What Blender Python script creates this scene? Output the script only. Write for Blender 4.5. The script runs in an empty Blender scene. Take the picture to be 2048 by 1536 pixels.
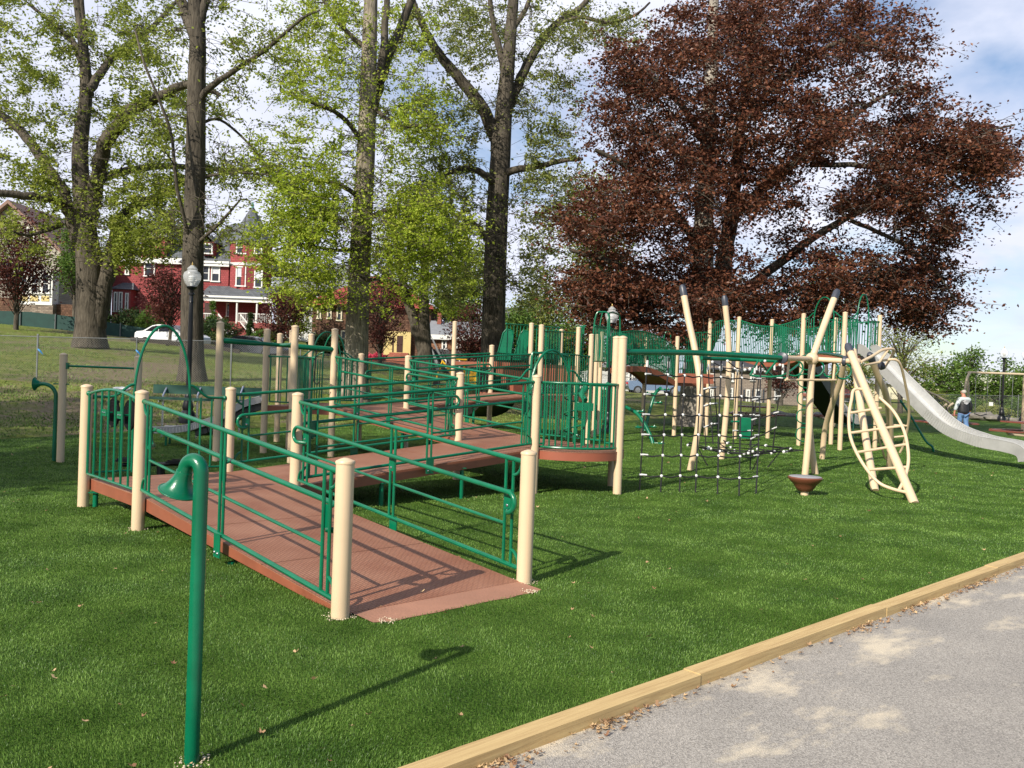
import bpy, math, random
import numpy as np
from mathutils import Vector, Matrix
random.seed(7); RNG = np.random.default_rng(7)
SC = bpy.context.scene; COL = SC.collection
R = math.radians

# ------------------------------------------------------------------ camera
FPX = 1725.0; PITCH = R(.6); ROLL = .037; CAMZ = 1.7
fwd = Vector((0, math.cos(PITCH), -math.sin(PITCH))); r0 = Vector((1, 0, 0)); u0 = r0.cross(fwd)
CR = (math.cos(ROLL)*r0 + math.sin(ROLL)*u0).normalized(); CU = CR.cross(fwd).normalized()
CP = Vector((0, 0, CAMZ))
cam = bpy.data.cameras.new('camera'); camo = bpy.data.objects.new('camera', cam); COL.objects.link(camo)
cam.sensor_width = 36; cam.lens = 36*FPX/2048; cam.clip_end = 2000; cam.clip_start = .05
camo.matrix_world = Matrix(((CR.x, CU.x, -fwd.x, CP.x), (CR.y, CU.y, -fwd.y, CP.y), (CR.z, CU.z, -fwd.z, CP.z), (0, 0, 0, 1)))
SC.camera = camo

# ------------------------------------------------------------------ sky, sun, exposure
SUN_EL = 33.0; SUN_DX, SUN_DY = .56, .83            # light travels towards +x +y
SUN_AZ = math.atan2(-SUN_DX, -SUN_DY)
world = bpy.data.worlds.new('World'); SC.world = world; world.use_nodes = True
nt = world.node_tree; nt.nodes.clear()
def N(t, typ, **kw):
    n = t.nodes.new(typ)
    for k, v in kw.items():
        if k in n.inputs: n.inputs[k].default_value = v
        else: setattr(n, k, v)
    return n
out = N(nt, 'ShaderNodeOutputWorld'); bg = N(nt, 'ShaderNodeBackground'); bg.inputs['Strength'].default_value = .10
sky = N(nt, 'ShaderNodeTexSky'); sky.sky_type = 'NISHITA'; sky.sun_disc = False
sky.sun_elevation = R(SUN_EL); sky.sun_rotation = SUN_AZ; sky.air_density = 1.0; sky.dust_density = .6; sky.ozone_density = 2.0
tc = N(nt, 'ShaderNodeTexCoord'); sp = N(nt, 'ShaderNodeSeparateXYZ'); nt.links.new(tc.outputs['Generated'], sp.inputs[0])
ad = N(nt, 'ShaderNodeMath', operation='ADD'); ad.inputs[1].default_value = .22; nt.links.new(sp.outputs['Z'], ad.inputs[0])
mx = N(nt, 'ShaderNodeMath', operation='MAXIMUM'); mx.inputs[1].default_value = .05; nt.links.new(ad.outputs[0], mx.inputs[0])
dx = N(nt, 'ShaderNodeMath', operation='DIVIDE'); dy = N(nt, 'ShaderNodeMath', operation='DIVIDE')
nt.links.new(sp.outputs['X'], dx.inputs[0]); nt.links.new(mx.outputs[0], dx.inputs[1])
nt.links.new(sp.outputs['Y'], dy.inputs[0]); nt.links.new(mx.outputs[0], dy.inputs[1])
cb = N(nt, 'ShaderNodeCombineXYZ'); nt.links.new(dx.outputs[0], cb.inputs[0]); nt.links.new(dy.outputs[0], cb.inputs[1]); cb.inputs[2].default_value = 3.1
nz = N(nt, 'ShaderNodeTexNoise'); nz.inputs['Scale'].default_value = 1.15; nz.inputs['Detail'].default_value = 7; nz.inputs['Roughness'].default_value = .52; nz.inputs['Distortion'].default_value = .35
nt.links.new(cb.outputs[0], nz.inputs['Vector'])
# more cloud to the left (-x) and low down
bx_ = N(nt, 'ShaderNodeMath', operation='MULTIPLY_ADD'); bx_.inputs[1].default_value = -.30; nt.links.new(sp.outputs['X'], bx_.inputs[0]); nt.links.new(nz.outputs['Fac'], bx_.inputs[2])
bz_ = N(nt, 'ShaderNodeMath', operation='MULTIPLY_ADD'); bz_.inputs[1].default_value = -.28; nt.links.new(sp.outputs['Z'], bz_.inputs[0]); nt.links.new(bx_.outputs[0], bz_.inputs[2])
rp = N(nt, 'ShaderNodeValToRGB'); rp.color_ramp.elements[0].position = .20; rp.color_ramp.elements[1].position = .38
nt.links.new(bz_.outputs[0], rp.inputs['Fac'])
nz2 = N(nt, 'ShaderNodeTexNoise'); nz2.inputs['Scale'].default_value = 2.3; nz2.inputs['Detail'].default_value = 5; nt.links.new(cb.outputs[0], nz2.inputs['Vector'])
rp2 = N(nt, 'ShaderNodeValToRGB'); rp2.color_ramp.elements[0].position = .3; rp2.color_ramp.elements[1].position = .7
rp2.color_ramp.elements[0].color = (5.6, 6.0, 7.6, 1); rp2.color_ramp.elements[1].color = (8.0, 8.2, 9.2, 1)
nt.links.new(nz2.outputs['Fac'], rp2.inputs['Fac'])
mixs = N(nt, 'ShaderNodeMixRGB'); nt.links.new(rp.outputs['Color'], mixs.inputs['Fac']); hsv = N(nt, 'ShaderNodeHueSaturation'); hsv.inputs['Saturation'].default_value = 1.2; nt.links.new(sky.outputs['Color'], hsv.inputs['Color']); nt.links.new(hsv.outputs['Color'], mixs.inputs['Color1']); nt.links.new(rp2.outputs['Color'], mixs.inputs['Color2'])
nt.links.new(mixs.outputs[0], bg.inputs['Color']); nt.links.new(bg.outputs[0], out.inputs[0])
sl = bpy.data.lights.new('sun', 'SUN'); sl.energy = 5.0; sl.angle = R(.55); sl.color = (1, .93, .81)
so = bpy.data.objects.new('sun', sl); COL.objects.link(so)
so.rotation_euler = Vector((SUN_DX, SUN_DY, -math.tan(R(SUN_EL))*math.hypot(SUN_DX, SUN_DY))).to_track_quat('-Z', 'Y').to_euler()
SC.view_settings.view_transform = 'Standard'; SC.view_settings.look = 'None'; SC.view_settings.gamma = 1; SC.view_settings.exposure = 0.38
SC.cycles.max_bounces = 6; SC.cycles.transparent_max_bounces = 12; SC.cycles.diffuse_bounces = 3

# ------------------------------------------------------------------ placing helpers
def _ray(px, py): return fwd + CR*((px-1024)/FPX) - CU*((py-768)/FPX)
def G(px, py, z=0.0):
    d = _ray(px, py); return CP + d*((z-CAMZ)/d.z)
def W(px, py, Y):
    d = _ray(px, py); return CP + d*(Y/d.y)
def V(*a): return Vector(a)
O = G(680, 1235); O.z = 0
_a = math.atan2(.7327, -.6806)
UX = Vector((math.cos(_a), math.sin(_a), 0)); WX = Vector((UX.y, -UX.x, 0))
def IJ(i, j, z=0.0):
    p = O + UX*i + WX*j; p.z = z; return p

# ------------------------------------------------------------------ materials
MATS = {}
def srgb(r, g, b): return tuple(((c/255)/12.92 if c/255 <= .04045 else ((c/255+.055)/1.055)**2.4) for c in (r, g, b))
def mat(name, col, rough=.5, metal=0, var=0, vscale=3.0, bump=0, bscale=40, spec=None, col2=None, coords='Object', aniso=None, coat=0):
    if name in MATS: return MATS[name]
    m = bpy.data.materials.new(name); m.use_nodes = True; t = m.node_tree; b = t.nodes['Principled BSDF']
    b.inputs['Roughness'].default_value = rough; b.inputs['Metallic'].default_value = metal
    if spec is not None: b.inputs['Specular IOR Level'].default_value = spec
    if coat: b.inputs['Coat Weight'].default_value = coat; b.inputs['Coat Roughness'].default_value = .15
    b.inputs['Base Color'].default_value = (*col, 1)
    c = N(t, 'ShaderNodeTexCoord'); vec = c.outputs[coords]
    if aniso:
        mp = N(t, 'ShaderNodeMapping'); mp.inputs['Scale'].default_value = aniso; t.links.new(vec, mp.inputs[0]); vec = mp.outputs[0]
    if var:
        n = N(t, 'ShaderNodeTexNoise'); n.inputs['Scale'].default_value = vscale; n.inputs['Detail'].default_value = 6; n.inputs['Roughness'].default_value = .6
        t.links.new(vec, n.inputs['Vector'])
        r = N(t, 'ShaderNodeValToRGB'); r.color_ramp.elements[0].position = .3; r.color_ramp.elements[1].position = .7
        c2 = col2 if col2 else tuple(x*(1+var) for x in col); c1 = col if col2 else tuple(x*(1-var) for x in col)
        r.color_ramp.elements[0].color = (*c1, 1); r.color_ramp.elements[1].color = (*c2, 1)
        t.links.new(n.outputs['Fac'], r.inputs['Fac']); t.links.new(r.outputs['Color'], b.inputs['Base Color'])
    if bump:
        n2 = N(t, 'ShaderNodeTexNoise'); n2.inputs['Scale'].default_value = bscale; n2.inputs['Detail'].default_value = 5
        t.links.new(vec, n2.inputs['Vector'])
        bp = N(t, 'ShaderNodeBump'); bp.inputs['Strength'].default_value = bump; bp.inputs['Distance'].default_value = .02
        t.links.new(n2.outputs['Fac'], bp.inputs['Height']); t.links.new(bp.outputs[0], b.inputs['Normal'])
    MATS[name] = m; return m
GREEN = mat('green_powder_coat', (.001, .125, .058), .27, var=.22, vscale=3.5, bump=.06, bscale=160, spec=.45)
TAN = mat('tan_powder_coat', (.61, .46, .295), .42, var=.06, vscale=2, bump=.05, bscale=200)
TANDK = mat('tan_cap', (.62, .46, .29), .4, var=.05)
BOLT = mat('bolt_steel', (.6, .6, .62), .25, 1)
RUBBER = mat('matt_black_rubber', (.008, .008, .009), .85, spec=.08)
BLACKP = mat('black_plastic', (.010, .010, .011), .5, var=.2, spec=.25)
DARKCAP = mat('dark_grey_cap', (.045, .05, .065), .4, var=.1)
ROPE = mat('black_rope', (.012, .012, .013), .8, bump=.5, bscale=300)
WHITEP = mat('white_plastic', (.60, .60, .58), .4, var=.05)
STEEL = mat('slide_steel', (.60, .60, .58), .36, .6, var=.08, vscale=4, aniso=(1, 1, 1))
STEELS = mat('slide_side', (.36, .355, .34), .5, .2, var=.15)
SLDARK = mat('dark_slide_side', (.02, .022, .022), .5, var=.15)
GALV = mat('galvanised_steel', (.17, .18, .18), .6, .4, var=.2)
BLACKM = mat('black_lamp_metal', (.008, .008, .009), .35, .2, bump=.05)
BROWNP = mat('brown_plastic', (.16, .055, .03), .35, var=.08)

def deck_material():
    m = bpy.data.materials.new('brown_coated_deck'); m.use_nodes = True; t = m.node_tree; b = t.nodes['Principled BSDF']
    c = N(t, 'ShaderNodeTexCoord')
    mp = N(t, 'ShaderNodeMapping'); mp.inputs['Rotation'].default_value = (0, 0, -_a); t.links.new(c.outputs['Object'], mp.inputs[0])
    n = N(t, 'ShaderNodeTexNoise'); n.inputs['Scale'].default_value = 1.3; n.inputs['Detail'].default_value = 8; n.inputs['Roughness'].default_value = .65; t.links.new(mp.outputs[0], n.inputs['Vector'])
    r = N(t, 'ShaderNodeValToRGB'); r.color_ramp.elements[0].position = .3; r.color_ramp.elements[1].position = .72
    r.color_ramp.elements[0].color = (.24, .088, .045, 1); r.color_ramp.elements[1].color = (.37, .18, .11, 1); t.links.new(n.outputs['Fac'], r.inputs['Fac'])
    # tread pattern: rows of small raised dashes
    br = N(t, 'ShaderNodeTexBrick'); br.inputs['Scale'].default_value = 9; br.inputs['Mortar Size'].default_value = .06; br.inputs['Mortar Smooth'].default_value = .5
    br.inputs['Color1'].default_value = (0, 0, 0, 1); br.inputs['Color2'].default_value = (0, 0, 0, 1); br.inputs['Mortar'].default_value = (1, 1, 1, 1)
    t.links.new(mp.outputs[0], br.inputs['Vector'])
    mi = N(t, 'ShaderNodeMixRGB', blend_type='MULTIPLY'); mi.inputs['Color2'].default_value = (.74, .72, .72, 1)
    t.links.new(br.outputs['Color'], mi.inputs['Fac']); t.links.new(r.outputs['Color'], mi.inputs['Color1']); t.links.new(mi.outputs[0], b.inputs['Base Color'])
    n3 = N(t, 'ShaderNodeTexNoise'); n3.inputs['Scale'].default_value = 90; t.links.new(mp.outputs[0], n3.inputs['Vector'])
    sb = N(t, 'ShaderNodeMath', operation='SUBTRACT'); t.links.new(n3.outputs['Fac'], sb.inputs[0]); t.links.new(br.outputs['Color'], sb.inputs[1])
    bp = N(t, 'ShaderNodeBump'); bp.inputs['Strength'].default_value = .5; bp.inputs['Distance'].default_value = .01
    t.links.new(sb.outputs[0], bp.inputs['Height']); t.links.new(bp.outputs[0], b.inputs['Normal']); b.inputs['Roughness'].default_value = .62
    return m
DECK = deck_material()
DECKSIDE = mat('brown_deck_side', (.24, .075, .04), .45, var=.15, vscale=5)

# ------------------------------------------------------------------ mesh builder
class MB:
    def __init__(s): s.v = []; s.f = []; s.mi = []
    def add(s, vs, fs, mi=0):
        b = len(s.v); s.v += [tuple(p) for p in vs]; s.f += [tuple(b+i for i in f) for f in fs]; s.mi += [mi]*len(fs)
    def box(s, c, size, rz=0, mi=0, ax=None):
        hx, hy, hz = size[0]/2, size[1]/2, size[2]/2
        if ax: X, Y, Z = ax
        else: X = V(math.cos(rz), math.sin(rz), 0); Y = V(-math.sin(rz), math.cos(rz), 0); Z = V(0, 0, 1)
        c = Vector(c)
        vs = [c + X*(hx*a) + Y*(hy*b) + Z*(hz*d) for d in (-1, 1) for a, b in ((-1, -1), (1, -1), (1, 1), (-1, 1))]
        s.add(vs, [(3, 2, 1, 0), (4, 5, 6, 7), (0, 1, 5, 4), (1, 2, 6, 5), (2, 3, 7, 6), (3, 0, 4, 7)], mi); return s
    def beam(s, p0, p1, w, h, mi=0, up=V(0, 0, 1)):
        p0, p1 = Vector(p0), Vector(p1); X = (p1-p0); L = X.length; X.normalize(); Y = up.cross(X).normalized(); Z = X.cross(Y)
        return s.box((p0+p1)/2, (L, w, h), mi=mi, ax=(X, Y, Z))
    def tube(s, pts, r, n=8, mi=0, caps=True, closed=False):
        pts = [Vector(p) for p in pts]; m = len(pts)
        rs = r if isinstance(r, (list, tuple)) else [r]*m
        prev = None; rings = []
        for k in range(m):
            if closed: t = pts[(k+1) % m]-pts[k-1]
            else: t = pts[min(k+1, m-1)]-pts[max(k-1, 0)]
            t.normalize()
            if prev is None:
                a = V(0, 0, 1) if abs(t.z) < .9 else V(1, 0, 0)
                x = t.cross(a).normalized()
            else:
                x = prev - t*prev.dot(t)
                if x.length < 1e-6: x = t.cross(V(0, 0, 1))
                x.normalize()
            prev = x; y = t.cross(x)
            rings.append([pts[k] + x*(rs[k]*math.cos(2*math.pi*q/n)) + y*(rs[k]*math.sin(2*math.pi*q/n)) for q in range(n)])
        vs = [p for rg in rings for p in rg]; fs = []
        for k in range(m if closed else m-1):
            a = k*n; b = ((k+1) % m)*n
            for q in range(n): fs.append((a+q, a+(q+1) % n, b+(q+1) % n, b+q))
        if caps and not closed: fs.append(tuple(range(n-1, -1, -1))); fs.append(tuple((m-1)*n+q for q in range(n)))
        s.add(vs, fs, mi); return s
    def lathe(s, c, prof, n=20, mi=0, axis=V(0, 0, 1)):
        c = Vector(c); axis = Vector(axis).normalized(); a = V(1, 0, 0) if abs(axis.x) < .9 else V(0, 1, 0)
        x = axis.cross(a).normalized(); y = axis.cross(x)
        vs = []; fs = []
        for (r, z) in prof:
            for q in range(n): t = 2*math.pi*q/n; vs.append(c + axis*z + x*(r*math.cos(t)) + y*(r*math.sin(t)))
        for k in range(len(prof)-1):
            for q in range(n): fs.append((k*n+q, k*n+(q+1) % n, (k+1)*n+(q+1) % n, (k+1)*n+q))
        fs.append(tuple(range(n-1, -1, -1))); fs.append(tuple((len(prof)-1)*n+q for q in range(n)))
        s.add(vs, fs, mi); return s
    def prism(s, poly, z0, z1, mi=0, zf=None):
        n = len(poly); vs = [V(p[0], p[1], z0 if zf is None else zf(p)+z0) for p in poly] + [V(p[0], p[1], z1 if zf is None else zf(p)+z1) for p in poly]
        fs = [tuple(range(n-1, -1, -1)), tuple(range(n, 2*n))] + [(k, (k+1) % n, (k+1) % n + n, k+n) for k in range(n)]
        s.add(vs, fs, mi); return s
    def sphere(s, c, r, n=12, mi=0, sc=(1, 1, 1)):
        c = Vector(c); vs = []; fs = []; m = n//2
        for i in range(m+1):
            t = math.pi*i/m
            for q in range(n):
                p = 2*math.pi*q/n; vs.append(c + V(r*sc[0]*math.sin(t)*math.cos(p), r*sc[1]*math.sin(t)*math.sin(p), r*sc[2]*math.cos(t)))
        for i in range(m):
            for q in range(n): fs.append((i*n+q, (i+1)*n+q, (i+1)*n+(q+1) % n, i*n+(q+1) % n))
        s.add(vs, fs, mi); return s
    def build(s, name, mats, parent=None, smooth=True, label=None):
        me = bpy.data.meshes.new(name); me.from_pydata(s.v, [], s.f); me.validate(clean_customdata=False)
        if not isinstance(mats, (list, tuple)): mats = [mats]
        for m in mats: me.materials.append(m)
        if len(me.polygons) == len(s.mi): me.polygons.foreach_set('material_index', s.mi)
        me.update()
        if smooth:
            me.polygons.foreach_set('use_smooth', [True]*len(me.polygons)); me.set_sharp_from_angle(angle=R(38))
        o = bpy.data.objects.new(name, me); COL.objects.link(o)
        if parent is not None:
            o.parent = parent; o.matrix_parent_inverse = parent.matrix_basis.inverted()
        if label: o['label'] = label
        return o
def empty(name, loc, label, cat, group=None, rz=0):
    o = bpy.data.objects.new(name, None); COL.objects.link(o); o.location = loc; o.rotation_euler = (0, 0, rz); o.empty_display_size = .2
    return tag(o, label, cat, group)
def tag(o, label, cat, group=None, kind=None):
    if label: o['label'] = label
    if cat: o['category'] = cat
    if group: o['group'] = group
    if kind: o['kind'] = kind
    return o
def structure(o): o['kind'] = 'structure'; return o
def smooth_path(pts, k=6, closed=False):
    P = [Vector(p) for p in pts]; n = len(P); res = []
    rng = range(n if closed else n-1)
    for i in rng:
        p1, p2 = P[i], P[(i+1) % n]
        p0 = P[i-1] if (i > 0 or closed) else p1*2-p2
        p3 = P[(i+2) % n] if (i+2 < n or closed) else p2*2-p1
        for q in range(k):
            t = q/k; res.append(.5*((2*p1)+(p2-p0)*t+(2*p0-5*p1+4*p2-p3)*t*t+(3*p1-p0-3*p2+p3)*t**3))
    if not closed: res.append(P[-1])
    return res
def pxp(pts):   # (px, py, depth) triples -> world points
    return [W(a, b, c) for a, b, c in pts]
def copy_tree(o, parent=None):
    c = o.copy(); COL.objects.link(c); c.parent = parent
    if parent is not None: c.matrix_parent_inverse = o.matrix_parent_inverse
    for ch in list(o.children): copy_tree(ch, c)
    return c

# ------------------------------------------------------------------ ground
CTRL = []   # (x, y, z)
def cp(px, py, Y): p = W(px, py, Y); CTRL.append((p.x, p.y, p.z)); return p
for a in [(73, 765, 27), (461, 768, 29), (180, 693, 38), (375, 765, 30.5), (0, 690, 40), (330, 690, 52), (60, 655, 56), (150, 668, 56), (480, 705, 56), (705, 797, 31), (850, 792, 33),
          (990, 790, 37), (600, 715, 58), (780, 722, 60), (930, 765, 66), (1300, 785, 66), (1400, 845, 40), (1130, 850, 34), (0, 830, 21), (250, 840, 20.5), (420, 850, 20.5), (600, 860, 22.5), (1200, 790, 60),
          (450, 655, 80), (60, 642, 72), (750, 712, 78), (900, 760, 74), (1600, 812, 75), (1950, 822, 75)]: cp(*a)
CTRL += [(0, 30, 0.05), (10, 40, 0), (20, 50, 0), (30, 60, 0), (50, 60, 0), (-10.5, 17.5, 0), (-20, 14, .3), (-20, 0, .2), (-30, 20, 1.6), (0, 22, 0), (-40, 40, 3), (-60, 80, 6), (-40, 110, 5.5), (0, 120, 3), (60, 120, 1), (-60, 0, 2), (10, -20, 0), (60, 0, 0), (40, 30, 0), (90, 60, 0)]
CT = np.array(CTRL)
def _tps():
    n = len(CT); D = np.linalg.norm(CT[:, None, :2]-CT[None, :, :2], axis=2); K = D + np.eye(n)*-.6   # |r| kernel (3D-biharmonic)
    A = np.zeros((n+3, n+3)); A[:n, :n] = K; A[:n, n] = 1; A[:n, n+1:] = CT[:, :2]; A[n, :n] = 1; A[n+1:, :n] = CT[:, :2].T
    return np.linalg.solve(A, np.concatenate([CT[:, 2], [0, 0, 0]]))
TPS = _tps()
TURF_POLY = [IJ(-2.13, -14), IJ(-2.13, 80), V(70, 64, 0), V(34, 57, 0), V(24, 54, 0), V(15, 48, 0), V(8, 41, 0), V(3.5, 33, 0), V(0, 30.5, 0), V(-3, 28, 0), V(-6, 24.5, 0), V(-9, 21.5, 0), V(-10, 18.6, 0), V(-10.8, 16.9, 0), V(-13, 14.6, 0), V(-16, 9, 0), V(-18, -6, 0)]
TP = np.array([(p.x, p.y) for p in TURF_POLY])
def poly_sd(x, y, P=TP):   # signed distance, >0 inside
    x = np.asarray(x, float); y = np.asarray(y, float); d = np.full(x.shape, 1e9); ins = np.zeros(x.shape, bool)
    for k in range(len(P)):
        ax, ay = P[k]; bx, by = P[(k+1) % len(P)]; ex, ey = bx-ax, by-ay
        t = np.clip(((x-ax)*ex+(y-ay)*ey)/(ex*ex+ey*ey), 0, 1); d = np.minimum(d, np.hypot(x-ax-t*ex, y-ay-t*ey))
        c = ((ay > y) != (by > y)); xi = ax + (y-ay)/(by-ay if by != ay else 1e-9)*ex; ins ^= c & (x < xi)
    return np.where(ins, d, -d)
def terrain(x, y):
    x = np.asarray(x, float); y = np.asarray(y, float); sh = x.shape; xf = x.ravel(); yf = y.ravel()
    D = np.hypot(xf[:, None]-CT[None, :, 0], yf[:, None]-CT[None, :, 1])
    z = D@TPS[:len(CT)] + TPS[len(CT)] + TPS[len(CT)+1]*xf + TPS[len(CT)+2]*yf
    far = np.clip((np.hypot(xf, yf)-120)/60, 0, 1); z = z*(1-far) + 2.0*far
    sd = poly_sd(xf, yf)
    side = ((xf-O.x)*UX.x + (yf-O.y)*UX.y) < -2.13          # asphalt side of the kerb
    z = np.maximum(z, .0)
    k = np.clip(-sd/4, 0, 1); z = z*k
    z = np.where(sd > -.1, -.12, z + .01)
    z = np.where(side, -.2, z)
    return z.reshape(sh)
def tz(x, y): return float(terrain(np.array([x]), np.array([y]))[0])

def grid_mesh(name, xs, ys, m):
    X, Y = np.meshgrid(xs, ys); Z = terrain(X, Y); nx, ny = len(xs), len(ys)
    co = np.stack([X, Y, Z], -1).reshape(-1, 3)
    i = np.arange(nx-1)[None, :] + np.arange(ny-1)[:, None]*nx; f = np.stack([i, i+1, i+1+nx, i+nx], -1).reshape(-1, 4)
    return np_mesh(name, co, f, m, smooth=True)
def np_mesh(name, co, f, m, smooth=False, parent=None):
    me = bpy.data.meshes.new(name); me.vertices.add(len(co)); me.vertices.foreach_set('co', co.astype(np.float32).ravel())
    k = f.shape[1]; me.loops.add(f.size); me.loops.foreach_set('vertex_index', f.astype(np.int32).ravel())
    me.polygons.add(len(f)); me.polygons.foreach_set('loop_start', np.arange(0, f.size, k, dtype=np.int32))
    me.polygons.foreach_set('use_smooth', np.full(len(f), smooth)); me.materials.append(m); me.update(calc_edges=True)
    o = bpy.data.objects.new(name, me); COL.objects.link(o)
    if parent is not None: o.parent = parent; o.matrix_parent_inverse = parent.matrix_basis.inverted()
    return o

def grass_ground_material():
    m = bpy.data.materials.new('park_grass'); m.use_nodes = True; t = m.node_tree; b = t.nodes['Principled BSDF']; b.inputs['Roughness'].default_value = .9; b.inputs['Specular IOR Level'].default_value = .1
    c = N(t, 'ShaderNodeTexCoord')
    def noise(sc, det=6): n = N(t, 'ShaderNodeTexNoise'); n.inputs['Scale'].default_value = sc; n.inputs['Detail'].default_value = det; n.inputs['Roughness'].default_value = .65; t.links.new(c.outputs['Object'], n.inputs['Vector']); return n
    n1 = noise(.11); n2 = noise(2.2, 9); n3 = noise(14)
    g = N(t, 'ShaderNodeValToRGB'); g.color_ramp.elements[0].position = .3; g.color_ramp.elements[1].position = .7
    g.color_ramp.elements[0].color = (.075, .10, .02, 1); g.color_ramp.elements[1].color = (.21, .24, .05, 1); t.links.new(n2.outputs['Fac'], g.inputs['Fac'])
    d = N(t, 'ShaderNodeValToRGB'); d.color_ramp.elements[0].position = .3; d.color_ramp.elements[1].position = .7
    d.color_ramp.elements[0].color = (.13, .095, .06, 1); d.color_ramp.elements[1].color = (.26, .21, .14, 1); t.links.new(n3.outputs['Fac'], d.inputs['Fac'])
    a = N(t, 'ShaderNodeMath', operation='MULTIPLY_ADD'); a.inputs[1].default_value = .35; t.links.new(n2.outputs['Fac'], a.inputs[0]); t.links.new(n1.outputs['Fac'], a.inputs[2])
    r = N(t, 'ShaderNodeValToRGB'); r.color_ramp.elements[0].position = .68; r.color_ramp.elements[1].position = .78; t.links.new(a.outputs[0], r.inputs['Fac'])
    mi = N(t, 'ShaderNodeMixRGB'); t.links.new(r.outputs['Color'], mi.inputs['Fac']); t.links.new(g.outputs['Color'], mi.inputs['Color1']); t.links.new(d.outputs['Color'], mi.inputs['Color2'])
    t.links.new(mi.outputs[0], b.inputs['Base Color'])
    bp = N(t, 'ShaderNodeBump'); bp.inputs['Strength'].default_value = .8; bp.inputs['Distance'].default_value = .05; t.links.new(n3.outputs['Fac'], bp.inputs['Height']); t.links.new(bp.outputs[0], b.inputs['Normal'])
    return m
GRASSM = grass_ground_material()
xs = np.concatenate([np.linspace(-600, -62, 12), np.arange(-60, 60, .75), np.linspace(60, 600, 14)])
ys = np.concatenate([np.linspace(-200, -11, 8), np.arange(-10, 100, .75), np.linspace(101, 900, 18)])
structure(grid_mesh('ground', xs, ys, GRASSM))

# synthetic turf sheet
def turf_material():
    m = bpy.data.materials.new('turf_base'); m.use_nodes = True; t = m.node_tree; b = t.nodes['Principled BSDF']; b.inputs['Roughness'].default_value = .85; b.inputs['Specular IOR Level'].default_value = .15
    c = N(t, 'ShaderNodeTexCoord')
    n = N(t, 'ShaderNodeTexNoise'); n.inputs['Scale'].default_value = 60; n.inputs['Detail'].default_value = 6; t.links.new(c.outputs['Object'], n.inputs['Vector'])
    n2 = N(t, 'ShaderNodeTexNoise'); n2.inputs['Scale'].default_value = 1.2; n2.inputs['Detail'].default_value = 6; t.links.new(c.outputs['Object'], n2.inputs['Vector'])
    ad = N(t, 'ShaderNodeMath', operation='MULTIPLY_ADD'); ad.inputs[1].default_value = .5; t.links.new(n2.outputs['Fac'], ad.inputs[0]); 
    ml = N(t, 'ShaderNodeMath', operation='MULTIPLY'); ml.inputs[1].default_value = .5; t.links.new(n.outputs['Fac'], ml.inputs[0]); t.links.new(ml.outputs[0], ad.inputs[2])
    r = N(t, 'ShaderNodeValToRGB'); r.color_ramp.elements[0].position = .36; r.color_ramp.elements[1].position = .64
    r.color_ramp.elements[0].color = (.032, .070, .008, 1); r.color_ramp.elements[1].color = (.095, .165, .022, 1); t.links.new(ad.outputs[0], r.inputs['Fac']); t.links.new(r.outputs['Color'], b.inputs['Base Color'])
    bp = N(t, 'ShaderNodeBump'); bp.inputs['Strength'].default_value = 1; bp.inputs['Distance'].default_value = .03; t.links.new(n.outputs['Fac'], bp.inputs['Height']); t.links.new(bp.outputs[0], b.inputs['Normal'])
    return m
TURFM = turf_material()
mb = MB(); mb.prism([(p.x, p.y) for p in TURF_POLY], -.05, 0)
structure(mb.build('turf', TURFM, smooth=False))
def blade_material():
    m = bpy.data.materials.new('turf_blades'); m.use_nodes = True; t = m.node_tree; b = t.nodes['Principled BSDF']; b.inputs['Roughness'].default_value = .42; b.inputs['Specular IOR Level'].default_value = .35
    g = N(t, 'ShaderNodeNewGeometry'); c = N(t, 'ShaderNodeTexCoord')
    n = N(t, 'ShaderNodeTexNoise'); n.inputs['Scale'].default_value = 1.9; n.inputs['Detail'].default_value = 5; n.inputs['Roughness'].default_value = .55; t.links.new(g.outputs['Position'], n.inputs['Vector'])
    oi = N(t, 'ShaderNodeObjectInfo')
    a = N(t, 'ShaderNodeMath', operation='MULTIPLY_ADD'); a.inputs[1].default_value = .34; t.links.new(g.outputs['Random Per Island'], a.inputs[0])
    s2 = N(t, 'ShaderNodeMath', operation='MULTIPLY'); s2.inputs[1].default_value = .88; t.links.new(n.outputs['Fac'], s2.inputs[0]); t.links.new(s2.outputs[0], a.inputs[2])
    r = N(t, 'ShaderNodeValToRGB'); e = r.color_ramp.elements; e[0].position = .38; e[1].position = .80
    e[0].color = (.028, .072, .009, 1); e[1].color = (.21, .34, .075, 1); x = e.new(.6); x.color = (.070, .155, .020, 1)
    t.links.new(a.outputs[0], r.inputs['Fac']); t.links.new(r.outputs['Color'], b.inputs['Base Color'])
    tr = N(t, 'ShaderNodeBsdfTranslucent'); t.links.new(r.outputs['Color'], tr.inputs['Color']); ms = N(t, 'ShaderNodeMixShader'); ms.inputs[0].default_value = .25
    t.links.new(b.outputs[0], ms.inputs[1]); t.links.new(tr.outputs[0], ms.inputs[2]); t.links.new(ms.outputs[0], t.nodes['Material Output'].inputs[0])
    return m
BLADE = blade_material()
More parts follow.
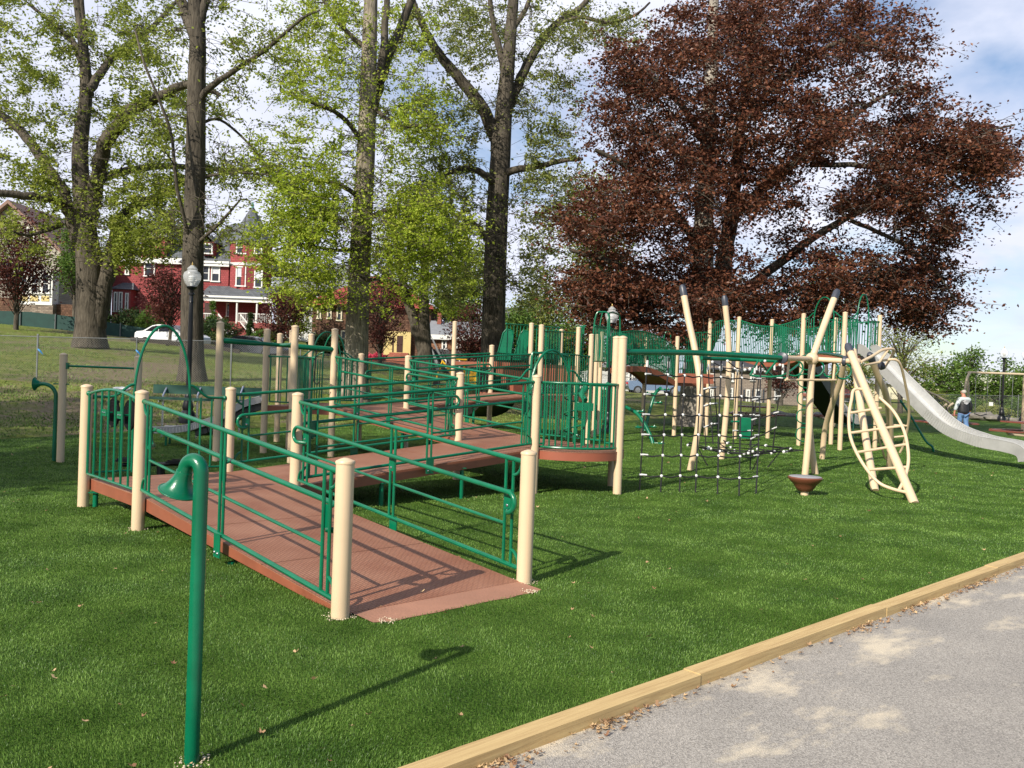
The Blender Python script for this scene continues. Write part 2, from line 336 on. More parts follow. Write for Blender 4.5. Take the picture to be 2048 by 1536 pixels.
def scatter_blades(name, regions, m, hmin, hmax, wd, zfun=None, lean=.6):
    """blades as one mesh: regions = list of (xy array)"""
    P = np.concatenate(regions); n = len(P)
    ang = RNG.uniform(0, 2*np.pi, n); h = RNG.uniform(hmin, hmax, n); ln = RNG.uniform(.1, lean, n)*h; la = RNG.normal(size=n)*1.0 + 2.2*np.sin(P[:, 0]*1.7+np.sin(P[:, 1]*1.3)*1.5)+2.0*np.sin(P[:, 1]*2.3+P[:, 0]*.6)
    dist = np.hypot(P[:, 0], P[:, 1]); w = wd*np.clip(dist/5, 1, 5)
    ax = np.stack([np.cos(ang), np.sin(ang), np.zeros(n)], 1)*(w/2)[:, None]
    z0 = np.zeros(n) if zfun is None else zfun(P[:, 0], P[:, 1])
    b0 = np.stack([P[:, 0], P[:, 1], z0-.003], 1); lv = np.stack([np.cos(la), np.sin(la), np.zeros(n)], 1)*ln[:, None]
    mid = b0 + lv*.35 + np.stack([np.zeros(n), np.zeros(n), h*.6], 1); top = b0 + lv + np.stack([np.zeros(n), np.zeros(n), h], 1)
    co = np.stack([b0-ax, b0+ax, mid+ax*.8, mid-ax*.8, top+ax*.15, top-ax*.15], 1).reshape(-1, 3)
    k = np.arange(n)*6; f = np.concatenate([np.stack([k, k+1, k+2, k+3], 1), np.stack([k+3, k+2, k+4, k+5], 1)])
    return np_mesh(name, co, f, m)
def poly_pts(dens_fn, n, pad=12):
    # rejection sample in the camera's wedge between depth y0..y1 with density ~ 1/depth^2
    y0, y1 = 2.6, 34
    u = RNG.uniform(0, 1, n); Y = y0*(y1/y0)**u; X = RNG.uniform(-.68, .68, n)*Y
    return np.stack([X, Y], 1)
def ramp_clear(P):   # no blades through the ramp foot or decks lying on the turf
    q = P - np.array([O.x, O.y]); i = q@np.array([UX.x, UX.y]); j = q@np.array([WX.x, WX.y])
    return ~((i > -.27) & (i < 1.0) & (j > .1) & (j < 1.70))
P = poly_pts(None, 900000)
sd = poly_sd(P[:, 0], P[:, 1]); keep = (sd > .02) & ramp_clear(P); P = P[keep]
tag(scatter_blades('turf_grass', [P], BLADE, .010, .023, .0030, lean=.5), 'short dense dark green artificial grass blades', 'grass', kind='stuff')
# rough grass on the slope beyond the turf
n = 240000; Y = 16*(60/16)**RNG.uniform(0, 1, n); X = RNG.uniform(-.68, .62, n)*Y
P = np.stack([X, Y], 1); sd = poly_sd(X, Y); kk = np.sin(X*.9+np.sin(Y*.7)*2)*np.sin(Y*.8+X*.3)
P = P[(sd < -.05) & (RNG.uniform(-1, 1, n) > kk*.9)]
ROUGHG = bpy.data.materials.new('rough_grass'); ROUGHG.use_nodes = True
_t = ROUGHG.node_tree; _b = _t.nodes['Principled BSDF']; _b.inputs['Roughness'].default_value = .7
_g = N(_t, 'ShaderNodeNewGeometry'); _r = N(_t, 'ShaderNodeValToRGB'); _r.color_ramp.elements[0].color = (.06, .11, .016, 1); _r.color_ramp.elements[1].color = (.20, .28, .05, 1)
_t.links.new(_g.outputs['Random Per Island'], _r.inputs['Fac']); _t.links.new(_r.outputs['Color'], _b.inputs['Base Color'])
tag(scatter_blades('lawn_grass', [P], ROUGHG, .02, .055, .006, zfun=terrain), 'patchy light green lawn on the slope beyond the fence', 'grass', kind='stuff')

# asphalt with sand drifts by the kerb
def asphalt_material():
    m = bpy.data.materials.new('asphalt'); m.use_nodes = True; t = m.node_tree; b = t.nodes['Principled BSDF']; b.inputs['Roughness'].default_value = .85
    c = N(t, 'ShaderNodeTexCoord'); mp = N(t, 'ShaderNodeMapping'); mp.inputs['Rotation'].default_value = (0, 0, -math.atan2(WX.y, WX.x)); t.links.new(c.outputs['Object'], mp.inputs[0])
    def noise(sc, det=6, rg=.6, v=None): n = N(t, 'ShaderNodeTexNoise'); n.inputs['Scale'].default_value = sc; n.inputs['Detail'].default_value = det; n.inputs['Roughness'].default_value = rg; t.links.new(v or c.outputs['Object'], n.inputs['Vector']); return n
    v = N(t, 'ShaderNodeTexVoronoi'); v.inputs['Scale'].default_value = 150; t.links.new(c.outputs['Object'], v.inputs['Vector'])
    r = N(t, 'ShaderNodeValToRGB'); r.color_ramp.elements[0].color = (.165, .152, .135, 1); r.color_ramp.elements[1].color = (.47, .435, .385, 1); t.links.new(v.outputs['Color'], r.inputs['Fac'])
    n1 = noise(1.3); r1 = N(t, 'ShaderNodeValToRGB'); r1.color_ramp.elements[0].position = .3; r1.color_ramp.elements[1].position = .7; r1.color_ramp.elements[0].color = (.86, .85, .84, 1); r1.color_ramp.elements[1].color = (1.12, 1.1, 1.07, 1)
    t.links.new(n1.outputs['Fac'], r1.inputs['Fac']); mu = N(t, 'ShaderNodeMixRGB', blend_type='MULTIPLY'); mu.inputs['Fac'].default_value = 1; t.links.new(r.outputs['Color'], mu.inputs['Color1']); t.links.new(r1.outputs['Color'], mu.inputs['Color2'])
    # sand: distance from kerb (local y after rotation) + noise
    s = N(t, 'ShaderNodeSeparateXYZ'); t.links.new(mp.outputs[0], s.inputs[0])
    mr = N(t, 'ShaderNodeMapRange'); q = O.dot(UX); k0 = (q-2.27)
    mr.inputs['From Min'].default_value = k0-2.3; mr.inputs['From Max'].default_value = k0; mr.inputs['To Min'].default_value = 0; mr.inputs['To Max'].default_value = .21
    t.links.new(s.outputs['Y'], mr.inputs['Value'])
    mp2 = N(t, 'ShaderNodeMapping'); mp2.inputs['Scale'].default_value = (1.0, 2.1, 1); t.links.new(mp.outputs[0], mp2.inputs[0])
    n2 = noise(1.25, 9, .68, mp2.outputs[0]); a = N(t, 'ShaderNodeMath', operation='ADD'); t.links.new(n2.outputs['Fac'], a.inputs[0]); t.links.new(mr.outputs[0], a.inputs[1])
    r2 = N(t, 'ShaderNodeValToRGB'); r2.color_ramp.elements[0].position = .70; r2.color_ramp.elements[1].position = .83; r2.color_ramp.elements[1].color = (.9, .9, .9, 1); t.links.new(a.outputs[0], r2.inputs['Fac'])
    mi = N(t, 'ShaderNodeMixRGB'); t.links.new(r2.outputs['Color'], mi.inputs['Fac']); t.links.new(mu.outputs[0], mi.inputs['Color1']); mi.inputs['Color2'].default_value = (.62, .53, .39, 1); t.links.new(mi.outputs[0], b.inputs['Base Color'])
    bp = N(t, 'ShaderNodeBump'); bp.inputs['Strength'].default_value = .6; bp.inputs['Distance'].default_value = .006; t.links.new(v.outputs['Distance'], bp.inputs['Height']); t.links.new(bp.outputs[0], b.inputs['Normal'])
    return m
ASPH = asphalt_material()
mb = MB(); a_, b_, c_, d_ = IJ(-2.24, -14), IJ(-2.24, 80), IJ(-60, 80), IJ(-60, -14)
mb.prism([(a_.x, a_.y), (b_.x, b_.y), (c_.x, c_.y), (d_.x, d_.y)][::-1], -.14, -.033); structure(mb.build('asphalt_path', ASPH, smooth=False))
# timber kerb: individual timbers butted end to end
def wood_material(name, c1, c2, ang):
    m = bpy.data.materials.new(name); m.use_nodes = True; t = m.node_tree; b = t.nodes['Principled BSDF']; b.inputs['Roughness'].default_value = .75
    c = N(t, 'ShaderNodeTexCoord'); mp = N(t, 'ShaderNodeMapping'); mp.inputs['Rotation'].default_value = (0, 0, -ang); t.links.new(c.outputs['Object'], mp.inputs[0])
    mp2 = N(t, 'ShaderNodeMapping'); mp2.inputs['Scale'].default_value = (.7, 14, 14); t.links.new(mp.outputs[0], mp2.inputs[0])
    n = N(t, 'ShaderNodeTexNoise'); n.inputs['Scale'].default_value = 3; n.inputs['Detail'].default_value = 8; n.inputs['Distortion'].default_value = .8; t.links.new(mp2.outputs[0], n.inputs['Vector'])
    r = N(t, 'ShaderNodeValToRGB'); r.color_ramp.elements[0].position = .3; r.color_ramp.elements[1].position = .7; r.color_ramp.elements[0].color = (*c1, 1); r.color_ramp.elements[1].color = (*c2, 1)
    t.links.new(n.outputs['Fac'], r.inputs['Fac'])
    v = N(t, 'ShaderNodeTexVoronoi'); v.inputs['Scale'].default_value = 2.6; t.links.new(mp.outputs[0], v.inputs['Vector'])
    r2 = N(t, 'ShaderNodeValToRGB'); r2.color_ramp.elements[0].position = .03; r2.color_ramp.elements[1].position = .07; r2.color_ramp.elements[0].color = (.4, .3, .2, 1); t.links.new(v.outputs['Distance'], r2.inputs['Fac'])
    mu = N(t, 'ShaderNodeMixRGB', blend_type='MULTIPLY'); mu.inputs['Fac'].default_value = 1; t.links.new(r.outputs['Color'], mu.inputs['Color1']); t.links.new(r2.outputs['Color'], mu.inputs['Color2']); t.links.new(mu.outputs[0], b.inputs['Base Color'])
    bp = N(t, 'ShaderNodeBump'); bp.inputs['Strength'].default_value = .5; bp.inputs['Distance'].default_value = .006; t.links.new(n.outputs['Fac'], bp.inputs['Height']); t.links.new(bp.outputs[0], b.inputs['Normal'])
    return m
TIMBER = wood_material('pressure_treated_timber', (.42, .28, .12), (.58, .42, .19), math.atan2(WX.y, WX.x))
mb = MB(); j = -13.6; k = 0
while j < 34:
    wob = random.uniform(-.006, .006); mb.box(IJ(-2.19+wob, j+1.215, -.030+random.uniform(-.003, .003)), (2.425, .118, .13), math.atan2(WX.y, WX.x)); j += 2.43
structure(mb.build('timber_kerb', TIMBER, smooth=False))
# fallen leaves on turf and in the gutter
LEAFDRY = bpy.data.materials.new('dry_leaf'); LEAFDRY.use_nodes = True
_t = LEAFDRY.node_tree; _b = _t.nodes['Principled BSDF']; _b.inputs['Roughness'].default_value = .7
_g = N(_t, 'ShaderNodeNewGeometry'); _r = N(_t, 'ShaderNodeValToRGB'); _r.color_ramp.elements[0].color = (.16, .07, .03, 1); _r.color_ramp.elements[1].color = (.48, .33, .17, 1)
_t.links.new(_g.outputs['Random Per Island'], _r.inputs['Fac']); _t.links.new(_r.outputs['Color'], _b.inputs['Base Color'])
def dry_leaf(mb, c, s):
    a = random.uniform(0, 6.28); n = 9; vs = []; c = Vector(c); tx, ty = random.uniform(-.5, .5), random.uniform(-.5, .5); cl = random.uniform(.2, .8)
    for q in range(n):
        t = 2*math.pi*q/n; r = s*(.5 if q % 2 else 1)*random.uniform(.75, 1.1); x, y = r*math.cos(t+a), r*.75*math.sin(t+a)
        vs.append(c + V(x, y, x*tx+y*ty+cl*r*r/s))
    vs.append(c); mb.add(vs, [(q, (q+1) % n, n) for q in range(n)])
mb = MB()
for _ in range(210):
    Y = 3.2*(26/3.2)**random.random(); X = random.uniform(-.6, .6)*Y
    if float(poly_sd(np.array([X]), np.array([Y]))[0]) < .1: continue
    dry_leaf(mb, (X, Y, .04), random.uniform(.012, .024)*min(1.5, max(1, Y/8)))
tag(mb.build('turf_leaves', LEAFDRY, smooth=False), 'scattered dry brown leaves lying on the artificial turf', 'leaves', kind='stuff')
mb = MB()
for _ in range(4200):
    j = -2+36*random.random()**1.7; i = -2.262-abs(random.gauss(0, .055)); dens = max(0, .35+.65*math.sin(j*3.1+math.sin(j*1.9)*2.5))
    if random.random() > dens*.9+.12: continue
    p = IJ(i, j, -.028+random.random()*.012); dry_leaf(mb, p, random.uniform(.006, .024))
tag(mb.build('gutter_leaves', LEAFDRY, smooth=False), 'drift of dry brown leaves and debris against the timber kerb', 'leaves', kind='stuff')

# ================================================================== play structure
LR = 3.82; WR = 1.74
I0, I1, I2, I3, I4 = LR, LR+WR, 2*LR+WR, 2*LR+2*WR, 2*LR+3*WR
J1, J2, J3, J4, J5, J6 = WR, WR+LR, 2*WR+LR, 2*WR+2*LR, 3*WR+2*LR, 4*WR+2*LR
Z1, Z2, Z3, Z4 = .32, .63, .94, 1.24
PS = empty('play_structure', O, 'large green and tan play structure with brown switchback ramps, raised decks and steel slides', 'play structure')
def post(p, ztop, parent, r=.0635, z0=-.1):
    p = Vector(p); mb = MB(); mb.tube([(p.x, p.y, z0), (p.x, p.y, ztop-.02)], r, 20)
    o = mb.build('post', TAN, parent)
    m2 = MB(); m2.lathe((p.x, p.y, ztop-.021), [(r+.004, 0), (r+.005, .012), (r+.001, .02), (r*.55, .033), (.012, .04)], 20)
    m2.build('post_cap', TANDK, o)
    return o
def arc_pts(c, a, b, r, t0, t1, n=6):   # arc in the plane spanned by unit vectors a, b
    return [c + a*(r*math.cos(t0+(t1-t0)*q/n)) + b*(r*math.sin(t0+(t1-t0)*q/n)) for q in range(n+1)]
def ramp_rail(p0, p1, inward, parent, loops=(True, True), off=.0):
    """handrail panel between posts p0 and p1 (z of the walking surface); inward = unit vector to the walking side"""
    p0, p1 = Vector(p0), Vector(p1); d = p1-p0; L = d.length; u = d/L; Zv = V(0, 0, 1); h = V(d.x, d.y, 0).normalized()
    P = lambda s, z: p0 + u*s + Zv*z
    g = .075; mb = MB()
    # top rail with quarter-round ends
    mb.tube([P(g, .985), P(L-g, .985)], .021, 10)
    for s, sg in ((g, 1), (L-g, -1)):
        a = .17
        mb.tube([P(s, .985)] + [P(s+sg*(.0+.10*math.sin(t)), .985-.17+.17*math.cos(t)-0) if False else P(s+sg*(.10*(1-math.cos(t))), .985-.13*math.sin(t)) for t in [k*math.pi/12 for k in range(1, 7)]] , .014, 8)
        mb.tube([P(s+sg*.10, .985), P(s+sg*.10, .1)], .014, 8); mb.tube([P(s+sg*.19, .985), P(s+sg*.19, .1)], .014, 8)
        mb.tube([P(s+sg*(.10*(1-math.cos(t))), .1+.13*math.sin(t)) for t in [k*math.pi/12 for k in range(0, 7)]], .014, 8)
        mb.sphere(P(s-sg*.005, .985), .026, 10)
    # mid uprights and bottom rail
    for s in (L/2-.035, L/2+.035): mb.tube([P(s, .985), P(s, .1)], .014, 8)
    mb.tube([P(g, .1), P(L-g, .1)], .019, 8)
    for s0, s1 in ((g+.19, L/2-.035), (L/2+.035, L-g-.19)):
        mb.tube([P(s0, .43), P(s1, .43)], .014, 8)
    rail = mb.build('railing', GREEN, parent)
    # inner grab rail with looped ends
    hb = MB(); iv = inward*.075; a = .03
    pts = []
    r = .085
    e0 = P(g+.08, .72)+iv; e1 = P(L-g-.08, .72)+iv
    path = arc_pts(e0 - Zv*r, -h, Zv, r, -math.pi/2, math.pi/2, 8) if loops[0] else [e0]
    path += arc_pts(e1 - Zv*r, h, Zv, r, math.pi/2, -math.pi/2, 8) if loops[1] else [e1]
    if loops[0]: path = [P(g+.15, .72-2*r)] + path
    if loops[1]: path = path + [P(L-g-.15, .72-2*r)]
    hb.tube(path, .021, 10); hb.build('handrail', GREEN, rail)
    for s in (g+.145, L/2, L-g-.145):
        kb = MB(); ax = (h, inward, Zv)
        kb.box(P(s, .64)+inward*.012, (.085, .008, .17), ax=ax)
        for q in (-.05, .05): kb.lathe(P(s, .64+q)+inward*.016, [(.012, 0), (.012, .006), (.006, .01)], 8, mi=1, axis=inward)
        kb.tube([P(s, .70)+inward*.01, P(s, .72)+iv], .011, 6)
        kb.build('rail_bracket', [GREEN, BOLT], rail)
    kb = MB(); kb.box(P(L/2, .01)-inward*.028, (.12, .008, .2), ax=(h, inward, Zv))
    for q in (-.03, .03): kb.lathe(P(L/2+q, -.05)-inward*.032, [(.013, 0), (.013, .006), (.006, .012)], 8, mi=1, axis=-inward)
    kb.build('mounting_plate', [GREEN, BOLT], rail)
    return rail
def barrier(p0, p1, parent, h=1.0, n=None, arch=False, z=0, wave=0, gap=.075, name='barrier', low=None, mesh_w=.0125):
    """panel of upright bars between two posts, optional tall arch in the middle"""
    p0, p1 = Vector(p0), Vector(p1); d = p1-p0; L = d.length; u = d/L; hd = V(d.x, d.y, 0).normalized(); Zv = V(0, 0, 1)
    P = lambda s, zz: p0 + u*s + Zv*(zz+z)
    mb = MB(); nb = n or max(3, int(L/.09)); s0, s1 = gap+.03, L-gap-.03
    top = lambda s: h + wave*math.sin((s-s0)/(s1-s0)*math.pi)
    if arch:
        aw = min(.34, L*.24); c = L/2; ah = arch
        # bar splits to climb on either side of the arch
        for sg in (-1, 1):
            mb.tube(smooth_path([P(c+sg*(L/2-gap), h), P(c+sg*(aw+.28), h), P(c+sg*(aw+.2), h+.02), P(c+sg*(aw+.06), h+.13), P(c+sg*aw, h+.15)], 4), .017, 8)
        pts = [P(c-aw, .05)] + [P(c-aw, h*.6)] + [P(c-aw*math.cos(t), h*.95+(ah)*math.sin(t)) for t in [k*math.pi/14 for k in range(15)]] + [P(c+aw, h*.6), P(c+aw, .05)]
        mb.tube(smooth_path(pts, 2), .017, 8)
        bars = [s0+(c-aw-s0)*k/3 for k in range(0, 3)] + [s1-(s1-c-aw)*k/3 for k in range(0, 3)]
        for s in bars: mb.tube([P(s, h), P(s, .07)], mesh_w, 6)
        mb.tube([P(s0-.02, .07), P(c-aw, .07)], .014, 6); mb.tube([P(c+aw, .07), P(s1+.02, .07)], .014, 6)
    else:
        K = 12; mb.tube([P(gap+(L-2*gap)*k/K, top(gap+(L-2*gap)*k/K)) for k in range(K+1)], .017, 8)
        for k in range(nb+1):
            s = s0+(s1-s0)*k/nb; mb.tube([P(s, top(s)), P(s, .07)], mesh_w if 0 < k < nb else .015, 6)
        mb.tube([P(s0, .07), P(s1, .07)], .015, 8)
    for s in (gap, L-gap): mb.sphere(P(s, h), .03, 10)
    return mb.build(name, GREEN, parent)
def deck(corners, z, parent, th=.13, name='deck'):
    mb = MB(); c = sum((Vector(p) for p in corners), V(0, 0, 0))/len(corners)
    mb.prism([(p[0], p[1]) for p in corners], z-.008, z)
    mb.prism([(c.x+(p[0]-c.x)*.997, c.y+(p[1]-c.y)*.997) for p in corners], z-th, z-.009, mi=1)
    return mb.build(name, [DECK, DECKSIDE], parent, smooth=False)
def ramp(a0, a1, b0, b1, parent, th=.13):
    """a0,a1 low edge, b0,b1 high edge (3D points)"""
    mb = MB(); a0, a1, b0, b1 = map(Vector, (a0, a1, b0, b1)); D = V(0, 0, -.008)
    for k in range(3):
        g = .0016; t0, t1 = k/3+(g if k else 0), (k+1)/3-(g if k < 2 else 0)
        top = [a0.lerp(b0, t0), a1.lerp(b1, t0), a1.lerp(b1, t1), a0.lerp(b0, t1)]; mb.add(top+[p+D for p in top], [(0, 1, 2, 3), (7, 6, 5, 4), (0, 4, 5, 1), (1, 5, 6, 2), (2, 6, 7, 3), (3, 7, 4, 0)])
    # side stringers
    for p, q, s in ((a0, b0, 1), (a1, b1, -1)):
        w_ = (a1-a0).normalized()*(.03*s)
        vs = [p+D, q+D, q+V(0, 0, -th), p+V(0, 0, -min(th, max(.02, p.z+.03)))]
        vs += [v+w_ for v in vs]; mb.add(vs, [(0, 1, 2, 3), (7, 6, 5, 4), (0, 4, 5, 1), (3, 2, 6, 7), (1, 5, 6, 2), (0, 3, 7, 4)], 1)
    o = mb.build('ramp', [DECK, DECKSIDE], parent, smooth=False)
    return o
def stub(i, j, z, parent):   # green support leg under a ramp
    mb = MB(); p = IJ(i, j); mb.tube([(p.x, p.y, -.1), (p.x, p.y, z-.1)], .03, 10); mb.box((p.x, p.y, z-.13), (.12, .12, .01)); return mb.build('support_leg', GREEN, parent)

e = .06
# ramps and landings
mb = MB(); a_, b_ = IJ(-.52, -.02, .006), IJ(-.52, WR+.28, .006)
wob = [IJ(-.29+random.uniform(-.014, .014)+(.04 if k in (0, 12) else 0), .11+(WR-.16)*k/12, .004) for k in range(13)]
mb.add([IJ(.25, .08, .03), IJ(.25, WR-.06, .03)] + wob[::-1], [tuple(range(15))]); mb.build('ramp_apron', mat('apron_concrete', (.33, .16, .10), .8, var=.16, vscale=2.2, bump=.3, bscale=60), PS, smooth=False)
ramp(IJ(.0, e, .02), IJ(.0, WR-e, .02), IJ(I0, e, Z1), IJ(I0, WR-e, Z1), PS)
deck([IJ(I0, e), IJ(I1, e), IJ(I1, WR), IJ(I0, WR)], Z1, PS)
ramp(IJ(I1-e, J1, Z1), IJ(I0+e, J1, Z1), IJ(I1-e, J2, Z2), IJ(I0+e, J2, Z2), PS)
deck([IJ(I0+e, J2), IJ(I1, J2), IJ(I1, J3-e), IJ(I0+e, J3-e)], Z2, PS)
ramp(IJ(I1, J2+e, Z2), IJ(I1, J3-e, Z2), IJ(I2, J2+e, Z3), IJ(I2, J3-e, Z3), PS)
deck([IJ(I2, J2+e), IJ(I3-e, J2+e), IJ(I3-e, J3), IJ(I2, J3)], Z3, PS)
ramp(IJ(I3-e, J3, Z3), IJ(I2+e, J3, Z3), IJ(I3-e, J4, Z4), IJ(I2+e, J4, Z4), PS)
deck([IJ(I2+e, J4), IJ(I3+.4, J4), IJ(I3+.4, J5), IJ(I2+e, J5)], Z4, PS)
PO = {}
for nm, i, j, zt in [('A1', 0, 0, 1.075), ('A2', 0, J1, 1.075), ('B1', I0, 0, 1.395), ('B0', I1, 0, 1.395), ('B4', I0, J1, 1.395), ('B3', I1, J1, 1.395),
                     ('C1', I0, J2, 1.70), ('C0', I1, J2, 1.70), ('C2', I0, J3, 2.36), ('C3', I1, J3, 1.70), ('E0', I2, J2, 2.45), ('E1', I2, J3, 2.01), ('E2', I3, J2+.05, 2.45), ('E3', I3, J3, 2.04),
                     ('F1', I2, J4, 2.9), ('F3', I3, J4, 2.42), ('G1', I2+.25, J5+.3, 2.8), ('G3', I3+.4, J5, 3.1)]:
    PO[nm] = (i, j); post(IJ(i, j), zt, PS)
m1 = MB()
# ramp 1 rails
ramp_rail(IJ(0, 0, .0), IJ(I0, 0, Z1), WX, PS); ramp_rail(IJ(0, J1, .0), IJ(I0, J1, Z1), -WX, PS)
ramp_rail(IJ(I0, J1, Z1), IJ(I0, J2, Z2), UX, PS); ramp_rail(IJ(I1, J1, Z1), IJ(I1, J2, Z2), -UX, PS)
ramp_rail(IJ(I1, J2, Z2), IJ(I2, J2, Z3), WX, PS); ramp_rail(IJ(I1, J3, Z2), IJ(I2, J3, Z3), -WX, PS)
ramp_rail(IJ(I2, J3, Z3), IJ(I2, J4, Z4), UX, PS); ramp_rail(IJ(I3, J3, Z3), IJ(I3, J4, Z4), -UX, PS)
for i, j, z in ((1.9, .1, .12), (1.9, J1-.1, .12), (I0+.1, 3.0, .42), (I0+.1, 4.3, .55), (I1-.1, 3.6, .48), (7.2, J2+.1, .75), (7.2, J3-.1, .75), (I2+.1, 9.2, 1.05), (I3-.1, 9.2, 1.05), (I1-.1, .1, .3)): stub(i, j, z, PS)
barrier(IJ(I0, 0, Z1), IJ(I1, 0, Z1), PS, h=.99, n=7, wave=.07)                       # left end, carries the two wheels
barrier(IJ(I1, 0, Z1), IJ(I1, J1, Z1), PS, h=.95, arch=.92)
barrier(IJ(I1, J2, Z2), IJ(I1, J2, Z2)+V(.001, 0, 0), PS, h=.9, n=1) if False else None
barrier(IJ(I3, J2, Z3), IJ(I3, J3, Z3), PS, h=.98, arch=.6)
barrier(IJ(I2, J4, Z4), IJ(I2+.25, J5+.3, Z4), PS, h=1.0, wave=.02)
barrier(IJ(I3, J4, Z4), IJ(I3+.4, J5, Z4), PS, h=1.0)
barrier(IJ(I1, J2+.02, Z2), IJ(I1, J3-.02, Z2), PS, h=.98, n=4) if False else None
# turning wheels with brackets on the left barrier
for s in (.62, 1.12):
    p = IJ(I0+WR-s, 0, Z1+.80); mb = MB(); c = p+WX*.10
    for r, hh in ((.15, .0), (.12, .0), (.09, 0)): mb.tube([c + UX*(r*math.cos(t))+V(0, 0, r*math.sin(t)) for t in [k*2*math.pi/24 for k in range(24)]], .017, 8, closed=True)
    mb.lathe(c-WX*.012, [(.142, 0), (.142, .018), (.05, .03), (.03, .05)], 24, axis=WX)
    for k in range(4): t = k*math.pi/2+.5; mb.tube([c+WX*.02, c+WX*.02+UX*(.15*math.cos(t))+V(0, 0, .15*math.sin(t))], .014, 6)
    wh = mb.build('spinning_wheel', RUBBER, PS)
    kb = MB(); kb.box(p, (.17, .008, .075), ax=(UX, WX, V(0, 0, 1)))
    for q in (-.03, .03): kb.lathe(p-WX*.004+UX*q, [(.011, 0), (.011, .006), (.005, .01)], 8, mi=1, axis=-WX)
    kb.tube([p, c], .012, 6); kb.build('wheel_bracket', [GREEN, BOLT], wh)
barrier(IJ(I0+.12, J3, Z2), IJ(I1, J3, Z2), PS, h=.95, n=10)
mb = MB(); pz = [IJ(I0+.35, J2+.12, Z2), IJ(I0+.35, J2+.55, Z2)]
for k in range(5): q_ = pz[0].lerp(pz[1], k/4); mb.tube([q_+V(0, 0, .05), q_+V(0, 0, .8)], .012, 6)
mb.tube([pz[0]+V(0, 0, .8), pz[1]+V(0, 0, .8)], .014, 6); mb.tube([pz[0]+V(0, 0, .45), pz[1]+V(0, 0, .45)], .012, 6); mb.tube([pz[0]+V(0, 0, .05), pz[1]+V(0, 0, .05)], .014, 6); mb.build('barrier', GREEN, PS)
# round pod on the second landing
cpod = IJ(I0+.10, (J2+J3)/2, 0); rp = .83
mb = MB(); pts = [IJ(I0+.1, J3-.02), IJ(I0+.1, J2+.02)]
arcp = [cpod + WX*(-rp*math.cos(t)) - UX*(.80*math.sin(t)) for t in [k*math.pi/24 for k in range(25)]]
mb.prism([(p.x, p.y) for p in arcp], Z2-.010, Z2-.002); mb.prism([(cpod.x+(p.x-cpod.x)*.996, cpod.y+(p.y-cpod.y)*.996) for p in arcp], Z2-.13, Z2-.011, mi=1)
mb.build('deck', [DECK, mat('deck_rim', (.27, .08, .045), .4, var=.08)], PS, label='half round brown pod deck')
mb = MB(); rr = rp-.03
ap = lambda t, z: cpod + WX*(-rr*math.cos(t)) - UX*(.77*math.sin(t)) + V(0, 0, Z2+z)
mb.tube([ap(k*math.pi/30, .98) for k in range(31)], .02, 10); mb.tube([ap(k*math.pi/30, .05) for k in range(31)], .018, 8)
for k in range(1, 26): mb.tube([ap(k*math.pi/26, .98), ap(k*math.pi/26, .05)], .0135, 8)
mb.tube([ap(k*math.pi/30, .5) for k in range(2, 29)], .012, 8) if False else None
for sg, t in ((-1, 0), (1, math.pi)): mb.sphere(ap(t, .98), .034, 10); mb.tube([ap(t, .98), ap(t, .98)-WX*(.08*-sg)], .017, 8)
mb.build('barrier', GREEN, PS, label='curved green barrier round the pod deck')
# arch and gate loops on the pod, with talk-tube bracket and spiral rail
mb = MB(); q0 = IJ(I1, J2+.25, Z2); q1 = IJ(I1, J3-.45, Z2)
def archway(mb, a, b, h, r=.02, n=14, mid=.0):
    c = (a+b)/2; d = (b-a)/2; mb.tube([a]+[c-d*math.cos(t)+V(0, 0, h*(.55+.45*math.sin(t))) if 0 < k < n else (a if k == 0 else b)+V(0, 0, h*.55) for k, t in [(k, k*math.pi/n) for k in range(n+1)]]+[b], r, 8)
a_, b_ = IJ(I0+.55, J2+.42, Z2+.03), IJ(I0+.55, J3-.45, Z2+.03)
archway(mb, a_, b_, 1.45)
for sg, q in ((-1, a_), (1, b_)):
    mb.tube(smooth_path([q+V(0, 0, 1.14), q+WX*(sg*.1)+V(0, 0, 1.12), q+WX*(sg*.25)+V(0, 0, .98), q+WX*(sg*.42)+V(0, 0, .95)], 4), .016, 8)
a_, b_ = IJ(I0+.9, J2+.75, Z2+.03), IJ(I0+.9, J3-.12, Z2+.03)
mb.tube(smooth_path([a_, a_+V(0, 0, 1.25), a_+V(0, 0, 1.4)+WX*.12, b_+V(0, 0, 1.4)-WX*.15, b_+V(0, 0, 1.2), b_], 6), .022, 8)
mb.build('entry_arch', GREEN, PS)
mb = MB(); c = IJ(I0+.65, J3-.22, Z2)
mb.tube([c+V(.17*math.cos(t), .17*math.sin(t), .08+t*.042) for t in [k*.25 for k in range(72)]], .014, 6); mb.tube([c, c+V(0, 0, 1.0)], .014, 6)
mb.build('spiral_rail', GREEN, PS)
mb = MB(); c = IJ(I0+.1, J3-.58, Z2+.72)
mb.tube([c, c+V(-.05, .1, .08), c+V(.02, .18, .2)], [.045, .05, .055], 10); mb.box(c+V(0, 0, -.1), (.26, .06, .12)); mb.tube([c+V(0, 0, -.1), c+V(0, 0, -.7)], .022, 8)
mb.build('periscope', GREEN, PS)

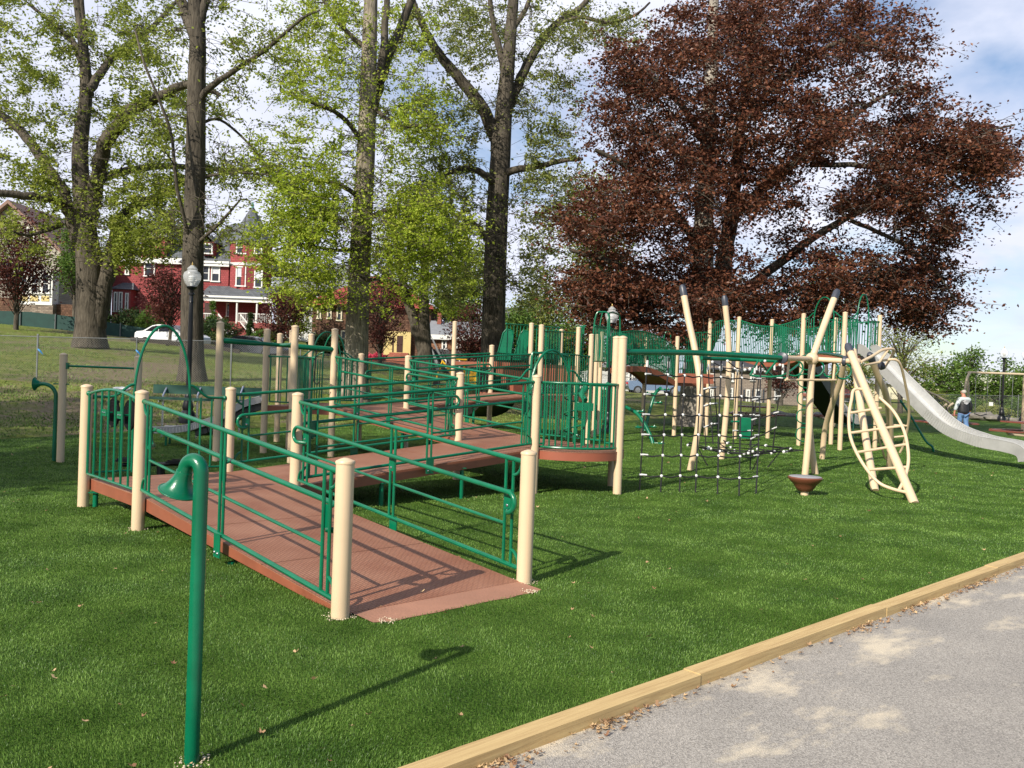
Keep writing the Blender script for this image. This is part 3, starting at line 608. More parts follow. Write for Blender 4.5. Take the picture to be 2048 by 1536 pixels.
# ---------- small tower by the first slide, with overhead beam
P1 = V(-5.14, 15.11, 0); P2 = V(-4.8, 16.8, 0); P3 = V(-3.86, 15.23, 0); P5 = V(-4.45, 19.0, 0); P4 = IJ(I3, J2+.05); E0 = IJ(I2, J2)
for p, z in ((P1, 2.43), (P2, 2.41), (P3, 2.42), (P5, 2.43), (V(-5.25, 19.4, 0), 2.43)): post(p, z, PS)
deck([P2, E0, IJ(I2+.9, J2+.04), P4], Z3-.01, PS)
deck([P4, IJ(I3, J3), P5+V(.2, .1, 0), P5], Z3-.01, PS)
mb = MB(); hb = lambda p, z: V(p.x, p.y, z)
a_ = hb(P1, 2.12); b_ = hb(P3, 2.10); c_ = hb(E0, 2.06)
d_ = a_+(c_-a_)*.33; f_ = a_+(c_-a_)*.62
mb.tube([a_, d_-(d_-a_)*.12, d_, f_, f_+(c_-f_)*.06, c_], [.05, .05, .035, .035, .05, .05], 12)
mb.tube([b_, (a_+c_)/2+V(0, 0, .0)], .03, 8); mb.build('overhead_beam', GREEN, PS)
mb = MB(); mb.tube([c_+V(-.28, -.28, -.02), c_+V(-.3, -.3, -.62), c_+V(-.24, -.3, -.68), c_+V(-.2, -.3, -.62)], .013, 6); mb.build('trapeze_handle', BLACKM, PS)
barrier(V(P2.x, P2.y, Z3), V(P3.x+.15, P3.y+1.2, Z3), PS, h=.95, n=5)
barrier(V(P5.x, P5.y, Z3), IJ(I3, J3-.1, Z3), PS, h=.95, arch=.62)
barrier(V(P4.x, P4.y, Z3), V(P5.x, P5.y, Z3), PS, h=.95)
# ribbed stainless slides
def slide(name, path, width, parent, side=.16, rib0=.62, rib1=.93, sidemat=None, label=None, nseg=10, rib=True):
    pts = smooth_path(path, nseg); n = len(pts); mb = MB(); sb = MB()
    frames = []
    for k in range(n):
        t = pts[min(k+1, n-1)]-pts[max(k-1, 0)]; h = V(t.x, t.y, 0).normalized(); s = V(-h.y, h.x, 0); t.normalize(); up = s.cross(t)*-1
        if up.z < 0: up = -up
        frames.append((pts[k], s, up))
    prof = [(-1, 1.0), (-.98, .12), (-.8, .0), (.8, .0), (.98, .12), (1, 1.0)]
    vs = []; 
    for p, s, up in frames:
        for a, b in prof: vs.append(p + s*(a*width/2) + up*(b*side))
    m = len(prof); fs = [(k*m+q, k*m+q+1, (k+1)*m+q+1, (k+1)*m+q) for k in range(n-1) for q in range(m-1)]
    mb.add(vs, fs); bed = mb.build(name, [STEEL], parent, label=label)
    # outer side sheets and edge beads
    for sg in (-1, 1):
        vs = []
        for p, s, up in frames: vs += [p + s*(sg*(width/2+.014)) + up*side, p + s*(sg*(width/2+.014)) - up*.03, p + s*(sg*(width/2-.02)) - up*.03]
        sb.add(vs, [f for k in range(n-1) for f in ((k*3, k*3+1, k*3+4, k*3+3), (k*3+1, k*3+2, k*3+5, k*3+4))])
        sb.tube([p + s*(sg*(width/2+.006)) + up*(side+.006) for p, s, up in frames], .014, 6)
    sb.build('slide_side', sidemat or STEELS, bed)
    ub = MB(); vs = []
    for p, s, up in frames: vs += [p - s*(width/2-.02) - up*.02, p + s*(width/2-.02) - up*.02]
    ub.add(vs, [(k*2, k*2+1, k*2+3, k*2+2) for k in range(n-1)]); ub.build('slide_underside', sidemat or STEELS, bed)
    if rib:
        cum = [0]
        for k in range(1, n): cum.append(cum[-1]+(pts[k]-pts[k-1]).length)
        Lt = cum[-1]; s_ = Lt*rib0; rbs = {-1: MB(), 1: MB()}
        while s_ < Lt*rib1:
            k = max(q for q in range(n) if cum[q] <= s_); k = min(k, n-2); f = (s_-cum[k])/(cum[k+1]-cum[k]); p, s, up = frames[k]; p = pts[k].lerp(pts[k+1], f)
            for sg in (-1, 1):
                rb = rbs[sg]; rb.beam(p+s*(sg*(width/2+.02))+up*(side-.01), p+s*(sg*(width/2+.02))-up*.02, .012, .012, up=s)
                rb.beam(p+s*(sg*(width/2-.012))+up*(side-.01), p+s*(sg*(width/2-.012))+up*.03, .014, .01, up=s)
            s_ += .075
        for rb in rbs.values(): rb.build('rib', STEEL, bed)
    return bed
s0 = V(-4.95, 17.3, Z3+.06)
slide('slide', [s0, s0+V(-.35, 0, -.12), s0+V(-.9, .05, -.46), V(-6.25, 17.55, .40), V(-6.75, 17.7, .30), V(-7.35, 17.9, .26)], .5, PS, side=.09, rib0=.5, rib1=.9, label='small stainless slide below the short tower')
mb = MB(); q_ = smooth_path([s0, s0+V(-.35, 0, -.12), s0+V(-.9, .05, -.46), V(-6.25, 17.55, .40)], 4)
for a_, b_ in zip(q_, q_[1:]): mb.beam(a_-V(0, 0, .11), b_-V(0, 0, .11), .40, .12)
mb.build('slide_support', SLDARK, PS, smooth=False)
mb = MB(); mb.tube([(-7.0, 17.55, .24), (-7.0, 17.55, -.1)], .025, 8); mb.tube([(-7.1, 18.0, .24), (-7.1, 18.0, -.1)], .025, 8); mb.build('support_leg', GREEN, PS)

# ---------- upper decks (left group) ------------------------------------------------
ZH = 2.02
H = [IJ(I3+.4, J4+1.0), IJ(I4+.5, J4+.6), IJ(I4, J6), IJ(I3+.3, J6)]
deck(H, ZH, PS)
H3 = IJ(I4, J6+.3); H4 = IJ(I3+.3, J6)
for p, z in ((H[1], 3.1), (H[2], 3.1), (H4, 3.1), (IJ(I3+1.2, J6+2.0), 3.1), (IJ(I3+.4, J6+.9), 2.95), (W(1123, 661, 25.6), 3.1)): post(V(p.x, p.y, 0), z, PS)
# brown risers of the transfer steps
for k in range(4):
    z = Z4+.2*(k+1); i = I3+.4; a_ = IJ(I3-.1+.18*k, J5-.1, z); mb = MB()
    mb.box(IJ(I3+.1+.22*k, J5-.45, z-.09), (.24, 1.05, .18), math.atan2(UX.y, UX.x)); mb.build('step', [DECKSIDE], PS, smooth=False)
mb = MB(); pz = W(1117, 753, 22.6); mb.box(pz, (.86, .05, .42)); mb.build('riser_panel', DECKSIDE, PS, smooth=False)
# barriers with solid fins at the hooded slide entrance
def fin_panel(px0, px1, top, bot, Y, lean, parent):
    mb = MB(); pts = [W(px0, bot, Y), W(px0+(px1-px0)*.42, top+8, Y), W(px0+(px1-px0)*.62, top, Y), W(px1-2, top+3, Y), W(px1, top+14, Y), W(px1-6, bot, Y)]
    f = [p+V(0, .0, 0) for p in pts]; bk = [p+V(0, .04, 0) for p in pts]; n = len(pts)
    mb.add(f+bk, [tuple(range(n)), tuple(range(2*n-1, n-1, -1))]+[(k, (k+1) % n, (k+1) % n+n, k+n) for k in range(n)]); 
    mb.tube(pts, .02, 6, closed=True); mb.build('slide_hood', GREEN, parent)
fin_panel(992, 1026, 658, 720, 22.8, 0, PS); fin_panel(1026, 1060, 660, 720, 23.6, 0, PS)
barrier(W(1006, 720, 22.7), W(1120, 724, 24.3), PS, h=.96, n=16, wave=.0)
barrier(W(1060, 722, 24.6), W(1122, 724, 25.6), PS, h=.9, n=9)
barrier(W(1150, 742, 21.6)-V(0, 0, .4), W(1086, 742, 20.3)-V(0, 0, .4), PS, h=1.35, n=10)
barrier(W(1148, 728, 24.6), W(1172, 726, 24.4), PS, h=1.05, n=5)
barrier(W(1186, 728, 22.5), W(1216, 728, 23.8), PS, h=1.0, n=9); barrier(W(1216, 728, 23.8), W(1250, 732, 26), PS, h=1.0, n=9)
# tall green entry arches beside the lamp
def loop(pts, r=.022): m = MB(); m.tube(smooth_path(pxp(pts), 5), r, 8); return m.build('entry_arch', GREEN, PS)
loop([(1185, 735, 23.5), (1187, 665, 23.5), (1193, 628, 23.5), (1204, 624, 23.5), (1215, 626, 23.5), (1219, 640, 23.5), (1217, 735, 23.5)])
loop([(1214, 735, 22.5), (1216, 640, 22.5), (1219, 626, 22.8), (1234, 628, 24), (1240, 640, 24.4), (1238, 735, 24.4)])
loop([(1200, 735, 24.5), (1200, 655, 24.5), (1205, 625, 24.5)], .018)
m = MB(); m.tube(smooth_path(pxp([(1300, 690, 28.5), (1323, 690, 28.5), (1330, 667, 28.5), (1336, 664, 28.5), (1341, 668, 28.5), (1342, 692, 28.5), (1342, 740, 28.5)]), 5), .02, 8); m.build('entry_arch', GREEN, PS)
# slide running down and away from the hooded entrance
a_ = W(1030, 730, 24.0); a_.z = 2.0
slide('slide', [a_, a_+V(-.1, .5, -.15), a_+V(-.5, 2.2, -1.2), a_+V(-1.0, 3.6, -1.62), a_+V(-1.5, 4.6, -1.70)], 1.0, PS, side=.22, sidemat=BLACKP, rib=False, label='double width slide with black outer shell')

# ---------- arched red bridge and right tower ---------------------------------------
PD = IJ(I4-.5, 18.8); PE = IJ(I3, 18.8); PF = IJ(12.3, 20.4); PG = IJ(10.9, 20.2); PH = IJ(9.55, 19.75); PI_ = IJ(9.35, 21.3); PJ = IJ(7.3, 19.5); PK = IJ(7.15, 21.1); PL = IJ(5.93, 19.2); PM = IJ(5.9, 21.25)
ZE, ZT = 1.68, 2.60
for p, z in ((PD, 3.06), (PE, 3.08), (PF, 3.07), (PG, 3.73), (PH, 3.72), (PI_, 3.75), (PJ, 3.74), (PK, 3.73), (PL, 3.72), (PM, 3.79)): post(p, z, PS)
zz = lambda p, z: V(p.x, p.y, z)
def bridge(a0, a1, b0, b1, za, zb, hump, parent, n=14):
    mb = MB(); rows = []
    for k in range(n+1):
        t = k/n; z = za+(zb-za)*t+hump*math.sin(math.pi*t); p, q = a0.lerp(b0, t), a1.lerp(b1, t); rows.append((zz(p, z), zz(q, z)))
    for k in range(n):
        p, q = rows[k], rows[k+1]; g = .02; a, b, c, d = p[0].lerp(q[0], g), p[1].lerp(q[1], g), p[1].lerp(q[1], 1-g), p[0].lerp(q[0], 1-g); D = V(0, 0, -.1)
        mb.add([a, b, c, d, a+D, b+D, c+D, d+D], [(0, 1, 2, 3), (7, 6, 5, 4), (0, 4, 5, 1), (1, 5, 6, 2), (2, 6, 7, 3), (3, 7, 4, 0)])
    br = mb.build('bridge', DECKSIDE, parent, smooth=False)
    for side in (0, 1):
        sb = MB(); base = [r[side] for r in rows]
        for k in range(n):   # side beams
            sb.beam(base[k]+V(0, 0, -.08), base[k+1]+V(0, 0, -.08), .03, .16)
        sb.build('bridge_beam', DECKSIDE, br, smooth=False)
        rb = MB(); rb.tube([p+V(0, 0, 1.03) for p in base], .017, 8); rb.tube([p+V(0, 0, .09) for p in base], .015, 8)
        m_ = int(n*2.6)
        for k in range(m_+1):
            t = k/m_*n; i = min(int(t), n-1); p = base[i].lerp(base[i+1], t-i); rb.tube([p+V(0, 0, 1.03), p+V(0, 0, .09)], .013, 6)
        rb.build('bridge_rail', GREEN, br)
    return br
BS0 = W(1240, 734, 24.8); BS1 = W(1222, 734, 26.2)
bridge(zz(BS0, 0), zz(BS1, 0), PE, PD, ZH, ZE, .22, PS)
deck([PE, PD, PF, PG], ZE, PS)
barrier(zz(PE, ZE), zz(PG, ZE), PS, h=1.0); barrier(zz(PD, ZE), zz(PF, ZE), PS, h=1.0)
mb = MB(); mb.box(W(1390, 757, 26.8), (1.15, .05, .3)); mb.build('riser_panel', DECKSIDE, PS, smooth=False)
deck([PG, PF.lerp(PI_, .3), PI_, PH], ZT-.02, PS)
barrier(zz(PG, ZT), zz(PH, ZT), PS, h=1.0, n=13, wave=.05)
bridge(PH, PI_, PJ, PK, ZT, ZT, -.22, PS)
deck([PJ, PL, PM, PK], ZT, PS)
barrier(zz(PJ, ZT), zz(PL, ZT), PS, h=1.0, arch=.62, n=8); barrier(zz(PK, ZT), zz(PM, ZT), PS, h=1.0, n=14)
barrier(zz(PL, ZT), zz(PM, ZT), PS, h=1.0, arch=.75)
barrier(zz(PG, ZT-.3), zz(PF, ZT-.3), PS, h=1.0)
# dense extra panels (activity panels) beside the tower entrance
for px0, px1, Y in ((1640, 1672, 24.2), (1692, 1716, 24.0)):
    m = MB(); 
    for k in range(6): x = px0+(px1-px0)*k/5; m.tube([W(x, 640, Y), W(x, 722, Y)], .012, 6)
    m.tube([W(px0, 640, Y), W(px1, 640, Y)], .016, 6); m.tube([W(px0, 703, Y), W(px1, 703, Y)], .016, 6); m.build('barrier', GREEN, PS)
# long slide towards the camera on the right, and the steep slide behind, shade on its sides put into the colour
s0 = zz(PL.lerp(PM, .55), ZT+.05); en = V(11.75, 19.45, .36)
dh = V(en.x-s0.x, en.y-s0.y, 0)
SLP = [s0, s0+dh*.06+V(0, 0, -.06), s0+dh*.30+V(0, 0, -.98), s0+dh*.55+V(0, 0, -1.88), s0+dh*.74+V(0, 0, -2.18), s0+dh*.9+V(0, 0, -2.26), s0+dh*.965+V(0, 0, -2.31), s0+dh*.985+V(0, 0, -2.38), s0+dh*.99+V(0, 0, -2.48)]
slide('slide', SLP, .56, PS, side=.22, rib0=.5, rib1=.82, label='long stainless slide running out to the right')
a_ = zz(PI_.lerp(PK, .35), ZT+.05)
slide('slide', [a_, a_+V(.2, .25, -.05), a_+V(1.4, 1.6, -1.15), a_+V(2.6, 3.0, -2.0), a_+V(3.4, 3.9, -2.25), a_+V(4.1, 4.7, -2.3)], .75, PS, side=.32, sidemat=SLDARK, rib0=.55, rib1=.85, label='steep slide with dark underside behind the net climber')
# C-shaped step climber, rung ladder and pole on the tower
mb = MB(); b0 = W(1640, 900, 23.8); c = V(8.35, 24.1, 0)
mb.tube([(c.x, c.y, -.05), (c.x, c.y, 2.6)], .024, 8)
for k in range(5):
    z = .35+k*.5; sg = -1 if k % 2 else -1
    mb.tube(smooth_path([c+V(0, 0, z+.17), c+V(sg*.28, -.05, z+.17), c+V(sg*.38, -.07, z+.05), c+V(sg*.36, -.07, z-.12), c+V(sg*.2, -.03, z-.2), c+V(0, 0, z-.2)], 4), .017, 8)
mb.build('loop_climber', GREEN, PS)
mb = MB(); c = V(9.15, 23.9, 0); d = V(.9, .35, 0)
for q in (0, .35): mb.tube([c+V(q, 0, -.05), c+V(q, 0, 2.6)], .025, 8)
for k in range(7): mb.tube([c+V(0, 0, .35+.33*k), c+V(1.9 if k % 2 else .35, .3 if k % 2 else 0, .35+.33*k-.02)], .014, 6)
mb.build('rung_ladder', mat('dark_green_metal', (.004, .05, .035), .4), PS)
mb = MB(); mb.tube(smooth_path(pxp([(1800, 800, 24.3), (1820, 830, 24.2), (1850, 880, 24.0), (1864, 893, 23.9), (1868, 905, 23.9)]), 5), .03, 8); mb.build('support_leg', GREEN, PS)
# two curved pod climbers in front of the low deck
def pod_climber(pts, knobs):
    mb = MB(); path = smooth_path(pxp(pts), 6); mb.tube(path, .05, 10); n = len(path)
    for k in range(knobs):
        p = path[int((k+.6)/knobs*(n-1))]; sg = -1 if k % 2 else 1
        mb.tube([p, p+V(sg*.22, -.05, .0), p+V(sg*.26, -.05, .05)], .028, 8); mb.lathe(p+V(sg*.22, -.05, -.02), [(.09, 0), (.11, .02), (.09, .04)], 10)
    mb.build('pod_climber', GREEN, PS)
pod_climber([(1252, 814, 24.2), (1275, 828, 23.8), (1293, 855, 23.5), (1304, 880, 23.3), (1306, 896, 23.2)], 3)
pod_climber([(1322, 776, 26.0), (1312, 785, 25.9), (1304, 805, 25.8), (1296, 835, 25.7), (1290, 862, 25.6)], 5)
mb = MB(); mb.box(W(1491, 856, 25.6), (.36, .16, .62)); mb.tube([W(1462, 843, 25.6), W(1480, 843, 25.6)], .03, 6); mb.build('play_panel', GREEN, PS, label='small solid green panel beneath the bridge', smooth=False)

# ================================================================== net climber
NC = empty('net_climber', V(3.9, 14.6, 0), 'tan framework with black rope nets, curved posts and leaf-shaped ladders on the turf', 'climber')
D2 = G(1234, 988); D2.z = 0
post(D2, 2.32, NC)
def pole(pts, r=.0635, name='curved_pole', m=TAN, capr=True, k=8, cap_from=.0):
    path = smooth_path(pxp(pts), k); mb = MB(); mb.tube(path, r, 16); o = mb.build(name, m, NC)
    return o, path
def darkcap(path, end, parent):
    i = 0 if end == 0 else -1; p = path[i]; q = path[1 if end == 0 else -2]; d = (p-q).normalized()
    mb = MB(); mb.lathe(p-d*.06, [(.067, 0), (.070, .05), (.068, .16), (.045, .22), (.01, .235)], 16, axis=d); mb.build('end_cap', DARKCAP, parent)
o, pa = pole([(1367, 586, 16.9), (1377, 640, 16.8), (1390, 700, 16.65), (1399, 760, 16.5), (1399, 830, 16.45), (1390, 895, 16.5), (1380, 942, 16.57)]); darkcap(pa, 0, o)
o, pa = pole([(1450, 606, 19.2), (1457, 680, 19.2), (1457, 760, 19.2), (1450, 850, 19.2), (1443, 920, 19.22)]); darkcap(pa, 0, o)
o, pa = pole([(1670, 593, 16.9), (1652, 640, 16.7), (1634, 690, 16.5), (1625, 720, 16.43), (1621, 780, 16.4), (1618, 860, 16.35), (1611, 940, 16.3), (1608, 962, 16.3)]); darkcap(pa, 0, o)
mb = MB(); mb.sphere(W(1624, 718, 16.43), .125, 20); mb.build('ball_joint', TAN, o)
pole([(1625, 725, 16.5), (1618, 820, 16.6), (1622, 890, 16.65), (1631, 950, 16.7)])
pole([(1688, 728, 18.5), (1680, 765, 18.9), (1664, 810, 19.4), (1650, 860, 20.0), (1644, 920, 20.2)])
pole([(1706, 700, 16.0), (1718, 790, 15.6), (1732, 880, 15.0), (1750, 982, 14.28)], .0635)
# beams
bt = W(1625, 718, 16.43); ba = V(D2.x, D2.y, 2.10); jl = W(1565, 716, 15.3)
mb = MB(); mb.tube(smooth_path([ba, ba.lerp(bt, .35)+V(0, 0, .03), jl], 8), .045, 12); mb.build('overhead_beam', GREEN, NC)
mb = MB(); mb.tube([W(1403, 716, 17.6), W(1480, 719, 18.2), W(1560, 722, 17.6), W(1600, 715, 17.3)], .04, 12); mb.tube(smooth_path(pxp([(1600, 716, 17.3), (1635, 706, 18), (1680, 712, 19.2), (1700, 722, 19.8)]), 6), .035, 10); mb.build('overhead_beam', GREEN, NC)
mb = MB(); mb.tube([jl, bt, W(1688, 722, 16.2), W(1718, 722, 15.9)], .05, 12); mb.build('tan_beam', TAN, NC)
mb = MB()
for p, q in ((jl, bt), (W(1688, 722, 16.2), bt)):
    d = (q-p).normalized(); mb.lathe(p-d*.03, [(.03, -.03), (.1, 0), (.1, .05), (.03, .08)], 16, axis=d)
mb.build('flange', DARKCAP, NC)
mb = MB(); w2 = bt; A_, B_ = W(1578, 720, 15.6), W(1670, 722, 16.3)
for p, y in ((A_, 755), (B_, 757)): mb.tube([p, p-V(.02, 0, .36)], .022, 8)
mb.tube([A_-V(.06, .02, .36), B_-V(-.03, 0, .36)], .022, 8); mb.build('chinning_frame', TAN, NC)
# triangle grips and ring grips
mb = MB()
for pts in ([(1517, 720, 16.6), (1503, 746, 16.4), (1505, 751, 16.4), (1562, 752, 16.2), (1598, 728, 16.8)], [(1553, 722, 16.2), (1532, 748, 16.3)], [(1520, 722, 17), (1545, 752, 17.5), (1575, 756, 17.6)]):
    mb.tube(smooth_path(pxp(pts), 3), .02, 8)
mb.build('triangle_grip', GREEN, NC)
for cx, cy, rx, Y in ((1590, 738, 15, 18), (1634, 738, 13, 18), (1662, 740, 14, 19), (1688, 744, 14, 17.6), (1706, 745, 10, 18.6)):
    mb = MB(); mb.tube(smooth_path(pxp([(cx-rx*.5, cy-20, Y), (cx+rx*.8, cy-12, Y), (cx+rx, cy+2, Y), (cx+rx*.3, cy+13, Y), (cx-rx*.7, cy+12, Y), (cx-rx, cy+6, Y)]), 4), .019, 8); mb.build('ring_grip', GREEN, NC)
# main rope net
class Clamps:
    def __init__(s): s.l = []
    def tube(s, *a, **k): m = MB(); m.tube(*a, **k); s.l.append(m)
    def sphere(s, *a, **k): m = MB(); m.sphere(*a, **k); s.l.append(m)
    def lathe(s, *a, **k): m = MB(); m.lathe(*a, **k); s.l.append(m)
    def split(s, name, m, parent):
        for x in s.l: x.build(name, m, parent)
def clamp_mb(mb, p, r=.026): mb.sphere(p, r, 8)
def net(cols, rows_t, parent, rr=.012, flare=None, endclips=True, vert_to=1.0):
    rb = MB(); cb_ = Clamps(); nC = len(cols)
    for a, b in cols: rb.tube([a, a.lerp(b, .5)+V(random.uniform(-.015, .015), 0, 0), b], rr, 6); cb_.lathe(a-V(0, 0, .16), [(.02, 0), (.02, .1)], 8)
    for t in rows_t:
        P_ = [a.lerp(b, t) for a, b in cols]; path = []
        for k in range(nC-1):
            path += [P_[k], P_[k].lerp(P_[k+1], .5)-V(0, 0, .025)]
        path.append(P_[-1]); rb.tube(smooth_path(path, 2), rr, 6)
        for k, p in enumerate(P_):
            if k in (0, nC-1):
                q = P_[1] if k == 0 else P_[-2]; d = (q-p).normalized(); cb_.tube([p-d*.02, p+d*.10], [.018, .011], 8)
            else: clamp_mb(cb_, p)
    o = rb.build('rope_net', ROPE, parent); cb_.split('rope_clamp', WHITEP, o); return o
tops = [1295, 1338, 1371, 1404, 1443, 1485, 1522]; bots = [1279, 1321, 1359, 1391, 1435, 1478, 1512]; by = [981, 985, 985, 985, 989, 992, 988]
cols = []
for k in range(7):
    t = None; d = _ray(tops[k], 712); den = d.x*(bt.y-ba.y)-d.y*(bt.x-ba.x); s = ((ba.x-0)*(bt.y-ba.y)-(ba.y)*(bt.x-ba.x))/den
    a = CP + d*s; a.z = 2.06; cols.append((a, G(bots[k], by[k])))
net(cols, [.13, .28, .43, .58, .73, .88], NC)
# ladder nets behind
def colpx(pts): return [(W(a[0], a[1], a[2]), W(b[0], b[1], b[2])) for a, b in pts]
net(colpx([((1404, 728, 17.7), (1412, 896, 17.6)), ((1416, 728, 17.7), (1426, 888, 17.4)), ((1428, 728, 17.8), (1438, 888, 17.2))]), [.3, .5, .75], NC)
net(colpx([((1475, 735, 17.9), (1466, 893, 17.6)), ((1520, 735, 18.0), (1499, 893, 17.8))]), [.38, .6, .8], NC)
net(colpx([((1510, 730, 16.4), (1500, 940, 16.4)), ((1566, 735, 16.4), (1545, 905, 16.8))]), [.12, .33, .52, .7], NC)
# hammock net: concentric rings with spokes
rb = MB(); cb_ = MB(); hc = W(1478, 908, 17.6); hc.z = .34
for q, r in enumerate((1.05, .72, .4)):
    pts = [hc + V(r*math.cos(t), r*.95*math.sin(t), .12*(r/1.05)**2-.06) for t in [k*math.pi/8 for k in range(16)]]; rb.tube(pts, .012, 6, closed=True)
    for p in pts[::2]: clamp_mb(cb_, p, .03)
for k in range(8):
    t = k*math.pi/4+.2; rb.tube([hc+V(.4*math.cos(t), .38*math.sin(t), -.06), hc+V(1.1*math.cos(t), 1.0*math.sin(t), .08)], .012, 6)
for px, py, Y in ((1385, 892, 16.6), (1446, 880, 19.2), (1612, 900, 16.4), (1640, 905, 20.0)):
    p = W(px, py, Y); d = (p-hc); d.z = 0; rb.tube([hc+d.normalized()*1.0+V(0, 0, .05), p], .012, 6); clamp_mb(cb_, hc+d.normalized()*1.05+V(0, 0, .06), .035)
for px, py in ((1415, 932), (1505, 940), (1535, 935)):
    p = G(px, py); d = (p-hc); d.z = 0; rb.tube([hc+d.normalized()*.9+V(0, 0, .05), p], .012, 6)
o = rb.build('hammock_net', ROPE, NC); cb_.build('rope_clamp', WHITEP, o)['kind'] = 'stuff'
# top tangle of ropes and shackles under the beam
rb = MB(); cb_ = MB()
for x0, y0, x1, y1 in ((1425, 724, 1470, 738), (1455, 722, 1490, 740), (1490, 740, 1530, 742), (1440, 735, 1475, 742), (1530, 722, 1500, 738), (1560, 730, 1525, 740)):
    p, q = W(x0, y0, 17.4), W(x1, y1, 17.6); rb.tube([p, p.lerp(q, .5)-V(0, 0, .05), q], .012, 6); clamp_mb(cb_, q, .035); clamp_mb(cb_, p, .03)
for x in (1404, 1417, 1443, 1485, 1513, 1549, 1566): cb_.tube([W(x, 728, 17.2), W(x, 740, 17.2)], .02, 8)
o = rb.build('rope_net', ROPE, NC); cb_.build('rope_clamp', WHITEP, o)['kind'] = 'stuff'
# leaf ladders
DA = lambda y: 15.3-(y-690)/316*2.33
def dp(pts, f): return pxp([(x, y, f(y)) for x, y in pts])
mb = MB(); mb.tube(smooth_path(dp([(1700, 702), (1740, 800), (1785, 905), (1829, 1008)], DA), 6), .068, 16); o = mb.build('leaf_stem', TAN, NC); darkcap(smooth_path(dp([(1700, 702), (1740, 800)], DA), 6), 0, o)
mb = MB()
mb.tube(smooth_path(dp([(1738, 780), (1709, 779), (1703, 800), (1698, 830), (1700, 870), (1713, 905), (1733, 938), (1757, 965), (1785, 978), (1819, 986)], DA), 5), .026, 10)
mb.tube(smooth_path(dp([(1759, 795), (1785, 820), (1803, 850), (1813, 880), (1817, 920), (1810, 955), (1798, 980)], DA), 5), .026, 10)
for a, b in (((1700, 826), (1762, 816)), ((1700, 866), (1808, 851)), ((1712, 905), (1816, 888)), ((1733, 940), (1812, 934))): mb.tube(dp([a, b], DA), .022, 8)
mb.build('leaf_ladder', TAN, NC)
DB = lambda y: 16.6+(y-710)/225*1.9
mb = MB(); pa = smooth_path(dp([(1743, 718), (1755, 750), (1772, 790), (1780, 850), (1779, 934)], DB), 6); mb.tube(pa, .0635, 16); o = mb.build('leaf_stem', TAN, NC)
darkcap(pa, 0, o)
mb = MB()
mb.tube(smooth_path(dp([(1762, 721), (1796, 722), (1810, 765), (1818, 815), (1816, 850), (1807, 890), (1800, 905)], DB), 5), .026, 10)
mb.tube(smooth_path(dp([(1753, 845), (1757, 875), (1765, 900), (1772, 918), (1796, 919)], DB), 5), .022, 10)
for a, b in (((1753, 848), (1816, 852)), ((1757, 877), (1812, 872))): mb.tube(dp([a, b], DB), .02, 8)
mb.tube(smooth_path(pxp([(1722, 724, 15.9), (1745, 712, 16.2), (1765, 700, 16.5), (1785, 698, 16.7), (1787, 705, 16.8), (1777, 722, 16.9), (1768, 736, 16.9)]), 5), .028, 10)
mb.tube(pxp([(1728, 730, 16), (1758, 725, 16.4), (1775, 701, 16.6)]), .024, 8)
mb.build('leaf_ladder', TAN, NC)
mb = MB(); mb.lathe(W(1762, 732, 16.8), [(.02, -.06), (.08, -.02), (.08, .04), (.02, .08)], 12, axis=V(1, .2, .3)); mb.build('flange', DARKCAP, NC)
for j_ in ((1712, 724, 15.9),): mb = MB(); mb.sphere(W(*j_), .08, 14); mb.build('ball_joint', TAN, NC)

# ================================================================== small play items
SPC = G(1609, 990); SPC.z = 0
t = empty('spinner_cup', SPC, 'brown bowl-shaped spinner seat with a grey top on a short tan stub', 'spinner')
mb = MB(); mb.lathe(SPC+V(0, 0, .055), [(.07, 0), (.115, .02), (.15, .07), (.185, .125), (.20, .135), (.235, .17), (.258, .2), (.262, .215), (.25, .232), (.2, .225), (.02, .215)], 32); mb.build('seat_bowl', BROWNP, t)
mb = MB(); mb.lathe(SPC+V(0, 0, .288), [(.244, 0), (.235, .006), (.02, .008)], 32); mb.build('seat_top', mat('grey_seat', (.30, .30, .31), .5), t)
mb = MB(); mb.lathe(SPC, [(.06, -.05), (.06, .055)], 20); mb.build('stub_post', TAN, t)
def horn(base, ztop, bend, dirv, mouth, scale, label, shadow=None):
    t = empty('talk_tube', base, label, 'talk tube'); Zv = V(0, 0, 1); dirv = Vector(dirv).normalized(); r = .031
    R_ = bend; c = base+Zv*(ztop-R_-r)+dirv*R_
    pts = [base-Zv*.05, base+Zv*(ztop-R_-r)*.5, base+Zv*(ztop-R_-r)] + [c - dirv*(R_*math.cos(a)) + Zv*(R_*math.sin(a)) for a in [k*mouth/14 for k in range(1, 15)]]
    pts.append(pts[-1]+(pts[-1]-pts[-2]).normalized()*.02*scale); mb = MB(); mb.tube(pts, [r]*len(pts), 20); mb.build('pipe', GREEN, t)
    d = (pts[-1]-pts[-2]).normalized(); mb = MB(); pr = [(r+.003, -.004), (r+.004, .0), (r*1.12, .012), (.041*scale, .032), (.051*scale, .054), (.064*scale, .074), (.0785*scale, .090), (.083*scale, .091), (.085*scale, .094), (.083*scale, .098), (.076*scale, .095)]
    mb.lathe(pts[-1], pr, 32, axis=d)
    ax_ = d; a0 = ax_.cross(V(0, 0, 1)).normalized(); b0 = ax_.cross(a0); cc = pts[-1]+d*.094; mb.tube([cc+a0*(.084*scale*math.cos(q*math.pi/20))+b0*(.084*scale*math.sin(q*math.pi/20)) for q in range(40)], .0045*scale, 8, closed=True)
    mb.build('horn_mouth', GREEN, t); return t
hb_ = G(383, 1527); hb_.z = 0
horn(hb_, 1.318, .046, V(-1, .5, 0), R(166), .97, 'green talk tube with flared horn mouth in the left foreground')
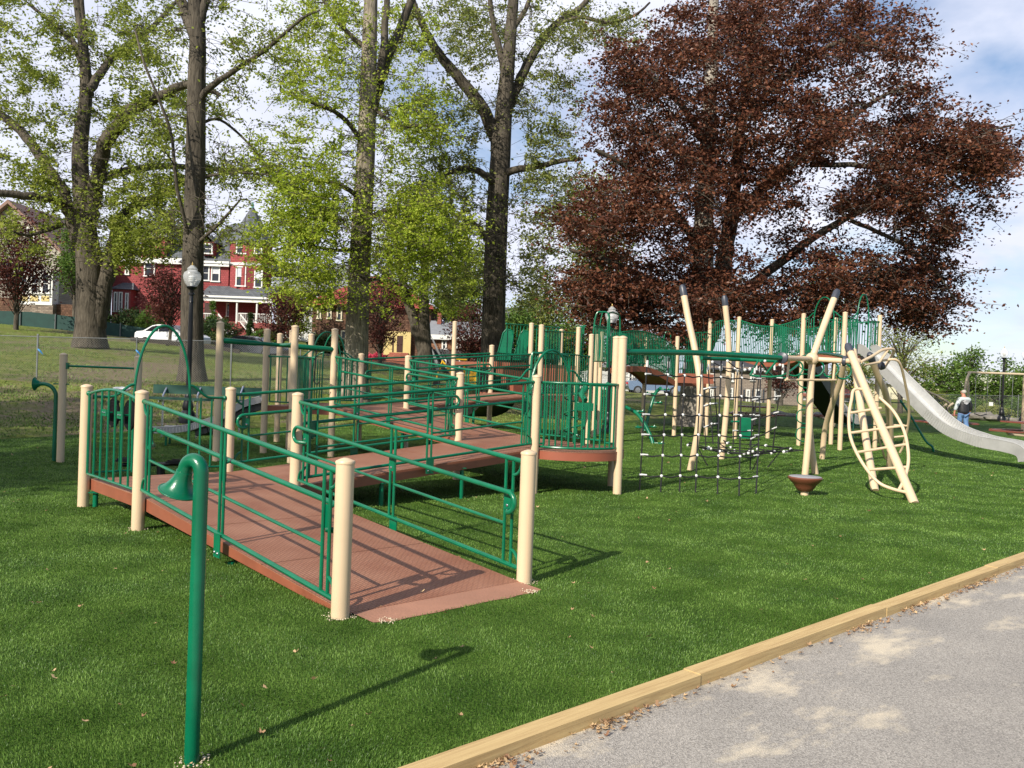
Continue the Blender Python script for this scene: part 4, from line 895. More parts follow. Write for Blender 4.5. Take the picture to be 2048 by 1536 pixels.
h2 = V(-7.5, 14.2, 0); horn(h2, 1.30, .2, V(-1, -.1, 0), R(95), 1.25, 'distant green talk tube beside the tan pull-up bar posts')
# pull-up bar
a_, b_ = V(-7.34, 14.1, 0), V(-6.05, 13.95, 0)
t = empty('pull_up_bar', a_, 'green pull-up bar between two shaded tan posts at the left', 'pull-up bar')
post(a_, 1.77, t, r=.06); post(b_, 1.77, t, r=.06)
mb = MB(); mb.tube([zz(a_, 1.58), zz(b_, 1.58)], .018, 8); mb.box(zz(a_, 1.58)+V(.07, 0, 0), (.03, .06, .1)); mb.tube([zz(a_, 1.28)-V(.15, 0, 0), zz(a_, 1.28)+V(.1, 0, 0)], .012, 6); mb.build('bar', GREEN, t)
# black balance stepper behind the first landing
c = W(322, 935, 12.8); c.z = 0
t = empty('balance_stepper', c, 'low black rocking stepper with foot pads behind the arched barrier', 'exercise stepper')
mb = MB(); mb.tube([(c.x-.6, c.y, .15), (c.x+.5, c.y+.1, .2)], .03, 8); mb.lathe((c.x, c.y, -.05), [(.06, 0), (.06, .2)], 12); mb.build('frame', BLACKM, t)
for s in (-.4, .35):
    mb = MB(); mb.box((c.x+s, c.y+.02, .22), (.5, .22, .03)); mb.box((c.x+s, c.y-.06, .245), (.46, .02, .02)); mb.box((c.x+s, c.y+.1, .245), (.46, .02, .02)); mb.build('foot_pad', BLACKP, t, smooth=False)

# crumbs of pale infill round the foreground footings
mb = MB()
for (c, r0_, n_) in ((IJ(0, 0), .075, 70), (IJ(0, J1), .075, 90), (hb_, .04, 60), (IJ(I0, 0), .075, 30), (IJ(-.27, .2), .03, 60), (IJ(-.27, 1.55), .03, 60)):
    for _ in range(n_):
        a_ = random.uniform(0, 6.283); r_ = r0_+abs(random.gauss(0, .022)); s_ = random.uniform(.002, .0065)
        mb.sphere((c.x+r_*math.cos(a_), c.y+r_*math.sin(a_), .010+random.random()*.006), s_, 6, sc=(1, 1, .6))
tag(mb.build('infill_sand', mat('pale_infill', (.58, .48, .34), .9, var=.2, vscale=60)), 'pale sandy crumbs scattered round the foreground post footings', 'sand', kind='stuff')


# ================================================================== trees
def bark_material(name, c1, c2, sc=1.0):
    m = bpy.data.materials.new(name); m.use_nodes = True; t = m.node_tree; b = t.nodes['Principled BSDF']; b.inputs['Roughness'].default_value = .9; b.inputs['Specular IOR Level'].default_value = .15
    c = N(t, 'ShaderNodeTexCoord'); mp = N(t, 'ShaderNodeMapping'); mp.inputs['Scale'].default_value = (9*sc, 9*sc, 1.3*sc); t.links.new(c.outputs['Object'], mp.inputs[0])
    n = N(t, 'ShaderNodeTexNoise'); n.inputs['Scale'].default_value = 1.6; n.inputs['Detail'].default_value = 8; n.inputs['Roughness'].default_value = .65; n.inputs['Distortion'].default_value = .6; t.links.new(mp.outputs[0], n.inputs['Vector'])
    n2 = N(t, 'ShaderNodeTexNoise'); n2.inputs['Scale'].default_value = .7; n2.inputs['Detail'].default_value = 4; t.links.new(c.outputs['Object'], n2.inputs['Vector'])
    a = N(t, 'ShaderNodeMath', operation='MULTIPLY_ADD'); a.inputs[1].default_value = .5; t.links.new(n2.outputs['Fac'], a.inputs[0]); t.links.new(n.outputs['Fac'], a.inputs[2])
    r = N(t, 'ShaderNodeValToRGB'); r.color_ramp.elements[0].position = .55; r.color_ramp.elements[1].position = .95; r.color_ramp.elements[0].color = (*c1, 1); r.color_ramp.elements[1].color = (*c2, 1)
    t.links.new(a.outputs[0], r.inputs['Fac']); t.links.new(r.outputs['Color'], b.inputs['Base Color'])
    bp = N(t, 'ShaderNodeBump'); bp.inputs['Strength'].default_value = 1; bp.inputs['Distance'].default_value = .05; t.links.new(n.outputs['Fac'], bp.inputs['Height']); t.links.new(bp.outputs[0], b.inputs['Normal'])
    return m
BARK = bark_material('grey_brown_bark', (.026, .022, .017), (.135, .115, .088)); BARKP = bark_material('pale_bark', (.075, .063, .047), (.36, .31, .235)); BEECHB = bark_material('beech_bark', (.13, .115, .095), (.46, .41, .34))
def leaf_material(name, c1, c2, c3, trans=.35, rough=.5):
    m = bpy.data.materials.new(name); m.use_nodes = True; t = m.node_tree; b = t.nodes['Principled BSDF']; b.inputs['Roughness'].default_value = rough; b.inputs['Specular IOR Level'].default_value = .18
    g = N(t, 'ShaderNodeNewGeometry'); n = N(t, 'ShaderNodeTexNoise'); n.inputs['Scale'].default_value = .5; n.inputs['Detail'].default_value = 3; t.links.new(g.outputs['Position'], n.inputs['Vector'])
    a = N(t, 'ShaderNodeMath', operation='MULTIPLY_ADD'); a.inputs[1].default_value = .55; t.links.new(g.outputs['Random Per Island'], a.inputs[0])
    s = N(t, 'ShaderNodeMath', operation='MULTIPLY'); s.inputs[1].default_value = .5; t.links.new(n.outputs['Fac'], s.inputs[0]); t.links.new(s.outputs[0], a.inputs[2])
    r = N(t, 'ShaderNodeValToRGB'); e = r.color_ramp.elements; e[0].position = .15; e[1].position = .85; e[0].color = (*c1, 1); e[1].color = (*c3, 1); x = e.new(.5); x.color = (*c2, 1)
    t.links.new(a.outputs[0], r.inputs['Fac']); t.links.new(r.outputs['Color'], b.inputs['Base Color'])
    tr = N(t, 'ShaderNodeBsdfTranslucent'); t.links.new(r.outputs['Color'], tr.inputs['Color']); ms = N(t, 'ShaderNodeMixShader'); ms.inputs[0].default_value = trans
    t.links.new(b.outputs[0], ms.inputs[1]); t.links.new(tr.outputs[0], ms.inputs[2]); t.links.new(ms.outputs[0], t.nodes['Material Output'].inputs[0])
    return m
LF_OAK = leaf_material('oak_leaves', (.12, .165, .022), (.23, .285, .04), (.38, .41, .075), .45)
LF_YEL = leaf_material('spring_leaves', (.19, .27, .02), (.35, .45, .042), (.54, .58, .09), .5)
LF_OLIVE = leaf_material('olive_leaves', (.12, .16, .035), (.21, .25, .06), (.34, .34, .10), .42)
LF_BEECH = leaf_material('copper_leaves', (.040, .014, .010), (.100, .036, .021), (.235, .098, .052), .25, .38)
LF_MAPLE = leaf_material('dark_red_leaves', (.04, .012, .011), (.08, .022, .018), (.14, .05, .035), .3)
LF_GREEN = leaf_material('green_leaves', (.045, .095, .014), (.09, .16, .026), (.16, .25, .05))
LF_CONIF = leaf_material('dark_hedge_leaves', (.012, .03, .010), (.028, .055, .014), (.055, .09, .022), .15)

def leaf_mesh(name, C, size, m, parent, flat=.0, aspect=.62):
    n = len(C); s = size*RNG.uniform(.65, 1.3, n)
    a = RNG.normal(size=(n, 3)); a[:, 2] *= .6; a /= np.linalg.norm(a, axis=1)[:, None]
    b = RNG.normal(size=(n, 3)); b[:, 2] = b[:, 2]*.6; b -= (b*a).sum(1)[:, None]*a; b /= np.linalg.norm(b, axis=1)[:, None]
    nrm = np.cross(a, b); s = s[:, None]
    co = np.stack([C - a*s*.5, C + b*s*.5*aspect - nrm*s*.12, C + a*s*.5, C - b*s*.5*aspect - nrm*s*.12], 1).reshape(-1, 3)
    k = np.arange(n)*4; f = np.stack([k, k+1, k+2, k+3], 1)
    return np_mesh(name, co, f, m, parent=parent)
def fast_tubes(mb, paths):
    for p, r in paths: mb.tube(p, r, 5 if max(r) < .05 else 8, caps=False)
def make_tree(label, base, trunk, limbs, blobs, leafm, barkm=None, nclu=300, perclu=110, lsize=.12, spread=(.55, .55, .35), cat='tree', name='tree', group=None, flare=True, twig=.018, seed=1, trunk_n=16, weep=0, thr=None, reach=5.0, tight=.27, clear=0):
    """trunk / limbs: lists of [(px, py, depth, radius_m)...]; blobs: (px, py, rx_px, ry_px, depth, rdepth_m, weight)"""
    global RNG
    keep = RNG; RNG = np.random.default_rng(seed); rnd = random.Random(seed); barkm = barkm or BARK
    b0 = W(*base); t = empty(name, b0, label, cat, group)
    bm_ = MB(); skel = []
    for li, L in enumerate([trunk]+limbs):
        P = [W(x, y, d) for x, y, d, r in L]; rr = [q[3] for q in L]; k = 5
        path = smooth_path(P, k); rad = []
        for i in range(len(rr)-1):
            for q in range(k): rad.append(rr[i]+(rr[i+1]-rr[i])*q/k)
        rad.append(rr[-1])
        if li == 0 and flare:
            d0 = path[0]
            for i, p in enumerate(path):
                h = (p-d0).length; rad[i] *= 1+.32*math.exp(-h/(rr[0]*1.1))
        else:
            path = [p+V(rnd.gauss(0, rad[i]*.1), rnd.gauss(0, rad[i]*.1), rnd.gauss(0, rad[i]*.1)) for i, p in enumerate(path)]
        bm_.tube(path, rad, trunk_n if li == 0 else 10, caps=False, mi=0 if li == 0 else 1)
        for i in range(0, len(path)): 
            if not (li == 0 and i < len(path)*.25): skel.append((path[i], rad[i]))
    SK = np.array([tuple(p) for p, r in skel]); SR = np.array([r for p, r in skel])
    wts = np.array([b[6] for b in blobs], float); wts /= wts.sum(); centers = []
    nodes = [SK]; 
    tries = 0
    nclu = int(nclu*1.6); pick = RNG.choice(len(blobs), size=nclu, p=wts)
    for bi in pick:
        px, py, rx, ry, Y, rd, _ = blobs[bi]; v = RNG.normal(size=3); v /= np.linalg.norm(v); v *= 1.12*RNG.uniform(.05, 1)**.45
        Yd = Y+v[1]*rd; centers.append(tuple(W(px+v[0]*rx*Y/Yd if False else px+v[0]*rx, py+v[2]*ry, Yd)))
    Cc = np.array(centers); segs = []; leaf = []
    D = np.linalg.norm(Cc[:, None]-SK[None], axis=2); order = np.argsort(D.min(1))
    tips = SK.copy(); tr = SR.copy()
    for ci in order:
        c = Cc[ci]; d = np.linalg.norm(tips-c, axis=1); d2 = d + np.maximum(0, tips[:, 2]-c[2])*.6   # branches prefer to rise
        q = int(np.argmin(d2)); p0 = Vector(tips[q]); c_ = Vector(c); L = (c_-p0).length
        mid1 = p0.lerp(c_, .35)+V(rnd.gauss(0, .07*L), rnd.gauss(0, .07*L), .12*L+rnd.gauss(0, .05*L)); mid2 = p0.lerp(c_, .7)+V(rnd.gauss(0, .06*L), rnd.gauss(0, .06*L), .10*L)
        pth = smooth_path([p0, mid1, mid2, c_], 3); r0_ = min(tr[q]*.6, .03+.022*L); r1 = max(.008, twig*.5)
        if d[q] < reach*2.2: bm_.tube(pth, [r0_+(r1-r0_)*(i/(len(pth)-1))**.7 for i in range(len(pth))], 5, caps=False, mi=1)
        new = np.array([tuple(p) for p in pth[3:]]); tips = np.concatenate([tips, new]); tr = np.concatenate([tr, np.linspace(r0_, r1, len(new))])
        # leaves around outer part, in several little sprays
        n = int(perclu*.62*rnd.uniform(.3, 1.7)); sub = rnd.randint(4, 8)
        for s_ in range(sub):
            pos = np.array(tuple(pth[rnd.randint(len(pth)//2, len(pth)-1)])); off = RNG.normal(size=3)*np.array(spread)*.75; off[2] -= weep*abs(RNG.normal())
            e_ = pos+off
            if rnd.random() < .5: bm_.tube([Vector(pos), Vector(pos+off*.5)+V(0, 0, .05), Vector(e_)], [twig*.6, twig*.5, twig*.3], 4, caps=False, mi=1)
            m_ = max(4, n//sub); tt = (RNG.integers(0, 4, m_)/3*1.1)[:, None]; leaf.append(pos+off*tt+np.clip(RNG.normal(size=(m_, 3)), -1.7, 1.7)*np.array(spread)*tight*.8)
    bm_.build('trunk', [barkm, BARK], t)
    lf = np.concatenate(leaf)
    if thr is not None: lf = lf[lf[:, 2] > thr]
    if clear:   # keep the near side of the main stem fairly bare, as on the real tree
        tp = sorted([(W(x, y, d).z, x) for x, y, d, r in trunk]); zz_ = [a for a, b in tp]; tx = np.interp(lf[:, 2], zz_, [W(b, 400, 30).x/30 for a, b in tp]); 
        tpp = sorted([tuple(W(x, y, d)) for x, y, d, r in trunk], key=lambda p: p[2]); tx = np.interp(lf[:, 2], [p[2] for p in tpp], [p[0]/p[1] for p in tpp]); ty = np.interp(lf[:, 2], [p[2] for p in tpp], [p[1] for p in tpp])
        lf = lf[~((np.abs(lf[:, 0]/lf[:, 1]-tx)*FPX < 48) & (lf[:, 1] < ty) & (RNG.uniform(size=len(lf)) < clear))]
    leaf_mesh('crown', lf, lsize, leafm, t)
    RNG = keep; return t
T = lambda pts, d: [(x, y, d+(dd if len(q) else 0), r) for (x, y, r, *q) in pts for dd in (q[0] if q else 0,)]
# far left forked tree
make_tree('big forked tree with a thick grey trunk beyond the fence at the far left', (180, 693, 38),
    T([(180, 696, .60), (180, 640, .57), (180, 580, .56), (178, 520, .54), (172, 470, .47), (165, 400, .38), (160, 300, .33), (172, 185, .26), (165, 80, .2), (150, -20, .14)], 38),
    [T([(165, 500, .36), (150, 455, .34), (135, 405, .28), (95, 335, .24), (40, 262, .2, 1), (-30, 205, .16, 2)], 38),
     T([(140, 430, .24), (115, 402, .2, -1), (60, 392, .17, -2), (-20, 385, .14, -3)], 38),
     T([(180, 440, .34), (190, 380, .33), (210, 292, .3, -1), (262, 222, .26, -2), (330, 188, .2, -3), (380, 168, .14, -4), (440, 190, .08, -4)], 38),
     T([(176, 190, .2), (186, 170, .2), (230, 110, .16, 1), (296, 62, .12, 2), (350, 5, .09, 3)], 38),
     T([(190, 365, .2), (240, 345, .18, 2), (330, 332, .15, 4), (420, 338, .12, 4), (500, 340, .08, 4), (560, 330, .05, 4)], 38),
     T([(186, 700, .34), (192, 650, .40), (204, 590, .39), (217, 530, .36, .3), (234, 470, .32, .8), (255, 425, .26, 2), (310, 395, .2, 2), (365, 365, .14, 2), (420, 330, .09, 2)], 38),
     T([(165, 130, .16), (150, 90, .14, 1), (110, 50, .1, 1), (60, 10, .07, 1)], 38),
     T([(125, 450, .1), (60, 470, .07, -1), (10, 460, .05, -2)], 38), T([(170, 60, .1), (165, 20, .1), (160, -60, .08)], 38)],
    [(90, 190, 130, 110, 38, 4, 1.3), (40, 60, 120, 110, 38, 4, .7), (230, 60, 130, 90, 38, 4, 1.5), (330, 210, 110, 110, 36, 4, 1.4), (280, 440, 140, 85, 37, 3, 3.2), (230, 500, 70, 40, 36, 2, .8), (80, 350, 110, 70, 37, 3, 1.2), (150, 420, 90, 70, 36, 2, .5), (240, 330, 150, 60, 38, 4, .8), (30, 480, 60, 60, 37, 3, .25), (440, 350, 90, 40, 41, 2, .5), (200, 250, 80, 80, 38, 4, .4)],
    LF_OAK, nclu=520, perclu=92, lsize=.15, seed=11, reach=7, clear=.8)
# second tree, by the lamp
make_tree('tall straight dark trunk behind the near street lamp, thin crown', (385, 768, 30.5),
    T([(384, 772, .46), (384, 720, .40), (384, 640, .38), (385, 560, .37), (388, 440, .35), (391, 330, .34), (393, 180, .31), (395, 60, .27), (382, -60, .2)], 30.5),
    [T([(394, 205, .12), (425, 170, .11, -.5), (470, 140, .09, -1), (530, 100, .07, -1.5), (600, 40, .045, -2), (640, 20, .03, -2)], 30.5),
     T([(390, 70, .22), (370, 25, .2, .5), (345, -40, .16, 1)], 30.5), T([(396, 60, .16), (410, 0, .15), (420, -60, .1)], 30.5),
     T([(388, 490, .07), (420, 465, .06, -.5), (450, 435, .05, -1), (480, 400, .03, -1)], 30.5),
     T([(386, 500, .06), (355, 380, .06, -1), (340, 260, .05, -1), (290, 130, .04, -1.5), (270, 60, .03, -1)], 30.5),
     T([(392, 250, .06), (440, 240, .05, 1), (500, 290, .04, 1), (540, 350, .03, 1)], 30.5), T([(389, 360, .06), (430, 350, .05), (480, 345, .04, -1), (540, 350, .03, -1)], 30.5)],
    [(450, 60, 110, 90, 30, 3, 1.2), (320, 40, 90, 80, 31, 3, 1.0), (470, 260, 80, 90, 30, 2.5, 1.0), (320, 250, 80, 90, 30, 2.5, .7), (440, 420, 80, 50, 29.5, 2, .7), (560, 110, 80, 70, 30, 2, .5), (480, 340, 90, 40, 31, 2, .6), (335, 460, 60, 45, 30, 2, .7), (440, 480, 50, 40, 29.5, 2, .4)],
    LF_OAK, nclu=180, perclu=62, lsize=.115, seed=12, spread=(.45, .45, .3), clear=.95)
# third tree, bright yellow green, pale trunk
make_tree('pale-trunked tree with bright yellow-green drooping foliage above the ramps', (708, 800, 31),
    T([(706, 802, .52), (710, 740, .46), (714, 660, .42), (718, 560, .40), (724, 440, .37), (732, 300, .33), (737, 150, .29), (741, 20, .25), (744, -80, .2)], 31),
    [T([(733, 250, .26), (750, 190, .24, .4), (772, 120, .2, .8), (800, 60, .17, 1.2), (830, -20, .13, 1.5)], 31), T([(760, 160, .16), (768, 80, .14), (775, -20, .1)], 31),
     T([(722, 400, .1), (680, 370, .08, -1), (620, 360, .06, -1.5), (560, 370, .04, -2)], 31), T([(724, 440, .1), (780, 420, .09, -1), (840, 410, .06, -2)], 31),
     T([(730, 290, .1), (680, 230, .08, -1), (610, 200, .06, -2), (560, 180, .04, -2)], 31), T([(722, 500, .08), (670, 500, .06, -1.5), (600, 490, .05, -2), (550, 500, .03, -2)], 31),
     T([(718, 560, .07), (770, 560, .06, -1.5), (830, 580, .04, -2), (850, 600, .03, -2)], 31), T([(734, 200, .09), (790, 250, .07, -1), (850, 250, .05, -1), (880, 260, .04, -2)], 31),
     T([(738, 100, .1), (690, 60, .08), (640, -10, .06)], 31)],
    [(640, 160, 110, 90, 29.5, 3, 1.2), (600, 330, 100, 80, 29, 2.5, 1.4), (650, 470, 120, 80, 28.5, 2.5, 1.9), (780, 400, 130, 80, 29, 2.5, 1.7), (830, 480, 110, 80, 29, 2.5, 1.5), (800, 250, 110, 90, 30, 3, 1.2), (760, 80, 120, 90, 31, 3, 1.2), (640, 30, 90, 60, 31, 3, .7), (600, 420, 100, 60, 28.5, 2, 1.2), (870, 440, 70, 80, 29, 2, 1.0), (720, 560, 130, 60, 28.5, 2.2, 1.2), (585, 520, 70, 80, 28.5, 2, .8), (730, 320, 80, 80, 29, 2, .7), (690, 605, 80, 30, 28.5, 1.5, .35)],
    LF_YEL, barkm=BARKP, nclu=700, perclu=98, lsize=.11, seed=13, spread=(.5, .5, .26), weep=.1, clear=.75)
# fourth tree
make_tree('tall broad-limbed green tree between the yellow-green tree and the copper beech', (985, 792, 37),
    T([(984, 795, .62), (985, 740, .52), (987, 640, .50), (990, 540, .49), (994, 430, .47), (1000, 330, .44), (1006, 240, .38), (1014, 150, .31), (1022, 60, .25), (1032, -60, .2)], 37),
    [T([(1000, 320, .3), (985, 260, .28), (955, 200, .25, -.5), (912, 150, .22, -1), (870, 95, .18, -1.5), (840, 40, .14, -2), (815, -30, .1, -2)], 37),
     T([(1008, 240, .24), (1035, 170, .22, .5), (1068, 105, .19, 1), (1110, 50, .16, 1.5), (1160, 15, .13, 2), (1200, -30, .1, 2)], 37),
     T([(1110, 50, .1, 1.5), (1160, 35, .09, 1), (1220, 45, .08, .5), (1270, 30, .06, 0), (1300, 5, .04, 0)], 37),
     T([(998, 350, .17), (1040, 338, .15, -.5), (1080, 332, .13, -1), (1120, 322, .1, -1.5), (1165, 318, .07, -2)], 37),
     T([(994, 370, .17), (960, 345, .15, -1), (925, 338, .12, -1.5), (885, 352, .1, -2), (850, 375, .07, -2)], 37),
     T([(990, 520, .16), (965, 465, .14, 1), (935, 440, .12, 1.5), (900, 425, .08, 2)], 37), T([(1012, 160, .16), (1000, 100, .15), (985, 40, .12), (975, -30, .1)], 37),
     T([(1025, 60, .12), (1050, 20, .1), (1070, -30, .08)], 37)],
    [(900, 60, 120, 90, 36, 4, 1.3), (1050, 50, 110, 80, 37, 4, 1.1), (1200, 60, 90, 50, 37.5, 3, .7), (900, 240, 100, 90, 36, 3, 1.2), (1080, 200, 90, 80, 37, 3, .9), (1000, 450, 120, 80, 35, 3, 1.1), (1100, 390, 90, 70, 36, 3, 1.0), (900, 380, 90, 70, 35.5, 3, .9), (1060, 560, 90, 70, 36, 3, .7), (930, 560, 80, 60, 36, 3, .6), (1100, 280, 60, 50, 36, 2, .5)],
    LF_OLIVE, nclu=500, perclu=92, lsize=.13, seed=14, reach=6, clear=.9)
# fifth, twin stems further back
make_tree('slender tree with two stems rising behind the third ramp', (845, 745, 46),
    T([(850, 748, .5), (850, 690, .34), (848, 620, .27), (848, 550, .22), (856, 490, .16), (880, 440, .12), (905, 400, .08)], 46),
    [T([(845, 700, .3), (828, 640, .28), (812, 590, .24), (800, 540, .2), (790, 480, .15), (780, 420, .1)], 46), T([(850, 560, .14), (880, 545, .1), (920, 540, .07), (960, 560, .04)], 46), T([(850, 520, .12), (830, 470, .1), (815, 420, .07)], 46)],
    [(860, 470, 90, 60, 46, 3, 1), (930, 540, 70, 50, 46, 3, .8), (800, 520, 70, 70, 45, 3, .8), (880, 580, 80, 50, 45, 3, .7)], LF_YEL, nclu=190, perclu=85, lsize=.14, seed=15)
# copper beech
make_tree('huge copper beech with dark red-brown foliage filling the upper right', (1385, 855, 33),
    T([(1384, 858, .62), (1385, 800, .48), (1392, 740, .50), (1400, 680, .52), (1404, 600, .46), (1406, 500, .40), (1410, 380, .34), (1418, 240, .28), (1424, 100, .22), (1430, -40, .16)], 33),
    [T([(1400, 700, .44), (1425, 650, .4), (1438, 590, .36), (1448, 520, .32), (1462, 430, .27), (1474, 330, .22), (1486, 220, .18), (1500, 110, .14), (1520, 0, .1)], 33),
     T([(1448, 610, .24), (1500, 572, .2, -.5), (1560, 525, .17, -1), (1620, 480, .14, -1.5), (1690, 438, .12, -2), (1760, 410, .09, -2.5), (1830, 400, .06, -3)], 33),
     T([(1460, 440, .2), (1505, 395, .18, -1), (1560, 350, .15, -2), (1620, 300, .13, -2.5), (1690, 245, .1, -3), (1760, 195, .07, -3), (1820, 170, .05, -3)], 33),
     T([(1484, 240, .14), (1540, 180, .12, -1), (1610, 120, .1, -1.5), (1690, 80, .08, -2), (1760, 60, .05, -2)], 33),
     T([(1620, 330, .1, -2), (1700, 330, .09, -3), (1790, 335, .08, -3.5), (1870, 300, .06, -4), (1960, 265, .05, -4), (2030, 250, .03, -4)], 33),
     T([(1440, 640, .18), (1500, 605, .16, 1), (1590, 580, .13, 1.5), (1680, 570, .1, 2), (1780, 590, .07, 2), (1860, 610, .04, 2)], 33),
     T([(1405, 500, .18), (1360, 440, .16, -1), (1310, 380, .13, -2), (1250, 330, .1, -2.5), (1190, 300, .07, -3)], 33),
     T([(1414, 290, .15), (1370, 220, .13, -1), (1310, 160, .1, -1.5), (1250, 120, .07, -2)], 33),
     T([(1402, 620, .18), (1350, 590, .16, -1), (1290, 555, .12, -2), (1210, 520, .09, -3), (1140, 500, .06, -3)], 33),
     T([(1396, 700, .16), (1340, 670, .14, -1.5), (1280, 640, .11, -2.5), (1200, 620, .08, -3), (1140, 610, .05, -3)], 33),
     T([(1700, 440, .08, -2), (1790, 480, .07, -2.5), (1860, 530, .05, -2.5), (1910, 600, .03, -2.5)], 33)],
    [(1300, 250, 120, 100, 32, 4.5, 2.2), (1420, 120, 160, 120, 32, 5, 3.0), (1560, 60, 160, 90, 33, 5, 2.4), (1730, 90, 120, 90, 31, 4, 1.6), (1230, 440, 110, 80, 30.5, 4, 2.0), (1380, 380, 130, 110, 31, 4, 2.6), (1540, 260, 130, 110, 31, 4, 2.4),
     (1700, 250, 120, 70, 30.5, 4, 1.2), (1850, 220, 60, 50, 30, 2.5, .5), (1930, 300, 100, 60, 29.5, 2.5, 1.2), (1830, 330, 100, 60, 30, 3, 1.2), (1720, 400, 90, 40, 31, 3, .7), (1850, 430, 90, 70, 30.5, 3, 1.2), (1970, 330, 60, 50, 29.5, 2, .5), (1980, 400, 22, 40, 29.5, 1, .15), (1890, 480, 20, 45, 30.5, 1, .2),
     (1250, 585, 130, 65, 31, 3, 2.6), (1400, 560, 120, 90, 30.5, 3.5, 2.0), (1560, 620, 120, 60, 33, 4, 1.6), (1700, 560, 120, 70, 32, 4, 1.9), (1830, 570, 85, 80, 32, 3, 1.5), (1580, 480, 70, 40, 31, 3, .25), (1300, 680, 110, 40, 30, 3, 1.0), (1860, 620, 50, 45, 32, 2, .4), (1540, 400, 80, 60, 31, 3, .8), (1280, 130, 70, 60, 32, 3, .7)],
    LF_BEECH, barkm=BEECHB, nclu=1300, perclu=140, lsize=.135, seed=16, spread=(.75, .75, .34), reach=5, weep=.16, name='copper_beech', tight=.30)
# trees in the shade off to the left, whose shadow falls over the back of the playground
def plain_tree(label, x, y, h, cr, n, per, ls, lm, seed, name='tree', z=None, cat='tree', trunk=.2, flat=.8, group=None, barkm=None, low=.35, spread=(.5, .5, .35)):
    global RNG
    keep = RNG; RNG = np.random.default_rng(seed); rnd = random.Random(seed); z = tz(x, y) if z is None else z
    t = empty(name, (x, y, z), label, cat, group); mb = MB(); pts = [V(x, y, z-.3), V(x+rnd.gauss(0, .05), y, z+h*.25), V(x+rnd.gauss(0, .1), y, z+h*.55), V(x+rnd.gauss(0, .15), y, z+h*.93)]
    p = smooth_path(pts, 5); mb.tube(p, [trunk*(1-.9*i/(len(p)-1)) for i in range(len(p))], 10, caps=False); leaf = []
    cz = z+h*(low+1)/2; rz_ = h*(1-low)/2
    for k in range(n):
        v = RNG.normal(size=3); v /= np.linalg.norm(v); v *= RNG.uniform(.15, 1)**.45; c = V(x+v[0]*cr, y+v[1]*cr, cz+v[2]*rz_)
        hh = min(.92, max(low*.8, (c.z-z)/h-.18)); s = p[int(hh*(len(p)-1))]
        mb.tube([s, s.lerp(c, .5)+V(0, 0, .05*cr), c], [trunk*.22, trunk*.12, .008], 5, caps=False)
        m_ = int(per*rnd.uniform(.5, 1.5)); a = np.array(tuple(c)); b = np.array(tuple(s.lerp(c, .6))); tt = RNG.uniform(0, 1, m_)[:, None]**.6
        leaf.append(b+(a-b)*tt+RNG.normal(size=(m_, 3))*np.array(spread)*min(1, cr/2.5))
    mb.build('trunk', barkm or BARK, t); leaf_mesh('crown', np.concatenate(leaf), ls, lm, t); RNG = keep; return t


# ================================================================== houses
def siding(name, col, rows=9, dark=.6, var=.12, brick=False, kind='clap'):
    m = bpy.data.materials.new(name); m.use_nodes = True; t = m.node_tree; b = t.nodes['Principled BSDF']; b.inputs['Roughness'].default_value = .8; b.inputs['Specular IOR Level'].default_value = .2
    c = N(t, 'ShaderNodeTexCoord'); s = N(t, 'ShaderNodeSeparateXYZ'); t.links.new(c.outputs['Object'], s.inputs[0])
    ad = N(t, 'ShaderNodeMath', operation='ADD'); t.links.new(s.outputs['X'], ad.inputs[0]); t.links.new(s.outputs['Y'], ad.inputs[1])
    cb2 = N(t, 'ShaderNodeCombineXYZ'); t.links.new(ad.outputs[0], cb2.inputs[0]); t.links.new(s.outputs['Z'], cb2.inputs[1])
    br = N(t, 'ShaderNodeTexBrick'); br.inputs['Scale'].default_value = 1; br.inputs['Brick Width'].default_value = {'clap': 3.0, 'shingle': .22, 'brick': .3}[kind]; br.inputs['Row Height'].default_value = {'clap': .14, 'shingle': .17, 'brick': .12}[kind]
    br.inputs['Mortar Size'].default_value = .014; br.inputs['Bias'].default_value = 0
    br.inputs['Color1'].default_value = (*[x*(1-var) for x in col], 1); br.inputs['Color2'].default_value = (*[x*(1+var) for x in col], 1); br.inputs['Mortar'].default_value = (*[x*dark for x in col], 1)
    t.links.new(cb2.outputs[0], br.inputs['Vector'])
    n = N(t, 'ShaderNodeTexNoise'); n.inputs['Scale'].default_value = .8; n.inputs['Detail'].default_value = 6; t.links.new(c.outputs['Object'], n.inputs['Vector'])
    r = N(t, 'ShaderNodeValToRGB'); r.color_ramp.elements[0].position = .3; r.color_ramp.elements[1].position = .7; r.color_ramp.elements[0].color = (.82, .82, .82, 1); r.color_ramp.elements[1].color = (1.08, 1.08, 1.08, 1); t.links.new(n.outputs['Fac'], r.inputs['Fac'])
    mu = N(t, 'ShaderNodeMixRGB', blend_type='MULTIPLY'); mu.inputs['Fac'].default_value = 1; t.links.new(br.outputs['Color'], mu.inputs['Color1']); t.links.new(r.outputs['Color'], mu.inputs['Color2']); t.links.new(mu.outputs[0], b.inputs['Base Color'])
    bp = N(t, 'ShaderNodeBump'); bp.inputs['Strength'].default_value = .5; bp.inputs['Distance'].default_value = .02; bp.invert = True; t.links.new(br.outputs['Fac'], bp.inputs['Height']); t.links.new(bp.outputs[0], b.inputs['Normal'])
    return m
RED = siding('red_shingle_wall', (.31, .07, .07), kind='shingle'); CREAM = siding('cream_siding', (.38, .35, .29)); BRSH = siding('brown_shingle', (.13, .07, .045), kind='shingle', var=.3)
SLATE = siding('grey_slate', (.12, .13, .14), kind='shingle', var=.2); REDROOF = siding('red_roof_tiles', (.30, .06, .05), kind='shingle', var=.15); STONE = siding('rough_stone', (.24, .19, .15), kind='brick', var=.35)
